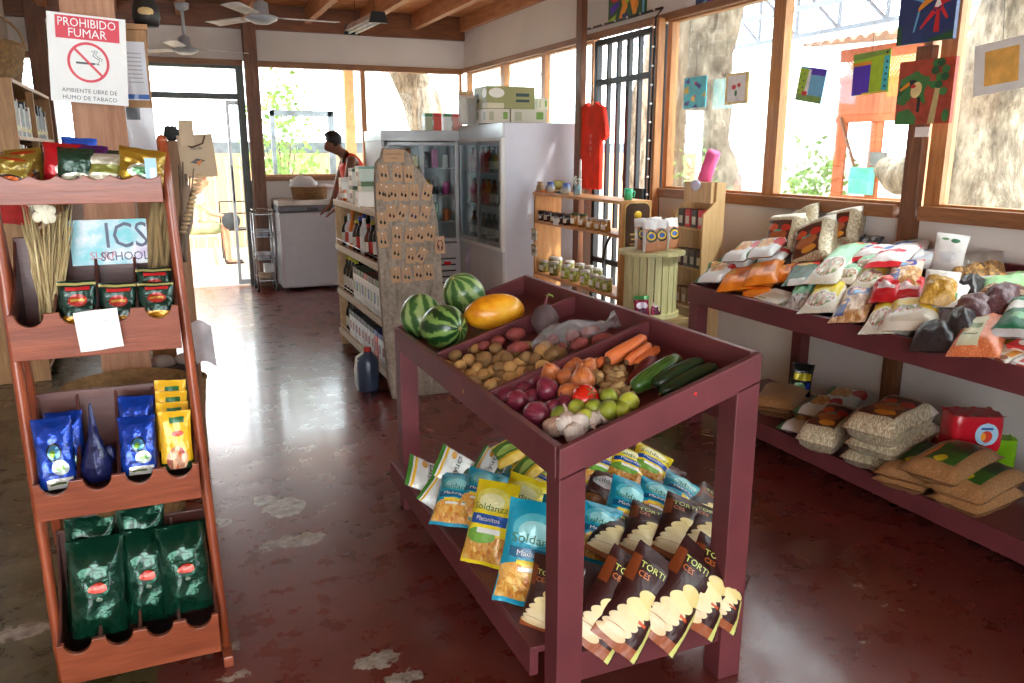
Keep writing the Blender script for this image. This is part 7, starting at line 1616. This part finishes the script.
G['noo'] = pmat('noodle_pack', (226, 228, 226), [('e', .4, .6, .3, .26, [(220, 160, 80), (206, 130, 60), (240, 200, 120), 14]), ('r', 0, .0, .18, 1, (60, 130, 80)), ('e', .85, .7, .18, .18, (206, 50, 44)), ('r', .3, .88, .8, .97, (236, 190, 60))], 0.40, 0, 0, 0.21, 18)
G['ora'] = pmat('orange_pack', (232, 132, 36), [('r', .55, .3, .9, .6, (190, 90, 20)), ('e', .25, .65, .16, .14, (240, 190, 90)), ('r', .0, .92, 1, 1, (240, 170, 80))], 0.38, 0, 0, 0.30, 18)
G['dgr'] = pmat('dark_green_food', (24, 80, 50), [('r', 0, .8, 1, 1, (206, 36, 40)), ('e', .5, .82, .34, .06, (226, 190, 120)), ('r', .2, .0, .8, .2, (206, 206, 200))], 0.40, 0, 0, 0.21, 18)
G['mdk'] = pmat('mint_dark', [(60, 50, 50), (190, 180, 170), (206, 206, 206), 14], [('r', .1, .35, .9, .85, (130, 206, 160)), ('r', 0, .85, 1, 1, (206, 50, 60))], 0.38, 0, 0, 0.30, 18)
G['bar'] = pmat('barley', [(196, 180, 146), (150, 130, 96), (222, 212, 184), (110, 96, 70), 75], [], 0.40, 0, 0, 0.15, 18)
G['barl'] = pmat('barley_label', [(196, 180, 146), (150, 130, 96), (222, 212, 184), (110, 96, 70), 75], [('r', .14, .14, .86, .78, (84, 44, 30)), ('e', .5, .42, .3, .14, (170, 96, 50)), ('e', .3, .62, .16, .08, (206, 80, 40)), ('e', .72, .6, .14, .08, (190, 50, 36)), ('e', .6, .24, .2, .07, (220, 150, 50)), ('r', .34, .52, .6, .56, (80, 170, 150)), ('r', 0, .86, 1, 1, (226, 222, 206))], 0.40, 0, 0, 0.15, 18)
G['lil'] = pmat('blue_black_pack', (40, 50, 70), [('e', .4, .5, .24, .24, (206, 214, 226)), ('r', .1, .7, .9, .8, (226, 226, 226))], 0.38, 0, 0, 0.30, 18)
G['blw'] = pmat('white_blue_pack', (226, 226, 230), [('r', .1, .3, .9, .6, (60, 70, 150)), ('r', 0, 0, 1, .1, (206, 60, 60))], 0.38, 0, 0, 0.30, 18)
G['sgr'] = pmat('brown_sugar', [(176, 130, 84), (150, 106, 64), (196, 150, 104), 80], [('r', .22, .2, .8, .84, (60, 110, 40)), ('r', .22, .2, .28, .84, (226, 120, 40)), ('e', .5, .28, .1, .08, (226, 206, 40)), ('r', .45, .5, .8, .8, (30, 66, 36))], 0.38, 0, 0, 0.21, 14)
G['sgp'] = pmat('brown_sugar_plain', [(176, 130, 84), (150, 106, 64), (196, 150, 104), 80], [], 0.38, 0, 0, 0.21, 14)
G['cof'] = pmat('black_yellow_pack', (26, 28, 26), [('r', .1, .55, .9, .75, (206, 190, 30)), ('e', .4, .35, .3, .14, (60, 110, 50)), ('r', .7, .2, .9, .5, (40, 50, 140))], .25, .2, .4, .4, 16)
def gp(key, name, mkey, w, h, t, **kw): proto('g_'+key, name, w, h, t, [G[mkey]], seed=len(PRO)*5+1, **kw)
gp('mint', 'rice_bag', 'mint', .15, .3, .07, ex=3, ez=3.5, wr=.008); gp('yel', 'rice_bag', 'yel', .14, .27, .07, ex=3, ez=3.5, wr=.008); gp('rain', 'pasta_bag', 'rain', .14, .26, .07, wr=.01)
gp('sug', 'sugar_bag', 'sug', .16, .24, .07, wr=.009); gp('sug2', 'sugar_bag', 'sug2', .16, .24, .06, wr=.009); gp('red', 'cereal_bag', 'red', .14, .22, .06, wr=.014); gp('pink', 'cereal_bag', 'pink', .14, .22, .06, wr=.012)
gp('flour', 'flour_bag', 'flour', .16, .26, .1, ex=4, ez=5, wr=.009); gp('lent', 'lentil_bag', 'lent', .17, .26, .07, ex=3.4, ez=4, wr=.008); gp('blk', 'bean_bag', 'blk', .14, .17, .1, ex=2, ez=2.2, wr=.012); gp('pur', 'bean_bag', 'pur', .14, .19, .09, ex=2, ez=2.4, wr=.012)
gp('gran', 'granola_bag', 'gran', .16, .22, .05, wr=.014); gp('nut', 'nut_mix_bag', 'nut', .18, .2, .05, wr=.012); gp('pasta', 'pasta_bag', 'pasta', .13, .26, .08, wr=.012); gp('whp', 'white_pouch', 'whp', .17, .24, .05, wr=.006)
gp('wgr', 'spice_bag', 'wgr', .13, .18, .05, wr=.012); gp('grb', 'snack_bag', 'grb', .2, .3, .08, wr=.012); gp('noo', 'noodle_pack', 'noo', .16, .2, .05, ex=5, ez=6, wr=.006, cr=.04); gp('ora', 'cookie_pack', 'ora', .12, .17, .06, ex=5, ez=6, wr=.006, cr=.04)
gp('dgr', 'soup_packet', 'dgr', .13, .16, .02, ex=5, ez=6, wr=.004); gp('mdk', 'rice_bag', 'mdk', .12, .2, .05, wr=.012); gp('bar', 'barley_bag', 'bar', .18, .3, .1, ex=5, ez=6, wr=.007, cr=.03); gp('barl', 'barley_bag', 'barl', .18, .3, .14, ex=6, ez=6, wr=.006, cr=.03)
gp('lil', 'seasoning_packet', 'lil', .08, .1, .03, wr=.008); gp('blw', 'seasoning_packet', 'blw', .1, .12, .04, wr=.008); gp('sgr', 'brown_sugar_bag', 'sgr', .2, .28, .1, ex=3, ez=4, wr=.008); gp('sgp', 'brown_sugar_bag', 'sgp', .2, .28, .085, ex=3, ez=4, wr=.008); gp('cof', 'coffee_pack', 'cof', .12, .2, .06, ex=4, foot=True)
bpy.context.view_layer.update()
MG = 'bags on the market table'
def mk(key, b, t_, label, cat, up=.035, up2=None, ws=1, grp=MG, n=None, wpx_=None):
    """b/t_: pixels of the lower and upper end, lying on the tilted tray, `up` above its floor"""
    P0 = wp(*b, up); P1 = wp(*t_, up if up2 is None else up2); w0 = PRO['g_'+key][3]
    if wpx_: ws = (wpx_/FPX*((P0+P1)/2-EYE).dot(FW))/w0
    o = place('g_'+key, P0, P1, n or NW, label, cat, grp, 1); M_ = o.matrix_world.copy(); M_ = M_ @ Matrix.Diagonal((ws, 1, 1, 1)); o.matrix_world = M_; return o
# -- far end: noodles, cookies
mk('noo', (716, 277), (722, 262), 'white noodle pack at the near left corner of the market table, bottom of two', 'food pack', .03, ws=1)
mk('noo', (706, 283), (735, 262), 'white and red noodle pack on the left corner stack of the market table', 'food pack', .085)
mk('noo', (735, 268), (762, 250), 'noodle pack under the topmost left one', 'food pack', .09)
mk('noo', (730, 262), (756, 242), 'topmost noodle pack on the left stack', 'food pack', .15)
mk('noo', (766, 264), (782, 248), 'noodle pack under the right topmost one', 'food pack', .09)
mk('noo', (757, 258), (776, 239), 'topmost noodle pack on the right stack beside the barley bags', 'food pack', .15)
mk('ora', (733, 291), (744, 268), 'orange cookie pack nearest the table corner', 'food pack', .075, wpx_=34)
mk('ora', (759, 285), (768, 262), 'orange cookie pack beside the white box', 'food pack', .09, wpx_=34)
mk('ora', (756, 297), (760, 284), 'orange cookie pack lying flat below the other two', 'food pack', .03, wpx_=30)
mk('ora', (782, 282), (790, 266), 'orange and white cookie pack behind the others', 'food pack', .06, wpx_=18)
def flatbox(label, pix, up, th, m, name='food_box'):
    c_ = [wp(*p, up) for p in pix]; a, b, cc, d = c_; X_ = (b-a); Y_ = (d-a); n_ = X_.cross(Y_).normalized()
    if n_.z < 0: n_ = -n_
    Y2 = n_.cross(X_).normalized(); w, h = X_.length, abs(Y_.dot(Y2)); T = Matrix(((X_.normalized().x, -n_.x, Y2.x, a.x), (X_.normalized().y, -n_.y, Y2.y, a.y), (X_.normalized().z, -n_.z, Y2.z, a.z), (0, 0, 0, 1)))
    mb = MB(); mb.box(0, w, 0, th, 0, h*(1 if Y_.dot(Y2) > 0 else -1)); o = mb.build(name, m, bev=.002); o.matrix_world = Matrix(((T[0][0], T[0][1], T[0][2], a.x), (T[1][0], T[1][1], T[1][2], a.y), (T[2][0], T[2][1], T[2][2], a.z), (0, 0, 0, 1))); tag(o, label, 'box'); return o
flatbox('flat white food box at the front edge of the market table', [(753, 297), (777, 304), (794, 293), (768, 286)], .045, .035, pmat('white_food_box', (224, 220, 206), [('r', .2, .3, .8, .7, (206, 196, 170)), ('r', .1, .1, .4, .2, (150, 160, 90))], .5, 0, 0, 0))
# barley bags standing against the back
BG_ = 'barley bags standing at the back of the market table'
for b, t_, u1, u2, key, w_, lab in (((782, 256), (790, 214), .05, .25, 'barl', 40, 'left barley bag with a brown label standing at the back'), ((812, 268), (818, 222), .05, .22, 'barl', 44, 'middle barley bag with a brown label, nearest the front'), ((840, 250), (846, 210), .07, .24, 'barl', 40, 'right barley bag with a brown label standing at the back'), ((803, 240), (806, 210), .1, .22, 'bar', 36, 'plain barley bag tucked between the labelled ones'), ((826, 262), (842, 236), .05, .1, 'bar', 36, 'plain barley bag lying to the right of the middle one')):
    o = mk(key, b, t_, lab, 'food bag', u1, u2, grp=BG_, wpx_=w_, n=Vector((-.97, -.1, .3)))
for b, t_, lab in (((828, 246), (840, 238), 'white and blue seasoning packet right of the barley bags'),): mk('blw', b, t_, lab, 'food pack', .1, wpx_=20)
for i, (b, t_) in enumerate((((846, 246), (850, 236)), ((856, 244), (860, 234)), ((866, 248), (869, 238)), ((874, 246), (878, 236)))): mk('lil', b, t_, 'dark blue seasoning packet, %s from the left at the tray back' % ORD[i], 'food pack', .1, wpx_=13)
for b, t_, up, lab in (((818, 262), (824, 248), .07, 'dark green soup packet farthest back of three'), ((807, 268), (815, 254), .08, 'dark green soup packet in the middle of three'), ((795, 285), (808, 262), .09, 'dark green soup packet nearest the front')): mk('dgr', b, t_, lab, 'food pack', up, wpx_=26)
mk('mint', (818, 283), (861, 243), 'large mint green rice bag lying across the pile', 'food bag', .12, wpx_=34)
mk('mdk', (795, 308), (812, 280), 'small mint packet with red top at the front rim', 'food bag', .05, wpx_=26)
mk('mdk', (806, 306), (824, 288), 'dark packet between mint packet and yellow rice bag', 'food bag', .035, wpx_=18)
mk('yel', (815, 313), (838, 280), 'yellow rice bag nearest the front rim, left one', 'food bag', .07, wpx_=36)
mk('mint', (841, 283), (863, 267), 'smaller mint rice bag with red top in the middle row', 'food bag', .1, wpx_=28)
mk('yel', (864, 288), (886, 263), 'yellow rice bag in the second row', 'food bag', .1, wpx_=30)
mk('mint', (862, 272), (876, 260), 'mint bag with red edge behind the yellow one', 'food bag', .12, wpx_=26)
mk('rain', (846, 324), (864, 286), 'pasta bag with navy band and rainbow oval at the front', 'food bag', .07, wpx_=34)
mk('yel', (876, 334), (900, 294), 'yellow rice bag at the front rim, right one', 'food bag', .07, wpx_=34)
mk('red', (884, 300), (892, 280), 'glossy red cereal bag in the middle row', 'food bag', .12, wpx_=30)
mk('red', (906, 302), (912, 280), 'glossy red cereal bag right of the rainbow bag', 'food bag', .11, wpx_=34)
mk('pink', (888, 270), (898, 252), 'pink packet under the sugar bags', 'food bag', .1, wpx_=32)
mk('sug', (884, 268), (902, 246), 'white and red sugar bag at the back of the pile', 'food bag', .15, wpx_=38)
mk('sug', (866, 262), (880, 246), 'white and red sugar bag behind the mint rice bag', 'food bag', .13, wpx_=34)
mk('sug2', (906, 262), (912, 240), 'white sugar bag with blue print farthest back', 'food bag', .1, wpx_=36)
mk('sug2', (926, 268), (930, 250), 'white sugar bag with blue print beside the white pouch', 'food bag', .08, wpx_=32)
mk('rain', (902, 288), (908, 262), 'pasta bag with rainbow oval in the second row', 'food bag', .13, wpx_=32)
mk('flour', (906, 332), (920, 302), 'cream flour bag with yellow band at the front rim', 'food bag', .08, wpx_=52)
mk('pasta', (936, 306), (944, 270), 'clear bag of golden pasta standing in the pile', 'food bag', .12, .2, wpx_=32, n=Vector((-.6, -.5, .6)))
mk('whp', (944, 276), (954, 234), 'tall white pouch standing against the back board', 'food bag', .05, .22, wpx_=30, n=Vector((-.8, -.5, .3)))
mk('wgr', (944, 306), (958, 286), 'small white and green packet in front of the black bag', 'food bag', .12, wpx_=30)
mk('gran', (986, 282), (982, 254), 'clear bag of granola against the back board', 'food bag', .08, wpx_=38)
mk('gran', (962, 280), (966, 262), 'clear bag of brown cereal left of the granola', 'food bag', .07, wpx_=26)
mk('blk', (964, 298), (976, 280), 'small shiny black bag in the back row', 'food bag', .1, wpx_=24)
mk('nut', (1000, 298), (1004, 276), 'bag of mixed nuts with light green label', 'food bag', .1, wpx_=40)
mk('nut', (1022, 290), (1026, 272), 'bag of nuts at the right picture edge', 'food bag', .07, wpx_=36)
mk('pur', (968, 322), (978, 298), 'clear bag of purple beans in the middle row', 'food bag', .09, wpx_=38)
mk('pur', (998, 312), (1006, 288), 'clear bag of purple beans right of the first one', 'food bag', .1, wpx_=32)
mk('blk', (932, 350), (940, 324), 'round clear bag of black beans at the front rim', 'food bag', .07, wpx_=42)
mk('blk', (958, 336), (964, 312), 'smaller clear bag of black beans behind the front one', 'food bag', .09, wpx_=28)
mk('lent', (972, 358), (992, 314), 'clear bag of orange lentils with a cream label', 'food bag', .08, wpx_=46)
mk('grb', (1012, 338), (1040, 300), 'large green and white bag at the right picture edge', 'food bag', .11, wpx_=50)
mk('pasta', (1004, 346), (1012, 322), 'small bag with tan label beside the lentils', 'food bag', .05, wpx_=24)
flatbox('white and orange food box at the front rim beside the lentils', [(982, 354), (1006, 361), (1020, 349), (995, 341)], .075, .04, pmat('white_orange_box', (226, 222, 206), [('r', .62, .3, .95, .9, (232, 160, 50)), ('e', .7, .15, .2, .16, (150, 90, 60)), ('r', .1, .5, .5, .6, (206, 190, 150))], .5, 0, 0, 0))
flatbox('red and white food box behind the orange one', [(1006, 344), (1030, 350), (1036, 338), (1012, 331)], .09, .03, pmat('red_white_box', (214, 60, 60), [('e', .5, .5, .3, .3, (230, 226, 220))], .5, 0, 0, 0))
flatbox('white food box cut by the right picture edge', [(1011, 361), (1038, 368), (1048, 354), (1022, 348)], .075, .05, pmat('white_box_red', (230, 228, 222), [('r', .2, .1, .5, .4, (206, 60, 60))], .5, 0, 0, 0))
# ---- lower shelf of the market table
LZ = .179
def lo(key, b, t_, label, z=.05, z2=None, w_=None, n=Vector((0, 0, 1)), grp='goods on the lower shelf of the market table', cat='food bag'):
    P0 = at(*b, 'z', LZ+z); P1 = at(*t_, 'z', LZ+(z if z2 is None else z2)); w0 = PRO['g_'+key][3]
    ws = (w_/FPX*((P0+P1)/2-EYE).dot(FW))/w0 if w_ else 1
    o = place('g_'+key, P0, P1, n, label, cat, grp, 1); o.matrix_world = o.matrix_world.copy() @ Matrix.Diagonal((ws, 1, 1, 1)); return o
P = at(798, 399, 'z', LZ); place('g_cof', Vector((P.x, P.y, LZ)), Vector((P.x+.02, P.y, LZ+.2)), Vector((-.5, -.8, 0)), 'black and yellow coffee pack standing on the lower shelf', 'coffee pack')
lo('sgp', (776, 414), (790, 396), 'tan bag at the left end of the lower shelf, bottom one', .03, w_=40)
lo('sgp', (770, 408), (788, 388), 'tan bag lying on the other at the left end of the lower shelf', .08, w_=44)
lo('noo', (792, 432), (818, 414), 'white and green snack pack at the lower shelf edge', .03, w_=34, n=Vector((-.2, -.1, 1)))
lo('noo', (808, 416), (832, 398), 'white and green snack pack behind the first one', .08, .1, w_=32, n=Vector((-.2, -.1, 1)))
lo('noo', (832, 408), (852, 390), 'flat snack pack with red corner at the shelf back', .05, w_=40)
lo('barl', (814, 444), (846, 413), 'barley bag with brown label lying across the snack packs', .08, .12, w_=38, n=Vector((-.15, -.1, 1)))
for i, (b, t_, z) in enumerate((((864, 464), (912, 436), .05), ((868, 450), (918, 424), .14), ((866, 434), (914, 408), .225))):
    lo(['bar', 'bar', 'barl'][i], b, t_, 'barley bag, %s of the stack of three on the lower shelf' % ['bottom', 'middle', 'top'][i], z, w_=50)
lo('sgp', (896, 486), (930, 462), 'brown sugar bag at the bottom left of the sugar pile', .03, w_=48)
lo('sgr', (898, 478), (938, 450), 'brown sugar bag second from the bottom on the left of the pile', .07, w_=48)
lo('sgp', (950, 506), (1004, 486), 'brown sugar bag at the bottom right of the sugar pile', .03, w_=52)
lo('sgr', (950, 494), (1004, 470), 'brown sugar bag with green label on the right of the pile', .08, w_=56)
lo('sgr', (924, 476), (976, 450), 'topmost brown sugar bag with green label', .135, w_=56)
def pack6(label, px0, px1, pyb, pyt, col, name='juice_multipack', rows=(2, 3), z=LZ, hh=.12, lab=None):
    P = at((px0+px1)/2, pyb, 'z', z); w = (px1-px0)/FPX*(P-EYE).dot(FW); t_ = empty(name, label, 'juice pack', (P.x, P.y, z), -.45)
    m_ = mat('shrink_%s' % name+str(col[0]), col, .22, vary=.06, bump=.15, bs=20)
    mb = MB(); mb.grid(lambda u, v: Vector((math.copysign(abs(math.cos(u*2*PI))**.4, math.cos(u*2*PI))*w*.46*(1-.05*(2*v-1)**6), math.copysign(abs(math.sin(u*2*PI))**.4, math.sin(u*2*PI))*w*.3*(1-.05*(2*v-1)**6), hh*v)), 40, 10)
    mb.grid(lambda u, v: Vector(((u-.5)*w*.9, (v-.5)*w*.58, hh+.004*math.cos(u*6*PI)*math.cos(v*4*PI))), 18, 12); mb.build('wrap', m_, t_)
    if lab:
        q = MB(); q.grid(lambda u, v: Vector((w*.12+w*.2*(2*u-1)*math.sqrt(max(0, 1-(2*v-1)**2)), -w*.3-.003, hh*(.18+.66*v))), 12, 12); q.build('label', pmat('juice_label_%d' % col[0], (170, 206, 230), [('e', .5, .4, .26, .26, (206, 60, 40)), ('e', .36, .4, .12, .16, (230, 150, 50)), ('r', .2, .7, .8, .8, (40, 80, 150))], .3, 0, 0, 0), t_)
    return t_
pack6('orange wrapped juice pack under the red one', 931, 984, 462, 436, (222, 100, 40), z=LZ, hh=.11, lab=1)
pack6('red wrapped six pack of juice topmost at the wall', 941, 996, 446, 408, (190, 24, 40), z=LZ+.115, hh=.15, lab=1)
pack6('bright green wrapped juice pack at the right of the stack', 984, 1012, 466, 440, (130, 190, 30), z=LZ, hh=.13)
for k_, v in list(PRO.items()):
    if len(v) > 2 and not v[2]: bpy.data.objects.remove(v[0])
